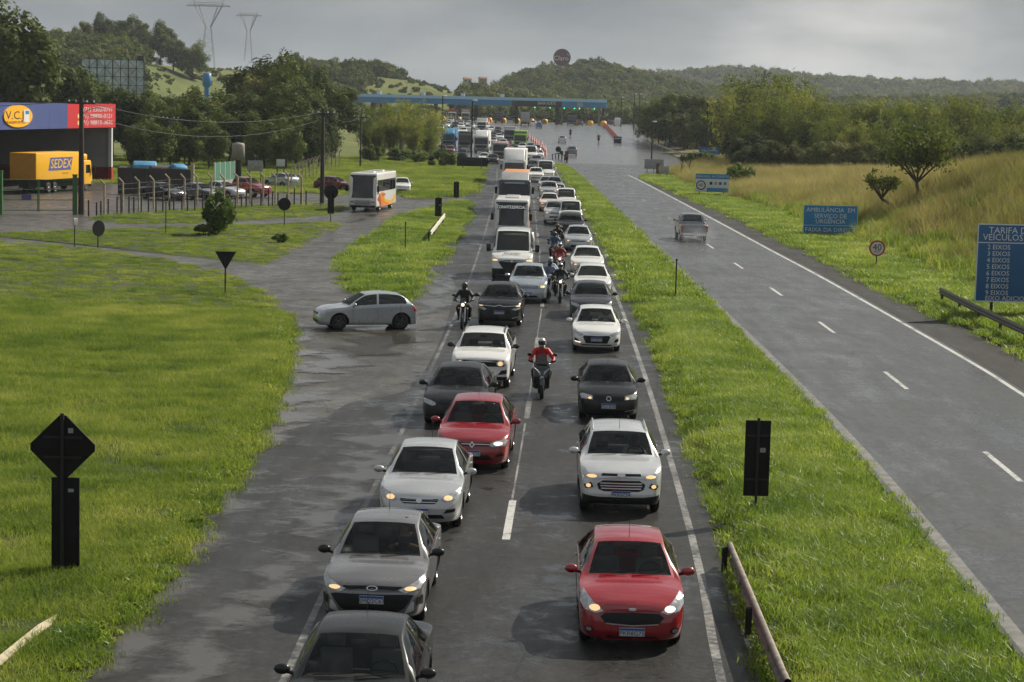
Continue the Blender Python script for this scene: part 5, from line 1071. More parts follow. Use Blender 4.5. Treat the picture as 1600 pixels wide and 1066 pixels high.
def bike(label, loc, rz, m, scooter=False, lit=True, group='motorcycles between the lanes', cat='motorcycle'):
    r = empty('scooter' if scooter else 'motorcycle', label=label, cat=cat, group=group); wr_ = .27 if scooter else .30; wb_ = 1.35
    for y, w in ((0, .11), (wb_, .14)):
        b = MB(); b.lathe([(wr_ * .72, -w / 2), (wr_ * .92, -w / 2), (wr_, -w * .2), (wr_, w * .2), (wr_ * .92, w / 2), (wr_ * .72, w / 2)], 24, 0); o = b.build('wheel', M_RUB, r); o.location = (0, y, wr_)
        b = MB(); b.lathe([(wr_ * .74, -w * .4), (wr_ * .68, 0), (wr_ * .74, w * .4)], 24, 0)
        for k in range(6): a = k * math.pi / 3; b.tube((0, 0, 0), (0, math.cos(a) * wr_ * .7, math.sin(a) * wr_ * .7), .012, n=5)
        q = b.build('rim', M_RIMD, o)
    for sg in (-1, 1):
        b = MB(); b.tube((sg * .085, 0, wr_), (sg * .085, .26, .92), .024, n=7); b.build('fork', M_CHR if not scooter else M_BLK, r)
        b = MB(); b.tube((sg * .06, .32, .98), (sg * .40, .37, 1.10), .016, n=6); b.tube((sg * .28, .36, 1.075), (sg * .41, .375, 1.105), .026, n=8); b.build('handlebar', M_BLK, r)
        b = MB(); b.path([(sg * .26, .35, 1.07), (sg * .36, .24, 1.28)], .009, 5); b.ell((sg * .37, .23, 1.30), (.075, .02, .045), 10, 6); b.build('mirror', M_BLK, r)
        b = MB(); b.ell((sg * .17, .25, .80), (.03, .05, .025), 8, 6); b.build('indicator', M_AMB, r)
    b = MB(); rprism(b, [(-.22, wr_ + .17), (-.05, wr_ * 2 + .06), (.14, wr_ * 2 + .04), (.2, wr_ + .22), (.05, wr_ * 2 + .02)], -.07, .07, .01); b.build('front_fender', m, r)
    if scooter:
        b = MB(); rprism(b, [(.05, .62), (.12, .95), (.26, 1.10), (.36, 1.06), (.42, .5), (.30, .26), (.18, .30)], -.25, .25, .09, seg=3); b.build('leg_shield', m, r)
        b = MB(); rprism(b, [(.35, .26), (.35, .36), (.75, .36), (.85, .70), (1.60, .78), (1.75, .70), (1.2, .34), (1.1, .26)], -.18, .18, .06); b.build('body', m, r)
        b = MB(); b.add([(-.17, .10, 1.04), (.17, .10, 1.04), (.12, .26, 1.32), (-.12, .26, 1.32)], [(0, 1, 2, 3)]); b.build('windscreen', M_TINT, r)
        for sg in (-1, 1):
            b = MB(); b.add([(sg * .05, .03, .70), (sg * .20, .10, .86), (sg * .21, .09, .93), (sg * .05, .045, .80)], [(0, 1, 2, 3)], 0); b.build('headlight', M_LENS, r)
            b = MB(); b.tube((sg * .09, .035, .80), (sg * .22, .085, .92), .013, n=5); b.build('light_strip', M_CHR, r)
    else:
        b = MB(); b.ell((0, .62, .92), (.16, .30, .13), 12, 8); b.build('fuel_tank', m, r)
        b = MB(); b.box((-.16, .42, .38), (.16, .95, .78), bev=.05); b.build('engine', M_CHAS, r)
        b = MB(); b.ell((0, .17, .96), (.13, .10, .12), 12, 8); b.add([(-.13, .14, 1.02), (.13, .14, 1.02), (.09, .24, 1.20), (-.09, .24, 1.20)], [(0, 1, 2, 3)]); b.build('headlight_cowl', m, r)
        b = MB(); rprism(b, [(1.2, .62), (1.55, .74), (1.75, .82), (1.70, .74), (1.3, .5)], -.09, .09, .02); b.build('tail', m, r)
    b = MB(); rprism(b, [(.82, .80), (1.2, .80), (1.65, .88), (1.65, .82), (1.2, .73), (.82, .73)], -.14, .14, .03); b.build('seat', M_BLK, r)
    b = MB(); b.lathe([(.001, .045 if not scooter else .03), (.06, .05 if not scooter else .03), (.075, .09)], 14, 1); hl = b.build('headlight', M_LAMPW if lit else M_LENS, r); hl.location = (0, .02, .95 if not scooter else .62)
    for sg in (1,): b = MB(); b.tube((.17, .8, .30), (.20, 1.6, .42), .035, .05, 8); b.build('exhaust', M_RIM, r)
    r.location = loc; r.rotation_euler = (0, 0, rz); return r
def biker(px, py, rz, blabel, rlabel, m, jacket, helmet, **k):
    p = G(px, py); p = (p.x, p.y, p.z); dzr = k.pop('dzr', -.03); trs = k.pop('trousers', None); bike(blabel, p, rz, m, **k); rider(rlabel, jacket, helmet, p, rz, dz=dzr, trousers=trs); return p
M_JRED = mat('red_jacket', (.50, .02, .015), .5, var=.15, vscale=9, bump=.3); M_HSIL = mat('silver_helmet', (.42, .42, .43), .25, .3, .8); M_HBLK = mat('black_helmet', (.015, .015, .016), .2, coat=.8); M_JBLU = mat('pale_blue_shirt', (.28, .34, .48), .7, var=.15, vscale=8); M_JMAR = mat('maroon_jacket', (.20, .015, .02), .6); M_HWHT = mat('white_helmet', (.6, .6, .6), .3, coat=.6); M_JTEAL = mat('blue_jacket', (.05, .12, .20), .6)
M_BBLK = mat('bike_black', (.012, .012, .013), .2, coat=.8); M_BRED2 = mat('bike_red', (.25, .015, .015), .3, coat=.8); M_BBLU = mat('bike_blue', (.03, .06, .16), .3, coat=.8)
biker(846, 624, .02, 'black scooter with pale light strips riding between the two lanes', 'rider in bright red jacket and silver helmet on the scooter', M_BBLK, M_JRED, M_HSIL, scooter=True, lit=False)
biker(722, 515, -.06, 'black motorcycle riding along the left edge line beside the black hatchback', 'rider all in black with black helmet on the left motorcycle', M_BBLK, M_JBLK, M_HBLK, dzr=0)
biker(875, 474, .0, 'black motorcycle leading the group between the lanes', 'rider in black with silver helmet leading the motorcycle group', M_BBLK, M_JBLK, M_HSIL)
pb2 = biker(857, 468, -.05, 'blue motorcycle carrying two people left of the leading black motorcycle', 'rider in pale blue shirt and black helmet on the two-up motorcycle', M_BBLU, M_JBLU, M_HBLK, lit=False)
rider('passenger in pale shirt with white helmet behind the pale blue rider', mat('pale_shirt', (.42, .46, .55), .7), M_HWHT, pb2, -.05, dy=.42, dz=.06)
biker(874, 434, .0, 'red motorcycle second in the group beside the white sedan', 'rider in maroon jacket and silver helmet on the red motorcycle', M_BRED2, M_JMAR, M_HSIL)
biker(866, 412, .0, 'dark motorcycle behind the red one', 'rider in blue jacket and black helmet behind the maroon rider', M_BBLK, M_JTEAL, M_HBLK, lit=False)
biker(870, 397, -.02, 'black motorcycle last of the group beside the silver hatchback', 'last rider of the group all in black beside the silver hatchback', M_BBLK, M_JBLK, M_HBLK, lit=False)
for x, y, lb, rl in ((935, 222, 'small motorcycle right of the plaza middle riding towards the booths', 'rider in dark clothes on the right plaza motorcycle'), (891, 213, 'small motorcycle left of the plaza middle riding towards the booths', 'rider in dark clothes on the left plaza motorcycle')):
    biker(x, y, R(180), lb, rl, M_BBLK, M_JBLK, M_HBLK, lit=False, group='motorcycles on the plaza')
# drivers seen through the windshields
DJ = dict(pel=(0, .0, .52), sp=(0, .06, .72), ch=(0, .12, .95), nk=(0, .11, 1.10), hd=(0, .09, 1.22), hd2=(0, .085, 1.28))
for sg, s_ in ((1, 'r'), (-1, 'l')): DJ.update({'sh' + s_: (sg * .19, .11, 1.03), 'el' + s_: (sg * .25, -.14, .88), 'wr' + s_: (sg * .12, -.34, .98), 'hn' + s_: (sg * .10, -.41, 1.0), 'kn' + s_: (sg * .14, -.40, .58), 'an' + s_: (sg * .14, -.62, .30)})
DE = [('pel', 'sp'), ('sp', 'ch'), ('ch', 'nk'), ('nk', 'hd'), ('hd', 'hd2')]; DB = [('pel', 'sp', 0), ('sp', 'ch', 0), ('nk', 'hd', 1), ('hd', 'hd2', 1)]
for s_ in 'rl': DE += [('ch', 'sh' + s_), ('sh' + s_, 'el' + s_), ('el' + s_, 'wr' + s_), ('wr' + s_, 'hn' + s_), ('pel', 'kn' + s_), ('kn' + s_, 'an' + s_)]; DB += [('ch', 'sh' + s_, 0), ('sh' + s_, 'el' + s_, 0), ('el' + s_, 'wr' + s_, 1), ('wr' + s_, 'hn' + s_, 1), ('pel', 'kn' + s_, 2), ('kn' + s_, 'an' + s_, 2)]
DR = dict(pel=.15, sp=.14, ch=.16, nk=.055, hd=.085, hd2=.09)
for s_ in 'rl': DR.update({'sh' + s_: .08, 'el' + s_: .055, 'wr' + s_: .04, 'hn' + s_: .04, 'kn' + s_: .08, 'an' + s_: .05})
DRV = skin_body('person', DJ, DE, DR, DB, [mat('driver_shirt', (.18, .18, .2), .8), M_SKIN, M_TRS])
def driver(c, sbp, fa, label, shirt):
    o = link('person', DRV); tag(o, label, 'person', 'drivers behind the windshields'); o.material_slots[0].link = 'OBJECT'; o.material_slots[0].material = shirt
    b = MB(); b.ell((0, .10, 1.29), (.095, .11, .10), 12, 8); b.build('hair', mat('dark_hair', (.012, .01, .009), .6), o)
    d = Matrix.Rotation(c.rotation_euler.z, 3, 'Z') @ Vector((.36, sbp - fa - .22, .06)); o.location = c.location + d; o.rotation_euler = c.rotation_euler
driver(hb, 2.35, .8, 'driver in dark shirt with both hands on the wheel of the grey sedan', mat('shirt_dark', (.03, .03, .035), .8)); driver(eco, 2.25, .8, 'driver in pale top behind the windshield of the silver suv', mat('shirt_pale', (.45, .45, .42), .8)); driver(onix, 2.35, .8, 'driver in white top behind the windshield of the white hatchback', mat('shirt_white', (.6, .6, .6), .8)); driver(mer, 2.25, .8, 'driver in light shirt behind the windshield of the silver blue minivan', mat('shirt_light', (.4, .42, .45), .8))

# ================================================================== STRUCTURES
def thing(name, label, cat, loc=(0, 0, 0), rz=0.0, group=None): return empty(name, loc, rz, label, cat, group)
def part(name, m, parent, *boxes, bev=0.0):
    b = MB()
    for lo, hi in boxes: b.box([min(lo[i], hi[i]) for i in range(3)], [max(lo[i], hi[i]) for i in range(3)], bev=bev)
    return b.build(name, m, parent)
M_STEEL = mat('galvanised_steel', (.30, .30, .29), .45, .6, var=.25, vscale=4); M_RUST = mat('rusty_guardrail', (.20, .165, .14), .6, .3, var=.35, vscale=5); M_SIGNK = mat('sign_back_black', (.010, .010, .0105), .6, var=.3, vscale=3, spec=.15); M_POSTK = mat('post_black', (.018, .017, .016), .7)
M_WOODP = mat('utility_pole_wood', (.045, .038, .032), .85, var=.3); M_CONC = mat('concrete', (.28, .265, .24), .8, var=.25, vscale=2, bump=.2); M_CREAM = mat('cream_concrete_post', (.36, .31, .21), .8, var=.3, vscale=6); M_STICK = mat('sticker_grey', (.30, .30, .30), .5)
M_SBLUE = mat('sign_blue', (.014, .105, .27), .45, coat=.2, var=.08); M_SBLUE2 = mat('sign_bright_blue', (.018, .20, .44), .45, var=.08); M_SWHT = mat('sign_white', (.58, .60, .60), .5); M_SLET = mat('sign_lettering', (.62, .66, .68), .5); M_SRED = mat('sign_red', (.42, .012, .015), .45); M_SBLK = mat('sign_black_print', (.012, .012, .013), .5); M_BRWN = mat('brown_board', (.11, .055, .03), .7)

ORD = 'first second third fourth fifth sixth seventh eighth ninth tenth eleventh twelfth thirteenth fourteenth fifteenth sixteenth seventeenth eighteenth nineteenth twentieth twenty-first twenty-second twenty-third twenty-fourth twenty-fifth twenty-sixth twenty-seventh'.split()
# ---- toll plaza ------------------------------------------------------------
CR, CL = AT(948, 156, 624), AT(518, 145.5, 628)
ax_ = Vector((CR.x - CL.x, CR.y - CL.y, 0)); clen = ax_.length; crz = math.atan2(ax_.y, ax_.x); slope = (CR.z - CL.z) / clen
def cpt(px): return (px - 518) / (950 - 518) * clen
canopy = thing('toll_canopy', 'long blue toll plaza canopy spanning the highway', 'canopy', CL, crz)
canopy.rotation_euler = (0, -math.atan(slope), crz)
M_CBLUE = mat('canopy_blue', (.035, .19, .38), .4, coat=.3, var=.06, vscale=.3); M_CLITE = mat('canopy_light_blue', (.34, .56, .70), .4); M_CDARK = mat('canopy_dark_display', (.03, .032, .035), .5); M_CUND = mat('canopy_underside', (.20, .21, .22), .6)
part('roof', M_CBLUE, canopy, ((0, .1, -2.2), (clen, 15, -.1)))
part('upper_band', M_CLITE, canopy, ((-.1, -.12, -.85), (clen + .1, .1, 0)))
xa, xb = cpt(802), cpt(880)
for a, b_ in ((0, xa), (xb, clen)):
    n = max(1, int((b_ - a) / 6))
    for k in range(n): part('fascia_panel', M_CBLUE, canopy, ((a + (b_ - a) * k / n + .02, -.06, -2.5), (a + (b_ - a) * (k + 1) / n - .02, .1, -.86)))
dp = part('display_panel', M_CDARK, canopy, ((xa, -.08, -2.5), (xb, .1, -.86)))
text('lettering', 'BAHIA NORTE', 1.35, mat('display_white', (.6, .6, .58), .5), dp, ((cpt(838) + cpt(875)) / 2, -.12, -1.5), sx=.62)
part('notice_panel', mat('notice_grey', (.30, .31, .32), .5), canopy, ((cpt(904), -.12, -2.3), (cpt(913), -.07, -1.0)))
M_GREEN = mat('green_signal', (.05, .8, .4), .4, emit=(.05, 1.0, .5), es=1.2)
for px in (838, 862, 884, 900, 908, 931): part('lane_signal', M_GREEN, canopy, ((cpt(px) - .16, -.2, -2.95), (cpt(px) + .16, .1, -2.62)))
for px, w_ in ((545, .9), (580, 1.0), (594, 1.0), (680, 1.1), (744, 1.1), (808, 1.0), (872, 1.0), (880, .5), (938, .5), (945, .7)):
    part('column', M_CDARK if w_ > .6 else M_CONC, canopy, ((cpt(px) - w_ / 2, 5, -9.5), (cpt(px) + w_ / 2, 6.2, -2.2)))
for px in (590, 660, 723, 785): part('roof_ventilator', M_SWHT, canopy, ((cpt(px) - .6, 4, -.1), (cpt(px) + .6, 5.2, .9)))
M_YNOSE = mat('yellow_crash_nose', (.80, .46, .03), .5, var=.15)
M_BOOTH = mat('booth_grey', (.085, .09, .095), .5)
booth0 = None
for k, px in enumerate((679, 700, 722, 744, 766, 787, 808, 830, 851, 873, 901, 922, 943)):
    q = G(px, 187.5 + (px - 690) * .036); q = Vector((q.x, min(q.y, 640), 3.6))
    b0 = thing('toll_booth', 'toll booth with yellow crash nose under the canopy, %s from the left' % ORD[k], 'toll booth', q, 0, 'toll booths')
    b = MB(); b.lathe([(.95, 0), (.95, .7), (.75, 1.25), (.3, 1.4), (.001, 1.4)], 12, 2); b.build('crash_nose', M_YNOSE, b0)
    part('kerb_island', M_CONC, b0, ((-.8, .6, -.1), (.8, 16, .22)))
    part('cabin', M_BOOTH, b0, ((-.75, 6, .22), (.75, 9, 2.75)), bev=.05); part('cabin_window', M_DGLASS, b0, ((-.6, 5.97, 1.2), (.6, 6.0, 2.2)))
M_CONE = mat('cone_orange', (.55, .075, .03), .5, var=.1); M_CONEW = mat('cone_band', (.6, .6, .58), .5); M_BARR = mat('barrier_orange', (.50, .09, .05), .5, var=.15)
bc = MB(); bc.lathe([(.30, 0), (.30, .04), (.19, .06), (.05, .78), (.001, .78)], 10, 2); bb = MB(); bb.lathe([(.148, .32), (.117, .46)], 10, 2)
mc, mb_ = bc.mesh('cone', M_CONE), bb.mesh('band', M_CONEW)
cones = [(763, 200), (770.6, 203.5), (782, 204), (791, 204.6), (800, 206), (809, 207), (815.5, 208.5), (819.5, 210), (823, 211.8), (827, 215), (831, 219), (834, 221.5), (837.5, 224), (841, 227), (845, 230), (848, 233.5), (850, 236), (852, 239), (853, 243), (847, 228), (852, 234)]
for k, (x, y) in enumerate(cones):
    q = G(x, y); o = link('traffic_cone', mc); o.location = q; o.scale = (1.15, 1.15, 1.25); tag(o, 'orange traffic cone, %s from the booths in the row curving across the plaza' % ORD[k], 'traffic cone', 'cones curving across the plaza'); link('band', mb_, o)
bm_ = MB(); rprism(bm_, [(-.28, 0), (-.22, .3), (-.08, .45), (-.06, 1.0), (.06, 1.0), (.08, .45), (.22, .3), (.28, 0)], -.62, .62, .03); mbar = bm_.mesh('barrier', M_BARR)
def barrier_row(a, b, n, label, group):
    pa, pb_ = G(*a), G(*b); rz = math.atan2(pb_.y - pa.y, pb_.x - pa.x)
    for k in range(n):
        t = k / (n - 1); q = pa.lerp(pb_, t); q.z = float(zg(q.y)); o = link('traffic_barrier', mbar); o.location = q; o.rotation_euler = (0, 0, rz); o.scale = ((pb_ - pa).length / n / 1.24 * .9, 1.2, 1.1); tag(o, label % ORD[k], 'barrier', group)
barrier_row((765, 190), (762, 200), 14, 'orange plastic barrier, %s from the booths in the short left row', 'barriers by the left booths')
barrier_row((944, 198.5), (966, 222), 18, 'red plastic barrier, %s from the booth in the slanting right row', 'barriers slanting from the right booth')
q = G(965, 223); o = thing('barrier_end_box', 'dark box closing the slanting red barrier row', 'box', q); part('box', M_CDARK, o, ((-.8, -.5, 0), (.8, .5, 1.3)), bev=.05); part('stripe', M_SWHT, o, ((-.7, -.53, .8), (.7, -.5, 1.0)))

# ---- signs -------------------------------------------------------------------
def board_sign(name, label, px, y0, y1, x0, x1, base, m, dep=None, posts=(0.5,), cat='sign', rz=0.0, group=None, thick=.04, postr=.05, backp=True, post_m=M_POSTK):
    """board seen at x0..x1 / y0..y1 on posts whose foot shows at (px, base)"""
    g = G(px, base, full=True) if dep is None else AT(px, base, dep); s_ = S(g.y); w = (x1 - x0) / s_ / max(.3, math.cos(rz)); zt_ = AT((x0 + x1) / 2, y0, g.y).z - g.z; zb_ = AT((x0 + x1) / 2, y1, g.y).z - g.z; xc_ = AT((x0 + x1) / 2, (y0 + y1) / 2, g.y).x
    o = thing(name, label, cat, (xc_, g.y, g.z), rz, group)
    bd = part('board', m, o, ((-w / 2, -thick / 2, zb_), (w / 2, thick / 2, zt_)), bev=.01)
    for f in posts:
        x = -w / 2 + w * f; b = MB(); b.tube((x, .06 if backp else -.06, -.3), (x, .06 if backp else -.06, zt_ + (.06 if not backp else -.03)), postr, n=8); b.build('post', post_m, o)
    return o, bd, w, zb_, zt_
# black sign backs facing the queue
def back_sign(label, cx, y0, y1, w_px, base, sticker=True, group='black backed signs'):
    o, bd, w, a, b_ = board_sign('road_sign', label, cx, y0, y1, cx - w_px / 2, cx + w_px / 2, base, M_SIGNK, backp=False, group=group, postr=.03)
    for f in (.2, .78): part('bracket', M_POSTK, bd, ((-w * .42, -.045, b_ - (b_ - a) * f - .02), (w * .42, -.021, b_ - (b_ - a) * f + .02)))
    if sticker: part('sticker', M_STICK, bd, ((w * .1, -.028, b_ - (b_ - a) * .42), (w * .32, -.021, b_ - (b_ - a) * .36)))
    return o
back_sign('tall black backed sign standing on the near median', 1183, 657, 775, 40, 818)
back_sign('black backed sign on the triangular island nearer the guardrail', 685, 309, 338, 10.5, 345)
back_sign('black backed sign at the top corner of the triangular island', 713, 284, 309, 8.5, 315, False)
o = back_sign('black backed sign with a disc on top left of the parked bus', 517, 303, 334, 10, 348, False)
b = MB(); zt_ = AT(515, 300, o.location.y).z - o.location.z; b.lathe([(.001, -.02), (.52, -.02), (.52, .02), (.001, .02)], 20, 1, (0, 0, zt_)); b.build('disc', M_SIGNK, o)
g = G(98, 905); s_ = S(g.y)
o = thing('road_sign', 'black backed diamond sign above a tall board on the left verge', 'sign', g, 0, 'black backed signs')
zc_ = AT(102, 699, g.y).z - g.z; r_ = 52 / s_; b = MB(); pts = []
for k in range(4):
    a = math.pi / 2 * k
    for d in (-.10, .10): pts.append((r_ * math.cos(a + d) * .985, zc_ + r_ * math.sin(a + d) * .985))
b.prism(pts, 1, -.02, .02); dm = b.build('diamond_board', M_SIGNK, o); part('sticker', M_STICK, dm, ((.10, -.028, zc_ + .26), (.19, -.021, zc_ + .35)))
zt_, zb_ = AT(102, 746, g.y).z - g.z, AT(102, 890, g.y).z - g.z
[part('bracket', M_POSTK, dm, ((-.34, -.045, zc_ + d - .02), (.34, -.021, zc_ + d + .02))) for d in (-.18, .18)]
rb = part('board', M_SIGNK, o, ((-.20, -.02, zb_), (.30, .02, zt_)), bev=.01); part('sticker', M_STICK, rb, ((.10, -.028, zt_ - .26), (.20, -.021, zt_ - .20)))
b = MB(); b.tube((0, -.05, -.3), (0, -.05, zc_ + r_ + .03), .035, n=8); b.build('post', M_POSTK, o)
def disc_sign(label, cx, cy_, rx, base, m=M_SIGNK, squash=1.0, name='road_sign', group='black backed signs', rz=None):
    g = G(cx, base, full=True); o = thing(name, label, 'sign', g, math.acos(squash) if rz is None else rz, group); z = AT(cx, cy_, g.y).z - g.z; r = rx / S(g.y) / squash
    b = MB(); b.lathe([(.001, -.02), (r, -.02), (r, .02), (.001, .02)], 24, 1, (0, 0, z), smooth=False); d = b.build('disc', m, o); b = MB(); b.tube((0, .05, -.3), (0, .05, z + r * .6), .035, n=8); b.build('post', M_POSTK, o); return o, d, z, r
disc_sign('black round sign back standing on the strip before the parking lot', 444, 319, 10, 354)
disc_sign('black oval sign back turned sideways on the left strip', 154, 357, 7.5, 386, squash=.6)
g = G(352, 462); o = thing('road_sign', 'black backed triangular give way sign on the left verge', 'sign', g, 0, 'black backed signs'); z1, z0 = AT(349, 393, g.y).z - g.z, AT(349, 422, g.y).z - g.z; h_ = 16.5 / S(g.y)
b = MB(); b.prism([(-h_, z1), (h_, z1), (0, z0)], 1, -.02, .02); b.build('triangle_board', M_SIGNK, o); b = MB(); b.tube((0, -.05, -.3), (0, -.05, z1 - .2), .035, n=8); b.build('post', M_POSTK, o)
o, bd, w, a, b_ = board_sign('road_sign', 'grey sign seen edge on beside the oval sign', 120, 341, 352, 116, 120, 384, M_STEEL, group='black backed signs', rz=R(70), postr=.03)
o, bd, w, a, b_ = board_sign('billboard', 'wide black backed board on two legs beside the far queue', 738, 246, 260, 714, 762, 266, M_SIGNK, posts=(.2, .8), backp=False, group='black backed signs', postr=.06)
for lb, x, y0, y1 in (('thin black post on the near median', 1055, 405, 476), ('thin black post on the triangular island', 633, 347, 394), ('thin black post on the left strip', 259, 316, 366)):
    g = G(x, y1); o = thing('marker_post', lb, 'post', g, 0, 'thin black posts'); z = AT(x, y0, g.y).z - g.z; b = MB(); b.tube((0, 0, -.3), (0, 0, z), .032, n=8); b.build('shaft', M_POSTK, o); part('cap', M_POSTK, o, ((-.045, -.045, z - .06), (.045, .045, z + .01)))
# the blue signs on the right
def frame(bd, w, a, b_, t=.05, m=M_SLET):
    for lo, hi in (((-w / 2, b_ - t), (w / 2, b_)), ((-w / 2, a), (w / 2, a + t)), ((-w / 2, a + t), (-w / 2 + t, b_ - t)), ((w / 2 - t, a + t), (w / 2, b_ - t))): part('border', m, bd, ((lo[0], -.03, lo[1]), (hi[0], -.021, hi[1])))
def lines(bd, w, a, b_, rows, align='CENTER', x=0.0, m=M_SLET):
    for f, s_, t in rows: text('lettering', t, (b_ - a) * s_, m, bd, (x, -.026, b_ - (b_ - a) * f), align=align)
o, bd, w, a, b_ = board_sign('road_sign', 'blue ambulance lane sign on two posts on the right verge', 1297, 321, 366, 1255, 1340, 371, M_SBLUE2, posts=(.1, .85), group='blue signs on the right', rz=.03)
frame(bd, w, a, b_, .03); lines(bd, w, a, b_, [(.17, .21, 'AMBULÂNCIA  EM'), (.38, .21, 'SERVIÇO DE'), (.57, .21, 'URGÊNCIA'), (.86, .21, 'FAIXA DA DIREITA')]); part('divider', M_SLET, bd, ((-w / 2 + .03, -.03, b_ - (b_ - a) * .71), (w / 2 - .03, -.021, b_ - (b_ - a) * .695)))
o, bd, w, a, b_ = board_sign('road_sign', 'large dark blue toll tariff sign at the right edge of the picture', 1550, 351, 473, 1524, 1690, 497, M_SBLUE, posts=(.17, .85), group='blue signs on the right', rz=.05, postr=.07)
frame(bd, w, a, b_, .05); lines(bd, w, a, b_, [(.085, .115, 'TARIFA DE PEDÁGIO'), (.175, .115, 'VEÍCULOS COMERCIAIS')]); lines(bd, w, a, b_, [(.30 + .0835 * k, .085, '%d EIXOS' % (k + 2)) for k in range(8)] + [(.955, .085, 'EIXO ADICIONAL')], 'LEFT', -w * .40)
part('divider', M_SLET, bd, ((-w / 2 + .05, -.03, b_ - (b_ - a) * .247), (w / 2 - .05, -.021, b_ - (b_ - a) * .235)))
o, d, z, r = disc_sign('round speed limit 40 sign with red ring on the right verge', 1369, 388, 12.5, 421, M_SRED, group='blue signs on the right', rz=0)
b = MB(); b.lathe([(.001, -.034), (r * .80, -.034), (r * .80, -.02)], 24, 1, (0, 0, z), smooth=False); wd = b.build('white_disc', M_SWHT, d); text('lettering', '40', r * 1.15, M_SBLK, wd, (0, -.04, z + r * .08), ext=.003); text('lettering', 'km/h', r * .36, M_SBLK, wd, (0, -.04, z - r * .42))
o, bd, w, a, b_ = board_sign('road_sign', 'blue and white automatic charging sign with speed limit 40', 1112, 272, 300, 1087, 1139, 308, M_SWHT, posts=(.12, .85), group='blue signs on the right')
H_ = b_ - a; top = part('blue_header', M_SBLUE2, bd, ((-w / 2, -.03, b_ - H_ * .28), (w / 2, -.021, b_))); part('blue_footer', M_SBLUE2, bd, ((-w / 2 + w * .34, -.03, a), (w / 2, -.021, a + H_ * .22))); text('lettering', 'COBRANÇA  AUTOMÁTICA', H_ * .17, M_SWHT, top, (0, -.035, b_ - H_ * .14))
b = MB(); b.lathe([(.001, -.03), (H_ * .27, -.03), (H_ * .27, -.021)], 20, 1, (-w / 2 + w * .16, 0, a + H_ * .36), smooth=False); rg = b.build('ring', M_SBLK, bd); b = MB(); b.lathe([(.001, -.036), (H_ * .21, -.036), (H_ * .21, -.03)], 20, 1, (-w / 2 + w * .16, 0, a + H_ * .36), smooth=False); b.build('white_disc', M_SWHT, rg); text('lettering', '40', H_ * .28, M_SBLK, bd, (-w / 2 + w * .16, -.042, a + H_ * .36))
for k, c in enumerate((M_SBLK, M_STICK, M_SBLUE, M_SBLUE2)): part('payment_logo', c, bd, ((-w * .08 + w * .14 * k, -.03, a + H_ * .40), (w * .0 + w * .14 * k, -.021, a + H_ * .56)))
o, bd, w, a, b_ = board_sign('road_sign', 'pair of blue direction panels on the bend beside the light poles', 1108, 230, 249, 1092, 1124, 256, M_SBLUE, posts=(.2, .8), group='blue signs on the right', rz=-.2); lines(bd, w, a, b_, [(.28, .16, 'FAIXA  ESQUERDA'), (.55, .16, 'SOMENTE'), (.8, .16, 'AUTOMÁTICA')])
o, bd, w, a, b_ = board_sign('road_sign', 'blue bus stop style sign with white middle beyond the bend', 1052, 208, 228, 1043, 1061.5, 231, M_SBLUE, posts=(.3, .7), group='blue signs on the right'); part('white_band', M_SWHT, bd, ((-w / 2 + .05, -.03, a + (b_ - a) * .30), (w / 2 - .05, -.021, a + (b_ - a) * .66))); part('bus_symbol', M_SBLUE, bd, ((-w * .16, -.036, a + (b_ - a) * .36), (w * .16, -.03, a + (b_ - a) * .60)))
g = G(1046, 229); o = thing('flag_pole', 'white pole behind the blue bus stop style sign', 'pole', g); z = AT(1046, 184, g.y).z - g.z; b = MB(); b.tube((0, .6, -.2), (0, .6, z), .14, n=8); b.build('shaft', M_SWHT, o); b = MB(); b.ell((0, .6, z), (.15, .15, .1), 8, 5); b.build('cap', M_SWHT, o)
o, bd, w, a, b_ = board_sign('road_sign', 'white panel sign on a lamp arm above the right edge of the plaza', 1008, 180, 191, 1002, 1014, 215, M_SWHT, posts=(.5,), group='grey and white signs by the plaza'); lines(bd, w, a, b_, [(.3, .2, '50m')], m=M_STICK)
o, bd, w, a, b_ = board_sign('road_sign', 'grey board with dark text lines at the corner of the right verge', 1022, 249, 264, 1007, 1037, 269, M_STEEL, posts=(.15, .5, .85), group='grey and white signs by the plaza'); 
for k in range(4): part('text_line', M_STICK, bd, ((-w * .42, -.03, b_ - (b_ - a) * (.22 + .2 * k)), (w * .42, -.021, b_ - (b_ - a) * (.15 + .2 * k))))
o, bd, w, a, b_ = board_sign('road_sign', 'small plain grey board next to the brown panel', 1037, 260, 272, 1029, 1045, 278, M_STEEL, posts=(.15, .85), group='grey and white signs by the plaza')
o, bd, w, a, b_ = board_sign('road_sign', 'narrow brown panel between the two grey boards', 1027, 255, 273, 1025, 1030, 276, M_BRWN, group='grey and white signs by the plaza')
# median nose: low timber fence and two signs
pts = [G(x, y) for x, y in ((863, 250), (868, 248), (873, 248), (878, 249), (882, 251), (886, 254))]
mf = thing('timber_fence', 'low dark timber fence closing the far end of the median', 'fence', pts[0]); o0 = pts[0]
for q in pts: d = q - o0; part('fence_post', M_WOODP, mf, ((d.x - .08, d.y - .08, -.2), (d.x + .08, d.y + .08, .95)))
for q0, q1 in zip(pts[:-1], pts[1:]):
    b = MB(); b.tube(q0 - o0 + Vector((0, 0, .85)), q1 - o0 + Vector((0, 0, .85)), .09, n=6); b.build('rail', M_WOODP, mf)
disc_sign('black round sign back at the far end of the median', 872, 233.5, 4.5, 248)
o, bd, w, a, b_ = board_sign('road_sign', 'brown board at the far right tip of the median', 885, 236, 251, 882.5, 888, 253, M_BRWN, group='grey and white signs by the plaza')
disc_sign('dark round sign back beside the brown board', 877, 238.5, 3, 250)

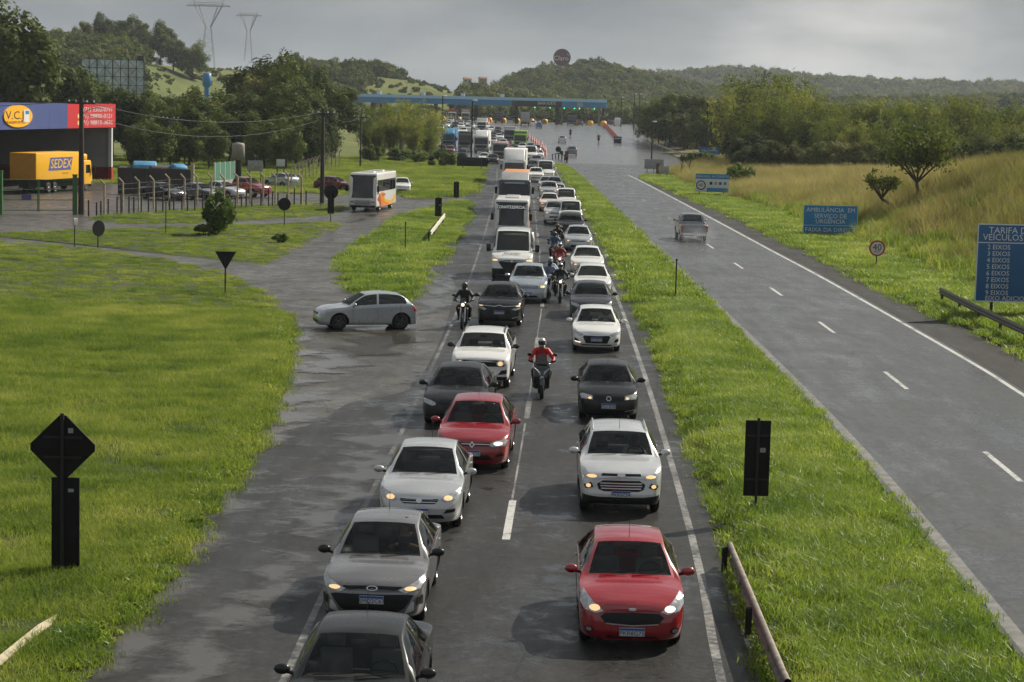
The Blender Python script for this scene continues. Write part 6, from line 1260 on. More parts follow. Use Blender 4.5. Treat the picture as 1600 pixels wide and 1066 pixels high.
# ---- guardrails ----------------------------------------------------------------
def guardrail(label, pts, h=.65, m=M_STEEL, step=4.0, side=1, double=True):
    o0 = Vector(pts[0]); r = thing('guardrail', label, 'guardrail', o0, 0, 'guardrails'); P = [Vector(p) - o0 for p in pts]; prof = [(0, -.155), (.03, -.12), (.08, -.08), (.08, -.05), (.02, -.015), (.02, .015), (.08, .05), (.08, .08), (.03, .12), (0, .155)]
    D = [0.0]
    for a, b in zip(P[:-1], P[1:]): D.append(D[-1] + (b - a).length)
    D = np.array(D); n = max(2, int(D[-1] / step)); ev = lambda d: Vector([float(np.interp(d, D, [p[i] for p in P])) for i in range(3)])
    for k in range(n):
        a, b = ev(D[-1] * k / n), ev(D[-1] * (k + 1) / n + .02); t = (b - a); t.z = 0; t.normalize(); nn = Vector((-t.y, t.x, 0)) * side; vs = []
        for q in (a, b):
            for u, z in prof: vs.append(q + nn * u + Vector((0, 0, h + z)))
        m_ = len(prof); mb = MB(); mb.add(vs, [(i, i + 1, m_ + i + 1, m_ + i) for i in range(m_ - 1)], 0, True); mb.add([v - nn * .006 for v in vs], [(i, m_ + i, m_ + i + 1, i + 1) for i in range(m_ - 1)], 0, True); mb.build('beam', m, r)
    for k in range(n + 1):
        q = ev(D[-1] * k / n); t = (ev(min(D[-1], D[-1] * k / n + .1)) - ev(max(0, D[-1] * k / n - .1))); nn = Vector((-t.y, t.x, 0)).normalized() * -side; c = q + nn * .09
        part('post', M_POSTK if m is not M_STEEL else m, r, ((c.x - .05, c.y - .06, c.z - .2), (c.x + .05, c.y + .06, c.z + h + .10)))
    return r
GA, GB, GC = AT(1230, 1085, 29.2), AT(1222, 1066, 29.8), AT(1140, 858, 38.8)
nr = guardrail('weathered pipe topped guardrail beside the near median edge', [(GA.x, GA.y, .02), (GB.x, GB.y, .02), (GC.x, GC.y, .02)], .34, M_RUST, 4.6, -1)
b = MB(); b.path([Vector((0, 0, .52)), Vector((GB.x - GA.x, GB.y - GA.y, .52)), Vector((GC.x - GA.x, GC.y - GA.y, .50)), Vector((GC.x - GA.x + .02, GC.y - GA.y + .5, .2))], .055, 10); b.build('pipe_rail', M_RUST, nr)
guardrail('short pale guardrail on the triangular island', [tuple(G(672, 383)), tuple(G(694, 352))], .7, mat('pale_guardrail', (.42, .40, .34), .6, var=.2), 6.0, -1)
ga, gb = AT(-8, 1040, 30.3), AT(118, 938, 34.8)
guardrail('low guardrail sunk in the grass at the lower left', [(ga.x, ga.y, ga.z - .42), ((ga.x + gb.x) / 2, (ga.y + gb.y) / 2, (ga.z + gb.z) / 2 - .42), (gb.x, gb.y, gb.z - .58)], .36, M_CREAM, 3.0, -1)
guardrail('steel guardrail in front of the tariff sign on the right', [tuple(G(1468, 478)), tuple(G(1540, 516)), tuple(G(1640, 566))], .68, mat('dark_guardrail', (.12, .11, .10), .6, .3, var=.3), 4.0, -1)
gp = [G(x, y) for x, y in ((988, 200), (1000, 212), (1015, 226), (1040, 236.5), (1067, 247), (1074, 254))]; guardrail('long guardrail round the bend on the right of the plaza', [tuple(p) for p in gp], .7, M_STEEL, 12.0, 1)

# ---- poles and wires -------------------------------------------------------------
def pole(label, x, y0, y1, r=.15, m=M_WOODP, arm=True, lamp=False, group='utility poles', dep=None, name='utility_pole', cat='pole'):
    g = G(x, y1) if dep is None else AT(x, y1, dep); z = AT(x, y0, g.y).z - g.z; o = thing(name, label, cat, g, 0, group); b = MB(); b.tube((0, 0, -.4), (0, 0, z), r, r * .65, 10); b.build('shaft', m, o)
    if arm: part('cross_arm', m, o, ((-1.0, -.07, z - .5), (1.0, .07, z - .36))); [part('insulator', M_SWHT, o, ((s_ - .05, -.05, z - .36), (s_ + .05, .05, z - .2))) for s_ in (-.9, -.4, .4, .9)]
    if lamp:
        b = MB(); b.path([(0, 0, z * .86), (.7, -.3, z * .9), (1.3, -.5, z * .915)], .03, 6); b.build('lamp_arm', M_STEEL, o); b = MB(); b.ell((1.45, -.55, z * .915), (.28, .12, .07), 10, 6); b.build('lamp_head', M_SWHT, o)
    return o, g + Vector((0, 0, z - .25))
_, w1 = pole('thick dark utility pole with a lamp before the depot', 127, 152, 335, .24, lamp=True)
_, w2 = pole('dark utility pole between the parking lot and the bus', 503, 170, 320, .20)
_, w3 = pole('thin utility pole before the dark wall of the yard', 266, 180, 266, .10)
_, w4 = pole('short utility pole before the bamboo', 563, 178, 263, .13)
def wire(label, a, b, sag, n=14, off=(0,)):
    o = MB(); 
    for d in off[:1]:
        pts = [a.lerp(b, k / n) + Vector((0, 0, d - sag * 4 * (k / n) * (1 - k / n))) for k in range(n + 1)]; o.path(pts, .022, 4)
    tag(o.build('power_line', M_SBLK), label, 'cable', 'power lines')
wire('power line from the depot pole to the lot pole', w1, w2, 1.2); wire('lower power line from the depot pole to the lot pole', w1 - Vector((0, 0, .9)), w2 - Vector((0, 0, .6)), 1.6); wire('power line running left from the depot pole', w1, w1 + Vector((-40, -25, -1.2)), .8); wire('power line from the lot pole to the bamboo pole', w2, w4, .8)
LG = 'plaza light poles'
for lb, x, y0, y1 in (('light pole left of the far queue', 690, 150, 242), ('tall dark light pole rising in front of the far queue', 736, 157, 262), ('light pole in front of the grey boards at the bend', 1018, 190, 250), ('left of the twin light poles by the blue panels', 1103, 160, 245), ('right of the twin light poles by the blue panels', 1110, 159, 252), ('light pole at the right edge of the plaza near the canopy', 990, 147, 203), ('second light pole near the canopy', 998, 147, 206), ('light pole just right of the canopy end', 970, 152, 198)):
    o, _ = pole(lb, x, y0, y1, .13, M_SIGNK, False, False, LG, name='light_pole', cat='light pole'); z = AT(x, y0, o.location.y).z - o.location.z; b = MB(); b.ell((.3, 0, z), (.42, .2, .12), 10, 6); b.build('lamp_head', M_SWHT, o)

# ---- the depot on the left -------------------------------------------------------
M_DBLUE = mat('depot_blue', (.05, .075, .22), .5, var=.06, vscale=.4); M_DRED = mat('depot_red', (.48, .018, .025), .5, var=.06, vscale=.4); M_DGREY = mat('depot_grey_wall', (.34, .34, .36), .7, var=.1, vscale=.6); M_DREDL = mat('depot_red_dado', (.20, .012, .018), .6, var=.12); M_DROOF = mat('depot_roof_sheet', (.22, .22, .21), .5, .3)
da, db = Vector((-45.0, 178, 0)), Vector((-40.9, 213.5, 0)); dv = (db - da); dl_ = dv.length; drz = math.atan2(dv.y, dv.x)
dep = thing('depot_building', 'open fronted depot with blue and red fascia and yellow oval emblem', 'building', da, drz)     # local x runs along the fascia, -y faces the road
zt0, zb0 = 7.85, 5.5
sx_ = dl_ * .60
L0 = -14
for nm, m, a, b_ in (('fascia', M_DBLUE, L0, sx_), ('fascia', M_DRED, sx_, dl_ + .6)):
    n = max(1, int((b_ - a) / 4.5))
    for k in range(n): part('fascia_panel', m, dep, ((a + (b_ - a) * k / n + .012, -.06, zb0), (a + (b_ - a) * (k + 1) / n - .012, .25, zt0)))
part('roof', M_DROOF, dep, ((L0, .25, 6.9), (dl_ + .4, 18, 7.1)))
part('back_wall', M_DGREY, dep, ((L0, 15, 0), (dl_, 15.3, 6.9))); 
part('end_wall', M_DGREY, dep, ((dl_ - .1, .35, 1.45), (dl_ + .2, 15, 6.9))); part('end_wall_dado', M_DREDL, dep, ((dl_ - .12, .35, 0), (dl_ + .22, 15, 1.45))); part('end_wall', M_DGREY, dep, ((L0 - .2, .35, 0), (L0, 15, 6.9)))
for x in (2.5, dl_ - .3): c = part('column', M_SWHT, dep, ((x - .2, .0, 1.5), (x + .2, .34, zb0))); part('column_foot', M_DRED, dep, ((x - .21, -.01, 0), (x + .21, .35, 1.5)))
M_EMB = mat('emblem_yellow', (.72, .38, .02), .45); b = MB(); ex = dl_ * .22; b.prism([(ex + 3.6 * math.cos(t), (zt0 + zb0) / 2 + .98 * math.sin(t)) for t in np.linspace(0, 2 * math.pi, 33)[:-1]], 1, -.18, -.07); em = b.build('emblem', M_EMB, dep)
text('lettering', 'V.C.J', 1.0, M_SBLK, em, (ex - .9, -.19, 6.72), sx=2.3); text('lettering', 'TRANSPORTES', .32, M_SBLK, em, (ex - .9, -.19, 6.12), sx=2.4)
tk = part('truck_picture', M_SWHT, em, ((ex + 1.35, -.20, 6.15), (ex + 2.7, -.182, 7.25))); part('truck_picture_window', M_SBLUE2, tk, ((ex + 1.7, -.21, 6.85), (ex + 2.6, -.2, 7.15)))
for f, t in ((.25, '(71) 3302-0791'), (.52, '(71) 98890-0121'), (.79, '(71) 98815-3836')): text('lettering', t, .60, M_SWHT, dep, (dl_ - .4, -.075, zt0 - (zt0 - zb0) * f), align='RIGHT', sx=2.5, shear=.1)
for f in (.52, .79):
    b = MB(); b.lathe([(.001, -.085), (.22, -.085), (.22, -.065)], 14, 1, (dl_ - 11.2, 0, zt0 - (zt0 - zb0) * f), smooth=False); b.build('phone_icon', mat('icon_yellow', (.7, .62, .2), .5), dep)
# green gates, dark yard wall, bent concrete fence posts
M_GGRN = mat('gate_green', (.03, .13, .035), .5, var=.15)
for lb, x0, x1, yb in (('left green metal gate leaf before the courier truck', 2, 59, 334), ('right green metal gate leaf before the courier truck', 61, 114, 334)):
    a, b_ = G(x0, yb), G(x1, yb); g_ = thing('metal_gate', lb, 'gate', a, math.atan2(b_.y - a.y, b_.x - a.x), 'green gates'); w = (b_ - a).length
    for z in (.25, 1.0, 1.75, 2.45): b = MB(); b.tube((0, 0, z), (w, 0, z), .035, n=6); b.build('rail', M_GGRN, g_)
    for x in (0, w): b = MB(); b.tube((x, 0, .15), (x, 0, 2.5), .04, n=6); b.build('stile', M_GGRN, g_)
    if x0 < 10: part('notice', mat('violet_notice', (.10, .09, .22), .5), g_, ((w * .55, -.05, 1.0), (w * .82, -.03, 1.4)))
for lb, x, t in (('green gate post at the left picture edge', 1, 268), ('green gate post beside the thick utility pole', 117, 274)): g = G(x, 335); o = thing('gate_post', lb, 'post', g, 0, 'green gates'); z = AT(x, t, g.y).z - g.z; part('shaft', mat('gate_post_green', (.035, .13, .03), .5), o, ((-.14, -.14, -.2), (.14, .14, z))); part('cap', M_GGRN, o, ((-.17, -.17, z), (.17, .17, z + .06)))
wa, wb_ = G(184, 303), G(298, 306); M_DWALL = mat('dark_yard_wall', (.055, .050, .045), .85, var=.2, vscale=.8)
dw = thing('yard_wall', 'dark plastered yard wall right of the depot', 'wall', wa, math.atan2(wb_.y - wa.y, wb_.x - wa.x)); wl_ = (wb_ - wa).length; hz = AT(184, 262, wa.y).z - wa.z
n = 5
for k in range(n): part('wall_panel', M_DWALL, dw, ((wl_ * k / n + .01, -.08, 0), (wl_ * (k + 1) / n - .01, .08, hz)))
part('end_pillar', M_CREAM, dw, ((wl_, -.14, 0), (wl_ + .28, .14, hz + .5)))
fp = [(163, 335), (192, 331), (217, 329), (240, 326), (264, 322), (288, 321.5), (308, 320), (330, 319), (350, 322), (371, 318), (391, 317), (411, 316), (430, 317), (450, 314), (471, 319)]
fence = thing('post_fence', 'wire fence on bent cream concrete posts before the parking lot', 'fence', G(*fp[0])); f0 = fence.location.copy(); tops = []
for x, y in fp:
    q = G(x, y) - f0; hh = 2.55; b = MB(); b.path([(q.x, q.y, -.2), (q.x, q.y, hh - .35), (q.x - .32, q.y - .1, hh)], .075, 6); b.build('fence_post', M_CREAM, fence); tops.append(q)
M_WIRE = mat('fence_wire', (.06, .06, .055), .6)
for z in (.35, .8, 1.25, 1.7, 2.1): b = MB(); b.path([q + Vector((0, 0, z)) for q in tops], .013, 4); b.build('wire_strand', M_WIRE, fence)
f2 = thing('post_fence', 'fence of bent posts running back along the field', 'fence', G(453, 296)); f0 = f2.location.copy(); P2 = []
for k in range(14):
    t = k / 13; a = G(455 + 75 * t, 296 - 34 * t ** .8); q = a - f0; P2.append(q); b = MB(); b.path([(q.x, q.y, -.2), (q.x, q.y, 2.1), (q.x + .3, q.y, 2.4)], .075, 5); b.build('fence_post', M_CREAM, f2)
for z in (.7, 1.4, 2.0): b = MB(); b.path([q + Vector((0, 0, z)) for q in P2], .02, 4); b.build('wire_strand', M_WIRE, f2)
f3 = thing('picket_fence', 'row of short dark wooden stakes in front of the concrete post fence', 'fence', G(140, 338)); f0 = f3.location.copy(); rs = random.Random(3)
for k in range(34): x = 140 + 338 * k / 33; q = G(x + rs.uniform(-3, 3), 337 - (x - 140) * .046 + rs.uniform(-1, 1)) - f0; part('stake', M_WOODP, f3, ((q.x - .05, q.y - .05, -.1), (q.x + .05, q.y + .05, rs.uniform(.9, 1.5))))
# yard things: water tank on a column, green mesh cage, grey boards, blue sheeting
g = G(372, 284); o = thing('water_tank', 'pale cylindrical water tank on a dark column behind the parked cars', 'water tank', g); z0, z1 = AT(372, 250, g.y).z - g.z, AT(372, 224, g.y).z - g.z; r_ = 10 / S(g.y)
b = MB(); b.lathe([(.001, z0), (r_, z0), (r_, z1 - .2), (r_ * .9, z1), (.001, z1 + .1)], 20, 2); b.build('tank', M_CONC, o); b = MB(); b.lathe([(.001, -.2), (r_ * .5, -.2), (r_ * .5, z0 + .02)], 12, 2); b.build('column', M_CDARK, o); b = MB(); b.path([(.3, 0, z1), (.3, 0, z1 + .9), (0, 0, z1 + 1.2)], .05, 5); b.build('vent_pipe', M_SIGNK, o)
a, b_ = G(335, 294), G(366, 290); o = thing('mesh_cage', 'green mesh cage with pale base beside the water tank', 'cage', a, math.atan2(b_.y - a.y, b_.x - a.x)); w = (b_ - a).length; hz = AT(350, 255, a.y).z
M_MESH = mat('green_mesh', (.05, .16, .10), .7); part('base_wall', M_CONC, o, ((0, -.1, 0), (w, .1, .7)))
for k in range(4): part('mesh_panel', M_MESH, o, ((w * k / 4 + .06, -.03, .7), (w * (k + 1) / 4 - .06, .03, hz)))
for k in range(5): part('frame_bar', M_SWHT, o, ((w * k / 4 - .05, -.06, .7), (w * k / 4 + .05, .06, hz + .05)))
for lb, x0, x1, y0, y1, bs in (('grey plain board right of the water tank', 387, 410, 251, 267, 290), ('small white notice board by the yard fence', 432, 445, 249, 260, 284)): board_sign('notice_board', lb, (x0 + x1) / 2, y0, y1, x0, x1, bs, M_STEEL if x0 < 400 else M_SWHT, posts=(.1, .9), group='yard boards')
M_TARP = mat('blue_sheeting', (.07, .24, .42), .5, var=.3, vscale=1.0)
for k, (x, y, w_, h_) in enumerate(((197, 266, 1.6, .5), (226, 267, 2.6, 1.1), (250, 267, 2.6, .7), (278, 267, 1.5, .8))):
    g = AT(x, y, 232); b = MB(); rprism(b, [(-1.2, -2), (-1.0, h_ * .6), (0, h_), (1.1, h_ * .55), (1.3, -2)], -w_ / 2, w_ / 2, .2); o = b.build('covered_stack', M_TARP if k % 2 else mat('dark_stack', (.05, .05, .05), .7, var=.4)); o.location = g; o.rotation_euler = (0, 0, .2 * k)
    tag(o, ('small dark heap at the left end behind the yard wall', 'large heap under light blue sheeting behind the yard wall', 'dark heap beside the light blue sheeting', 'small blue covered heap at the right end of the yard wall')[k], 'heap', 'heaps in the yard')

# ---- far landmarks: billboard frame, water tower, pylons, round sign on the hill ------
Yb = 420; a, b_ = AT(127, 145, Yb), AT(225, 145, Yb); w = b_.x - a.x; hz = AT(176, 92, Yb).z - AT(176, 145, Yb).z
bf = thing('billboard', 'old billboard of pale panels behind a dark steel lattice on the left hill', 'billboard', a); M_LAT = mat('lattice_dark', (.03, .032, .035), .6); M_BPAN = mat('billboard_panel', (.50, .58, .66), .5, var=.4, vscale=.6)
for k in range(8):
    for j in range(4): part('panel', M_BPAN, bf, ((w * k / 8 + .06, .3, hz * j / 4 + .05), (w * (k + 1) / 8 - .06, .4, hz * (j + 1) / 4 - .05)))
for k in range(9): b = MB(); b.tube((w * k / 8, 0, -6), (w * k / 8, 0, hz + .15), .11 if k % 2 == 0 else .07, n=5); b.build('upright', M_LAT, bf)
for j in range(5): b = MB(); b.tube((0, .02, hz * j / 4), (w, .02, hz * j / 4), .06, n=5); b.build('beam', M_LAT, bf)
for k in range(8):
    for j in range(4): b = MB(); b.tube((w * k / 8, -.02, hz * (j + (k + j) % 2) / 4), (w * (k + 1) / 8, -.02, hz * (j + (k + j + 1) % 2) / 4), .04, n=4); b.build('brace', M_LAT, bf)
part('lamp_box', M_LAT, bf, ((w * .9, -.4, hz), (w, .4, hz + .9)))
g = AT(323, 155, 450); o = thing('water_tower', 'slim blue water tower rising from the left trees', 'water tower', g); z0, z1 = AT(323, 133, 450).z - g.z, AT(323, 115, 450).z - g.z; M_WTB = mat('tower_blue', (.03, .17, .38), .4, coat=.3, var=.1)
b = MB(); b.lathe([(.55, -8), (.55, z0 - .5)], 14, 2); b.build('stem', M_WTB, o); b = MB(); b.lathe([(.55, z0 - .5), (.95, z0), (.95, z1), (.7, z1 + .1), (.001, z1 + .15)], 16, 2); b.build('tank', M_WTB, o)
M_PYL = mat('pylon_steel', (.16, .165, .17), .5, .4)
def pylon(label, cx, ytop, yarm, ywaist, ybase, halfw, Y):
    g = AT(cx, ybase, Y); o = thing('power_pylon', label, 'pylon', g, 0, 'power pylons'); z = lambda y: AT(cx, y, Y).z - g.z; s_ = S(Y); A = halfw / s_; zw, za, zt_ = z(ywaist), z(yarm), z(ytop); r = .11
    for sg in (-1, 1):
        for dy in (-1.2, 1.2):
            b = MB(); b.tube((sg * A * .30, dy * 2, -6), (sg * A * .13, dy, zw), r, n=4); b.build('leg', M_PYL, o); b = MB(); b.tube((sg * A * .1, dy, zw), (sg * A * .62, dy * .6, za), r, n=4); b.build('arm_strut', M_PYL, o)
            b = MB(); b.tube((sg * A * .1, dy, zw), (sg * A * .42, dy * .6, za), r * .8, n=4); b.build('arm_strut', M_PYL, o)
        b = MB(); b.tube((sg * A * .62, 0, za), (sg * A * .68, 0, zt_), r, n=4); b.build('peak', M_PYL, o)
        for k in range(5):
            t0, t1 = k / 5, (k + 1) / 5; b = MB(); b.tube((sg * A * (.1 + .32 * t0), 0, zw + (za - zw) * t0), (sg * A * (.1 + .52 * t1), 0, zw + (za - zw) * t1), r * .6, n=4); b.build('brace', M_PYL, o)
    for dz in (0, .9): b = MB(); b.tube((-A, 0, za + dz * .4), (A, 0, za + dz * .4), r, n=4); b.build('cross_arm', M_PYL, o); b = MB(); b.tube((-A * .7, 0, za + dz + .8), (A * .7, 0, za + dz + .8), r * .8, n=4); b.build('cross_arm', M_PYL, o)
    for k in range(8): x0, x1 = -A + 2 * A * k / 8, -A + 2 * A * (k + 1) / 8; b = MB(); b.tube((x0, 0, za + (k % 2) * 1.2), (x1, 0, za + ((k + 1) % 2) * 1.2), r * .6, n=4); b.build('brace', M_PYL, o)
    for k in range(6): z0, z1 = zw * k / 6, zw * (k + 1) / 6; sx = A * (.30 - .17 * k / 6) * (1 if k % 2 else -1); b = MB(); b.tube((sx, 0, z0), (-sx * .9, 0, z1), r * .6, n=4); b.build('brace', M_PYL, o)
pylon('nearer power pylon with wide cross arm above the left hill', 325, -6, 10, 43, 84, 34, 1000); pylon('farther smaller power pylon right of the first', 388, 17, 25, 50, 80, 20, 1350)
Yc = 1130; g = AT(878, 98, Yc); o = thing('round_sign', 'round dark red Claro sign on the hilltop', 'sign', g); r_ = 13 / S(Yc); M_CLR = mat('claro_maroon', (.12, .03, .055), .6); M_CLG = mat('claro_rim', (.10, .10, .11), .5); z = AT(878, 90, Yc).z - g.z
b = MB(); b.lathe([(.001, 0), (r_, 0), (r_, .6), (.001, .6)], 30, 1, (0, 0, z), smooth=False); b.build('disc', M_CLR, o); b = MB(); b.lathe([(r_ * .93, -.1), (r_ * 1.04, -.1), (r_ * 1.04, .3), (r_ * .93, .3)], 30, 1, (0, 0, z)); b.build('rim', M_CLG, o); text('lettering', 'Claro', r_ * .78, mat('claro_white', (.65, .55, .58), .5), o, (-r_ * .1, -.15, z - r_ * .1))
for k, a in enumerate((.25, .9, 1.5)): b = MB(); b.tube((r_ * .62 + .25 * r_ * math.cos(a) * .6, -.15, z + r_ * .15 + .15 * r_ * math.sin(a)), (r_ * .62 + .5 * r_ * math.cos(a) * .6, -.15, z + r_ * .15 + .38 * r_ * math.sin(a)), .12, n=4); b.build('ray_mark', mat('claro_white', (.65, .55, .58), .5), o)
for sx in (-.5, .5): b = MB(); b.tube((sx * r_, .3, -3), (sx * r_, .3, z - r_ * .5), .2, n=6); b.build('leg', M_CLG, o)
for x, y, c, lb in ((755, 121, (.34, .22, .16), 'pinkish house on the skyline left of the round sign'), (731, 122, (.40, .38, .35), 'pale low house on the skyline in the middle')):
    g = AT(x, y + 5, 1000); o = thing('house', lb, 'house', g, .2, 'houses on the skyline'); o.scale = (.6, .6, .6); part('wall', mat('house_%d' % x, c, .8), o, ((-3, 0, -5), (3, 5, 1.6))); b = MB(); rprism(b, [(-.4, 1.6), (2.5, 3.0), (5.4, 1.6)], -3.4, 3.4, .03); b.build('roof', mat('house_roof', (.25, .13, .09), .8), o)
    for xx in (-1.7, 1.2): part('window', M_DGLASS, o, ((xx - .5, -.03, -.2), (xx + .5, .02, .9)))

# ================================================================== TREES
def crown_mesh(name, seed, rx, rz_, zc, n, leaves, leaf, m, up=.35, clump=.34, flat=1.0):
    r = np.random.default_rng(seed); C = []
    while len(C) < n:
        p = r.uniform(-1, 1, 3); d = np.linalg.norm(p)
        if .25 < d < 1 and (p[2] > -.75): C.append(p * (1 - .15 * r.random()))
    C = np.array(C); cr_ = clump * r.uniform(.65, 1.25, n)
    U = r.normal(size=(n, leaves, 3)); U /= np.linalg.norm(U, axis=2, keepdims=True); P = C[:, None] + U * (cr_[:, None] * r.uniform(.45, 1, (n, leaves)))[..., None] * np.array([1, 1, flat])
    P = P.reshape(-1, 3) * np.array([rx, rx, rz_]) + np.array([0, 0, zc]); Nn = U.reshape(-1, 3) + np.array([0, 0, up]) + r.normal(size=(n * leaves, 3)) * .45; Nn /= np.linalg.norm(Nn, axis=1, keepdims=True)
    T = np.cross(Nn, r.normal(size=Nn.shape)); T /= np.linalg.norm(T, axis=1, keepdims=True); B = np.cross(Nn, T); s_ = leaf * r.uniform(.55, 1.3, (len(P), 1))
    V = np.stack([P - T * s_, P - B * s_ * .55, P + T * s_, P + B * s_ * .55], 1).reshape(-1, 3); F = np.arange(len(V)).reshape(-1, 4)
    me = bpy.data.meshes.new(name); me.from_pydata(V.tolist(), [], F.tolist()); me.materials.append(m); return me
def trunk_mesh(seed, h, r0, m, limbs=5, spread=.5, top=.8):
    r = random.Random(seed); b = MB(); pts = [Vector((0, 0, -.5))]; 
    for k in range(5): pts.append(Vector((r.uniform(-.04, .04) * h * (k + 1) / 3, r.uniform(-.04, .04) * h * (k + 1) / 3, h * top * (k + 1) / 5)))
    b.path(pts, r0, 7, r2=r0 * .3)
    for k in range(limbs):
        i = r.choice((2, 3, 4)); a = r.uniform(0, 6.28) ; s_ = pts[i]; L_ = h * spread * r.uniform(.6, 1.1); mid = s_ + Vector((math.cos(a) * L_ * .5, math.sin(a) * L_ * .5, L_ * .35)); e = s_ + Vector((math.cos(a + .3) * L_, math.sin(a + .3) * L_, L_ * .9)); b.path([s_, mid, e], r0 * .4, 5, r2=r0 * .12)
    return b.mesh('trunk', m)
M_BARK = mat('bark', (.055, .043, .033), .9, var=.3, vscale=4)
M_LF = [leafmat('leaf_dark', (.022, .038, .009), (.060, .084, .018), (.140, .155, .042), .22, .22), leafmat('leaf_mid', (.036, .056, .011), (.085, .116, .022), (.185, .200, .052), .24, .25), leafmat('leaf_olive', (.048, .056, .015), (.115, .124, .033), (.215, .205, .070), .24, .25)]
M_BAM = leafmat('leaf_bamboo', (.042, .062, .011), (.145, .172, .032), (.320, .310, .080), .32, .6)
M_SHRUB = leafmat('leaf_shrub', (.04, .07, .012), (.085, .13, .024), (.15, .19, .045), .35, .4)
TV = []
for k in range(7):
    h = 10.0; rx = (3.6, 4.4, 3.2, 4.8, 3.9, 2.8, 4.2)[k]; rz_ = (4.6, 4.3, 4.9, 4.4, 4.7, 4.9, 4.2)[k]
    TV.append((crown_mesh('crown', 200 + k, rx, rz_, h - rz_ * .98, 52, 230, .21, M_LF[k % 3], clump=.30), trunk_mesh(300 + k, h * .75, .22, M_BARK)))
def bamboo_mesh(seed, n=34, h=10.0, spread=3.2):
    r = np.random.default_rng(seed); V = []; 
    for i in range(n):
        a = r.uniform(0, 6.28); hh = h * r.uniform(.6, 1.05); out = spread * r.uniform(.25, 1.1); bx, by = r.normal(0, .5, 2)
        for k in range(120):
            t = r.uniform(.25, 1) ** .8; p = np.array([bx + math.cos(a) * out * t ** 2.4, by + math.sin(a) * out * t ** 2.4, hh * (t - .16 * t ** 5)]) + r.normal(0, .30 + .12 * (1 - t), 3); d = r.normal(0, 1, 3) + np.array([math.cos(a), math.sin(a), -.9]); d /= np.linalg.norm(d); sd_ = np.cross(d, r.normal(size=3)); sd_ /= np.linalg.norm(sd_); L_ = r.uniform(.28, .55); w_ = .07
            V += [p, p + d * L_ * .5 + sd_ * w_, p + d * L_, p + d * L_ * .5 - sd_ * w_]
    V = np.array(V); me = bpy.data.meshes.new('crown'); me.from_pydata(V.tolist(), [], np.arange(len(V)).reshape(-1, 4).tolist()); me.materials.append(M_BAM)
    b = MB(); rr = random.Random(seed)
    for i in range(14): a = rr.uniform(0, 6.28); L_ = rr.uniform(.5, .8) * h; b.path([(rr.uniform(-.5, .5), rr.uniform(-.5, .5), -.3), (math.cos(a) * .5, math.sin(a) * .5, L_ * .5), (math.cos(a) * 1.4, math.sin(a) * 1.4, L_)], .05, 5)
    return me, b.mesh('culms', mat('bamboo_culm', (.10, .11, .035), .6))
BV = [bamboo_mesh(500 + k) for k in range(3)]
def tree(x, ytop, Y, kind, label, group, ybase=None, wide=1.0, name='tree'):
    xw = AT(x, 200, Y).x; g = float(hgt(xw, Y)) if ybase is None else AT(x, ybase, Y).z; H_ = max(2.5, AT(x, ytop, Y).z - g)
    cm, tm = (BV[kind % 3] if name == 'bamboo' else TV[kind % 7]); s_ = H_ / 10.0
    o = thing(name, label, 'bamboo' if name == 'bamboo' else 'tree', (xw, Y, g), random.uniform(0, 6.28), group); o.scale = (s_ * wide, s_ * wide, s_)
    if name == 'bamboo': o.scale = (s_ * wide, s_ * wide, s_ * 1.22)
    link('trunk' if name != 'bamboo' else 'culms', tm, o); link('crown', cm, o); return o
rt_ = random.Random(11)
LBL_L = 'dark broadleaf tree in the dense belt behind the depot and lot'
TL = [(-34, 6, 250), (-90, 30, 262), (12, 84, 300), (46, 84, 310), (80, 100, 290), (110, 118, 300), (140, 132, 285), (30, 110, 270), (175, 138, 290), (205, 140, 280), (230, 150, 300), (255, 152, 275), (280, 150, 300), (310, 146, 285), (300, 165, 265), (335, 150, 300), (395, 120, 305), (420, 100, 315), (440, 92, 320), (458, 100, 312), (470, 102, 320), (484, 122, 310), (400, 150, 285), (430, 140, 280), (460, 145, 278), (480, 142, 290), (492, 155, 300), (508, 186, 320), (360, 175, 270), (385, 180, 262), (415, 185, 262), (450, 185, 258), (480, 185, 262), (245, 190, 255), (215, 195, 252), (285, 195, 255), (325, 195, 258), (345, 160, 320), (495, 186, 275), (510, 196, 290)]
for k, (x, yt_, Y) in enumerate(TL): tree(x + rt_.uniform(-4, 4), yt_, Y + rt_.uniform(-5, 5), rt_.randrange(7), LBL_L, 'tree belt behind the depot', wide=rt_.uniform(.95, 1.35))
for k, (x, yt_, Y) in enumerate([(572, 172, 335), (600, 168, 340), (628, 160, 345), (655, 168, 340), (676, 180, 335), (612, 180, 318), (645, 190, 318), (590, 195, 320), (668, 200, 322)]): tree(x, yt_, Y, k, 'yellowish green bamboo, %s from the left in the clump by the far queue' % ORD[sorted((572, 600, 628, 655, 676, 612, 645, 590, 668)).index(x)], 'bamboo left of the queue', name='bamboo', wide=1.25)
LBL_R = 'broadleaf tree in the belt beyond the right bank'
for k, (x, yt_, Y) in enumerate([(1012, 165, 470), (1030, 158, 450), (1052, 150, 440), (1075, 148, 430), (1098, 152, 420), (1120, 160, 400), (1040, 180, 420), (1070, 178, 410), (1095, 182, 395), (1125, 185, 380), (1145, 180, 370), (1022, 188, 460), (1150, 200, 330), (1165, 205, 300)]): tree(x, yt_, Y, rt_.randrange(7), 'broadleaf tree, %s from the left in the belt beyond the right bank' % ORD[[1012, 1022, 1030, 1040, 1052, 1070, 1075, 1095, 1098, 1120, 1125, 1145, 1150, 1165].index(x)], 'tree belt on the right', wide=rt_.uniform(1.0, 1.3))
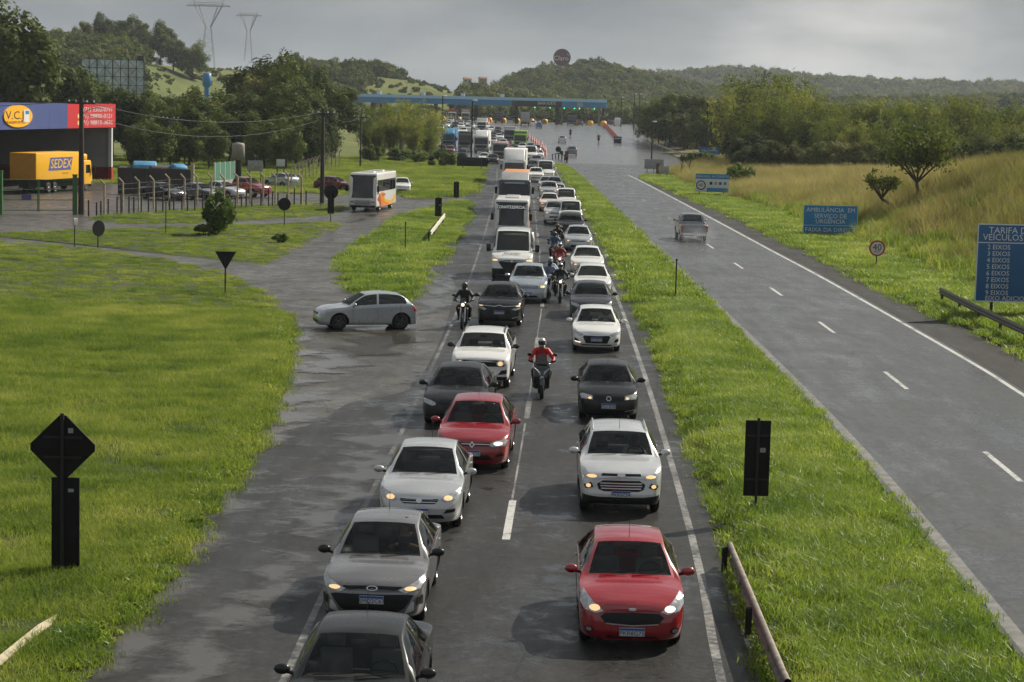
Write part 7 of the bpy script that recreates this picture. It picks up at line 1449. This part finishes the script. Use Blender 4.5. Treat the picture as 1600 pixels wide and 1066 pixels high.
for k, (x, yt_, Y) in enumerate([(1150, 140, 330), (1178, 128, 320), (1205, 135, 312), (1232, 126, 318), (1255, 150, 305), (1190, 160, 300), (1225, 165, 296), (1262, 172, 292), (1290, 165, 305), (1320, 172, 300), (1348, 160, 295), (1376, 168, 292), (1405, 165, 300), (1432, 166, 290), (1462, 172, 292), (1490, 164, 286), (1515, 158, 284), (1545, 172, 282), (1572, 176, 280), (1600, 170, 276), (1635, 165, 276), (1300, 190, 285), (1340, 195, 280), (1385, 192, 278), (1470, 192, 276), (1530, 196, 270), (1580, 198, 268)]):
    tree(x, yt_, Y, k, 'feathery yellow green bamboo, %s from the left beyond the right bank' % ORD[[1150, 1178, 1190, 1205, 1225, 1232, 1255, 1262, 1290, 1300, 1320, 1340, 1348, 1376, 1385, 1405, 1432, 1462, 1470, 1490, 1515, 1530, 1545, 1572, 1580, 1600, 1635].index(x)], 'bamboo beyond the right bank', name='bamboo', wide=1.2)
for k, (x, yt_, Y) in enumerate([(1165, 232, 285), (1190, 225, 282), (1215, 222, 280), (1245, 228, 276), (1280, 225, 272), (1175, 210, 290), (1310, 222, 270), (1350, 222, 268), (1400, 222, 262), (1445, 220, 258), (1490, 218, 252), (1535, 215, 248), (1580, 212, 244)]): tree(x, yt_, Y, rt_.randrange(7), 'low dark tree, %s from the left at the foot of the right bamboo' % ORD[[1165, 1175, 1190, 1215, 1245, 1280, 1310, 1350, 1400, 1445, 1490, 1535, 1580].index(x)], 'low trees under the bamboo', wide=1.5)
# the lone tree on the right bank, with limbs that show
M_LONE = leafmat('leaf_lone', (.035, .055, .012), (.085, .110, .024), (.17, .18, .05), .35, .6)
def lone(label, px, base, ytop, crown, seed, lean=(0, 0), leaf=.13, cl=26):
    g = G(px, base, full=True); H_ = AT(px, ytop, g.y).z - g.z; s_ = S(g.y); o = thing('tree', label, 'tree', g); r = random.Random(seed); b = MB(); f = Vector((lean[0] * H_, lean[1] * H_, H_ * .30)); b.path([(0, 0, -.4), f * .55 + Vector((.12, 0, 0)), f], .16, 8, r2=.11); tips = []
    for k in range(7):
        a = 6.28 * k / 7 + r.uniform(-.3, .3); L_ = crown * r.uniform(.5, .9) / s_; m_ = f + Vector((math.cos(a) * L_ * .45, math.sin(a) * L_ * .45, (H_ - f.z) * .3)); e = f + Vector((math.cos(a) * L_, math.sin(a) * L_, (H_ - f.z) * r.uniform(.45, .85))); b.path([f, m_, e], .085, 6, r2=.025); tips += [e, (m_ + e) / 2]
        for j in range(2): e2 = m_ + Vector((math.cos(a + r.uniform(-1, 1)) * L_ * .5, math.sin(a + r.uniform(-1, 1)) * L_ * .5, (H_ - f.z) * .35)); b.path([m_, e2], .04, 5, r2=.015); tips.append(e2)
    b.build('trunk', M_BARK, o); q = np.random.default_rng(seed); V = []
    tips += [f + Vector((r.uniform(-.5, .5) * crown / s_, r.uniform(-.5, .5) * crown / s_, (H_ - f.z) * r.uniform(.22, .98) ** .8)) for _ in range(cl)]
    for t in tips:
        for _ in range(40):
            p = np.array(t) + q.normal(0, crown / s_ * .125, 3) * np.array([1, 1, .7]); d = q.normal(size=3); d /= np.linalg.norm(d); e = np.cross(d, q.normal(size=3)); e /= np.linalg.norm(e); l_ = leaf * q.uniform(.6, 1.3); V += [p - d * l_, p - e * l_ * .5, p + d * l_, p + e * l_ * .5]
    V = np.array(V); me = bpy.data.meshes.new('crown'); me.from_pydata(V.tolist(), [], np.arange(len(V)).reshape(-1, 4).tolist()); me.materials.append(M_LONE); link('crown', me, o); return o
lone('lone spreading tree with visible limbs on the right bank', 1431, 322, 200, 74, 5, leaf=.15, cl=70); lone('small leaning tree left of the lone spreading tree', 1404, 330, 268, 34, 9, (-.45, 0), .11, 5)
for lb, x, y0, y1 in (('bare thin sapling at the bend left of its twin', 1063, 247, 278), ('bare leaning sapling at the bend right of its twin', 1075, 252, 278)):
    g = G(x, y1); H_ = AT(x, y0, g.y).z - g.z; o = thing('sapling', lb, 'tree', g); b = MB(); b.path([(0, 0, -.2), (.1, 0, H_ * .5), (.3, 0, H_)], .09, 6, r2=.04); b.build('trunk', M_BARK, o)
    for k in range(5): b = MB(); a = 1.3 * k; z = H_ * (.45 + .1 * k); b.path([(.1, 0, z), (.1 + math.cos(a) * .7, math.sin(a) * .7, z + .9)], .04, 5, r2=.015); b.build('branch', M_BARK, o)
# palm among the dark trees
g = AT(372, 235, 300); o = thing('palm_tree', 'palm with arching fronds among the dark trees behind the lot', 'tree', g); H_ = AT(372, 160, 300).z - g.z; b = MB(); b.tube((0, 0, -1), (.3, 0, H_), .2, .14, 8); b.build('trunk', M_BARK, o)
for k in range(15):
    a = 6.28 * k / 15; el = (.9, .55, .2)[k % 3]; V = []; F = []; q = np.random.default_rng(k)
    for j in range(12):
        t0, t1 = j / 12, (j + 1) / 12; cvt = lambda t: Vector((.3 + math.cos(a) * 4.2 * t * math.cos(el), math.sin(a) * 4.2 * t * math.cos(el), H_ + 4.2 * (t * math.sin(el) - .55 * t * t))); p0, p1 = cvt(t0), cvt(t1); sd_ = Vector((-math.sin(a), math.cos(a), 0)); l_ = .75 * math.sin(math.pi * (.15 + .85 * t0)) + .1
        for sg in (-1, 1): n = len(V); V += [p0, p1, p1 + sd_ * sg * l_ * .7 + Vector((0, 0, -l_ * .6)), p0 + sd_ * sg * l_ + Vector((0, 0, -l_ * .5))]; F.append((n, n + 1, n + 2, n + 3))
    me = bpy.data.meshes.new('frond'); me.from_pydata(V, [], F); me.materials.append(M_LF[1]); link('frond', me, o)
# shrubs
SV = [crown_mesh('foliage', 700 + k, 1.0, 1.0, .9, 20, 90, .13, M_SHRUB, clump=.36) for k in range(3)]
st_ = MB(); [st_.path([(0, 0, -.2), (.2 * math.cos(k), .2 * math.sin(k), .6), (.5 * math.cos(k), .5 * math.sin(k), 1.3)], .03, 5) for k in range(5)]; STM = st_.mesh('stems', M_BARK)
for k, (x, y, w_, h_, lb) in enumerate(((338, 368, 1.1, 1.45, 'leafy upright shrub on the strip before the parking lot'), (320, 369, .7, .45, 'low spreading bush beside the upright shrub'), (436, 381, .5, .35, 'tiny dry bush near the right end of the strip'), (582, 254, 1.6, 1.3, 'light green bush at the left end of the field edge'), (625, 254, 2.0, 1.2, 'bush in the middle of the field edge'), (655, 256, 1.4, 1.0, 'dark bush at the right end of the field edge'), (690, 262, 1.8, 1.3, 'straw tinted bush by the far queue'), (1152, 296, 1.6, 1.6, 'dark bush right of the charging sign'), (1100, 258, 2.2, 1.2, 'dark bush under the blue direction panels'), (1215, 262, 2.0, 1.6, 'bush at the foot of the bamboo beyond the bank'), (1075, 262, 1.2, 1.2, 'small bush behind the charging sign'))):
    g = G(x, y, full=True); o = thing('shrub', lb, 'shrub', g, k * 1.3, 'shrubs'); o.scale = (w_, w_, h_); link('foliage', SV[k % 3], o); link('stems', STM, o)
# far woodland on the hills (one mass)
fc = []
for k in range(5):
    me = crown_mesh('far_crown', 800 + k, 1.0, .85, .75, 18, 60, .12, M_LF[k % 3], clump=.40); q = bpy.data.objects.new('far_crown', me); SRC.objects.link(q); fc.append(q)
def wood(name, n, xr, yr, smin, smax, label, keep):
    X = rng.uniform(xr[0], xr[1], n); Y = rng.uniform(yr[0], yr[1], n); Z = hgt(X, Y); qq = np.stack([X, Y, Z - HCAM], 1); dz = qq @ fwd; u = 800 + FPX * (qq @ rt) / dz; v = 533 - FPX * (qq @ up) / dz
    k = (u > -60) & (u < 1660) & keep(X, Y, u, v); P = np.stack([X, Y, Z - .5], 1)[k]
    return scatter(name, P, rng.uniform(0, 6.28, len(P)), rng.uniform(smin, smax, len(P)) , fc, label, 'woodland')
nz_ = lambda X, Y, s_: noise2(X, Y, s_)
wood('woodland', 9000, (-260, 40), (520, 1000), 1.9, 4.3, 'wooded hills on the left behind the belt of trees', lambda X, Y, u, v: ~((u > 225) & (u < 470) & (v > 84 + 8 * nz_(X, Y, .05))) & ~((u > 560) & (u < 720) & (v > 122 + 4 * nz_(X, Y, .06))) & ((v < 100) | (u < 230) | (nz_(X, Y, .04) > .05) | (v > 150)) & ~((Y < 700) & (u > 500)))
wood('scrub', 2500, (-160, 20), (520, 900), .7, 1.5, 'low scrub on the grassy hillsides', lambda X, Y, u, v: (nz_(X, Y, .06) > -.05) & ~((Y < 690) & (u > 520)))
wood('woodland', 9000, (-60, 420), (700, 1300), 2.8, 5.5, 'dark wooded hill under the round sign and behind the canopy', lambda X, Y, u, v: (u > 740) & ~((u > 855) & (u < 905) & (v < 118)) & ~((u > 800) & (u < 880) & (nz_(X, Y, .05) > .1) & (v < 125)) & ~((Y < 760) & (u < 1000)))
wood('woodland', 9000, (0, 900), (1300, 2150), 4.5, 9.0, 'hazy wooded ridge on the right horizon', lambda X, Y, u, v: u > 700)
wood('woodland', 2600, (35, 330), (400, 760), 2.6, 4.6, 'dark woodland beyond the right bamboo', lambda X, Y, u, v: (u > 1010))
for k, (x, yt_, Y) in enumerate([(612, 92, 880), (640, 88, 890), (668, 96, 900), (540, 86, 900), (500, 92, 880), (460, 76, 860), (250, 35, 720), (160, 24, 730), (205, 28, 735), (130, 34, 720), (270, 62, 715), (300, 66, 715), (60, 44, 700), (95, 46, 705)]):
    tree(x if k > 4 else x - 80, yt_ + (6 if k < 6 else 0), Y, k, 'tree standing out on the skyline, %s from the left' % ORD[[11, 12, 13, 9, 8, 10, 5, 3, 4, 2, 6, 7, 0, 1][k]], 'skyline trees', wide=1.15)

# ================================================================== AIR AND SPRAY
def volume(name, lo, hi, dens, col, label, shape='box', noise=False, loc=None):
    b = MB()
    if shape == 'box': b.box(lo, hi)
    else: b.ell((0, 0, 0), hi, 18, 12)
    m = bpy.data.materials.new(name + '_volume'); m.use_nodes = True; N, L = m.node_tree.nodes, m.node_tree.links; N.remove(N['Principled BSDF']); v = N.new('ShaderNodeVolumePrincipled'); v.inputs['Color'].default_value = (*col, 1); v.inputs['Density'].default_value = dens; v.inputs['Anisotropy'].default_value = .2; L.new(v.outputs[0], N['Material Output'].inputs['Volume'])
    o = b.build(name, m)
    if loc is not None: o.location = loc
    return tag(o, label, 'haze', kind='stuff')
HAZE = True
if HAZE: volume('haze', (-1790, -39, -1.2), (1790, 3790, 78), .00010, (.80, .87, .95), 'thin grey blue haze over the whole valley')
p = pick.location
def spray(label, loc, rad, dens):
    b = MB(); b.ell((0, 0, 0), rad, 20, 14); m = bpy.data.materials.new('spray_volume'); m.use_nodes = True; N, L = m.node_tree.nodes, m.node_tree.links; N.remove(N['Principled BSDF']); v = N.new('ShaderNodeVolumePrincipled'); v.inputs['Color'].default_value = (.9, .92, .95, 1)
    t = N.new('ShaderNodeTexCoord'); mp_ = N.new('ShaderNodeMapping'); mp_.inputs['Scale'].default_value = tuple(1 / r for r in rad); L.new(t.outputs['Object'], mp_.inputs[0]); ln = N.new('ShaderNodeVectorMath'); ln.operation = 'LENGTH'; L.new(mp_.outputs[0], ln.inputs[0]); f = nrange(N, L, ln.outputs['Value'], .2, 1.0, 1, 0)
    n = nrange(N, L, nnoise(N, L, t.outputs['Object'], 1.2, 3), .35, .7, .1, 1.4); L.new(nmath(N, L, 'MULTIPLY', nmath(N, L, 'MULTIPLY', f, n), dens), v.inputs['Density']); L.new(v.outputs[0], N['Material Output'].inputs['Volume']); o = b.build('spray', m); o.location = loc; tag(o, label, 'spray', kind='stuff')
spray('pale water spray thrown up behind the silver pickup', (p.x - .1, p.y - 6.0, p.z + .55), (1.6, 3.4, .7), .11)
# lettering becomes plain mesh
bpy.context.view_layer.update(); dg = bpy.context.evaluated_depsgraph_get()
for o in [o for o in scene.objects if o.type == 'FONT']:
    me = bpy.data.meshes.new_from_object(o.evaluated_get(dg)); n = bpy.data.objects.new('lettering', me); COL.objects.link(n); n.parent = o.parent; n.location = o.location; n.rotation_euler = o.rotation_euler; n.scale = o.scale
    if not me.materials: me.materials.append(o.data.materials[0])
    bpy.data.objects.remove(o)
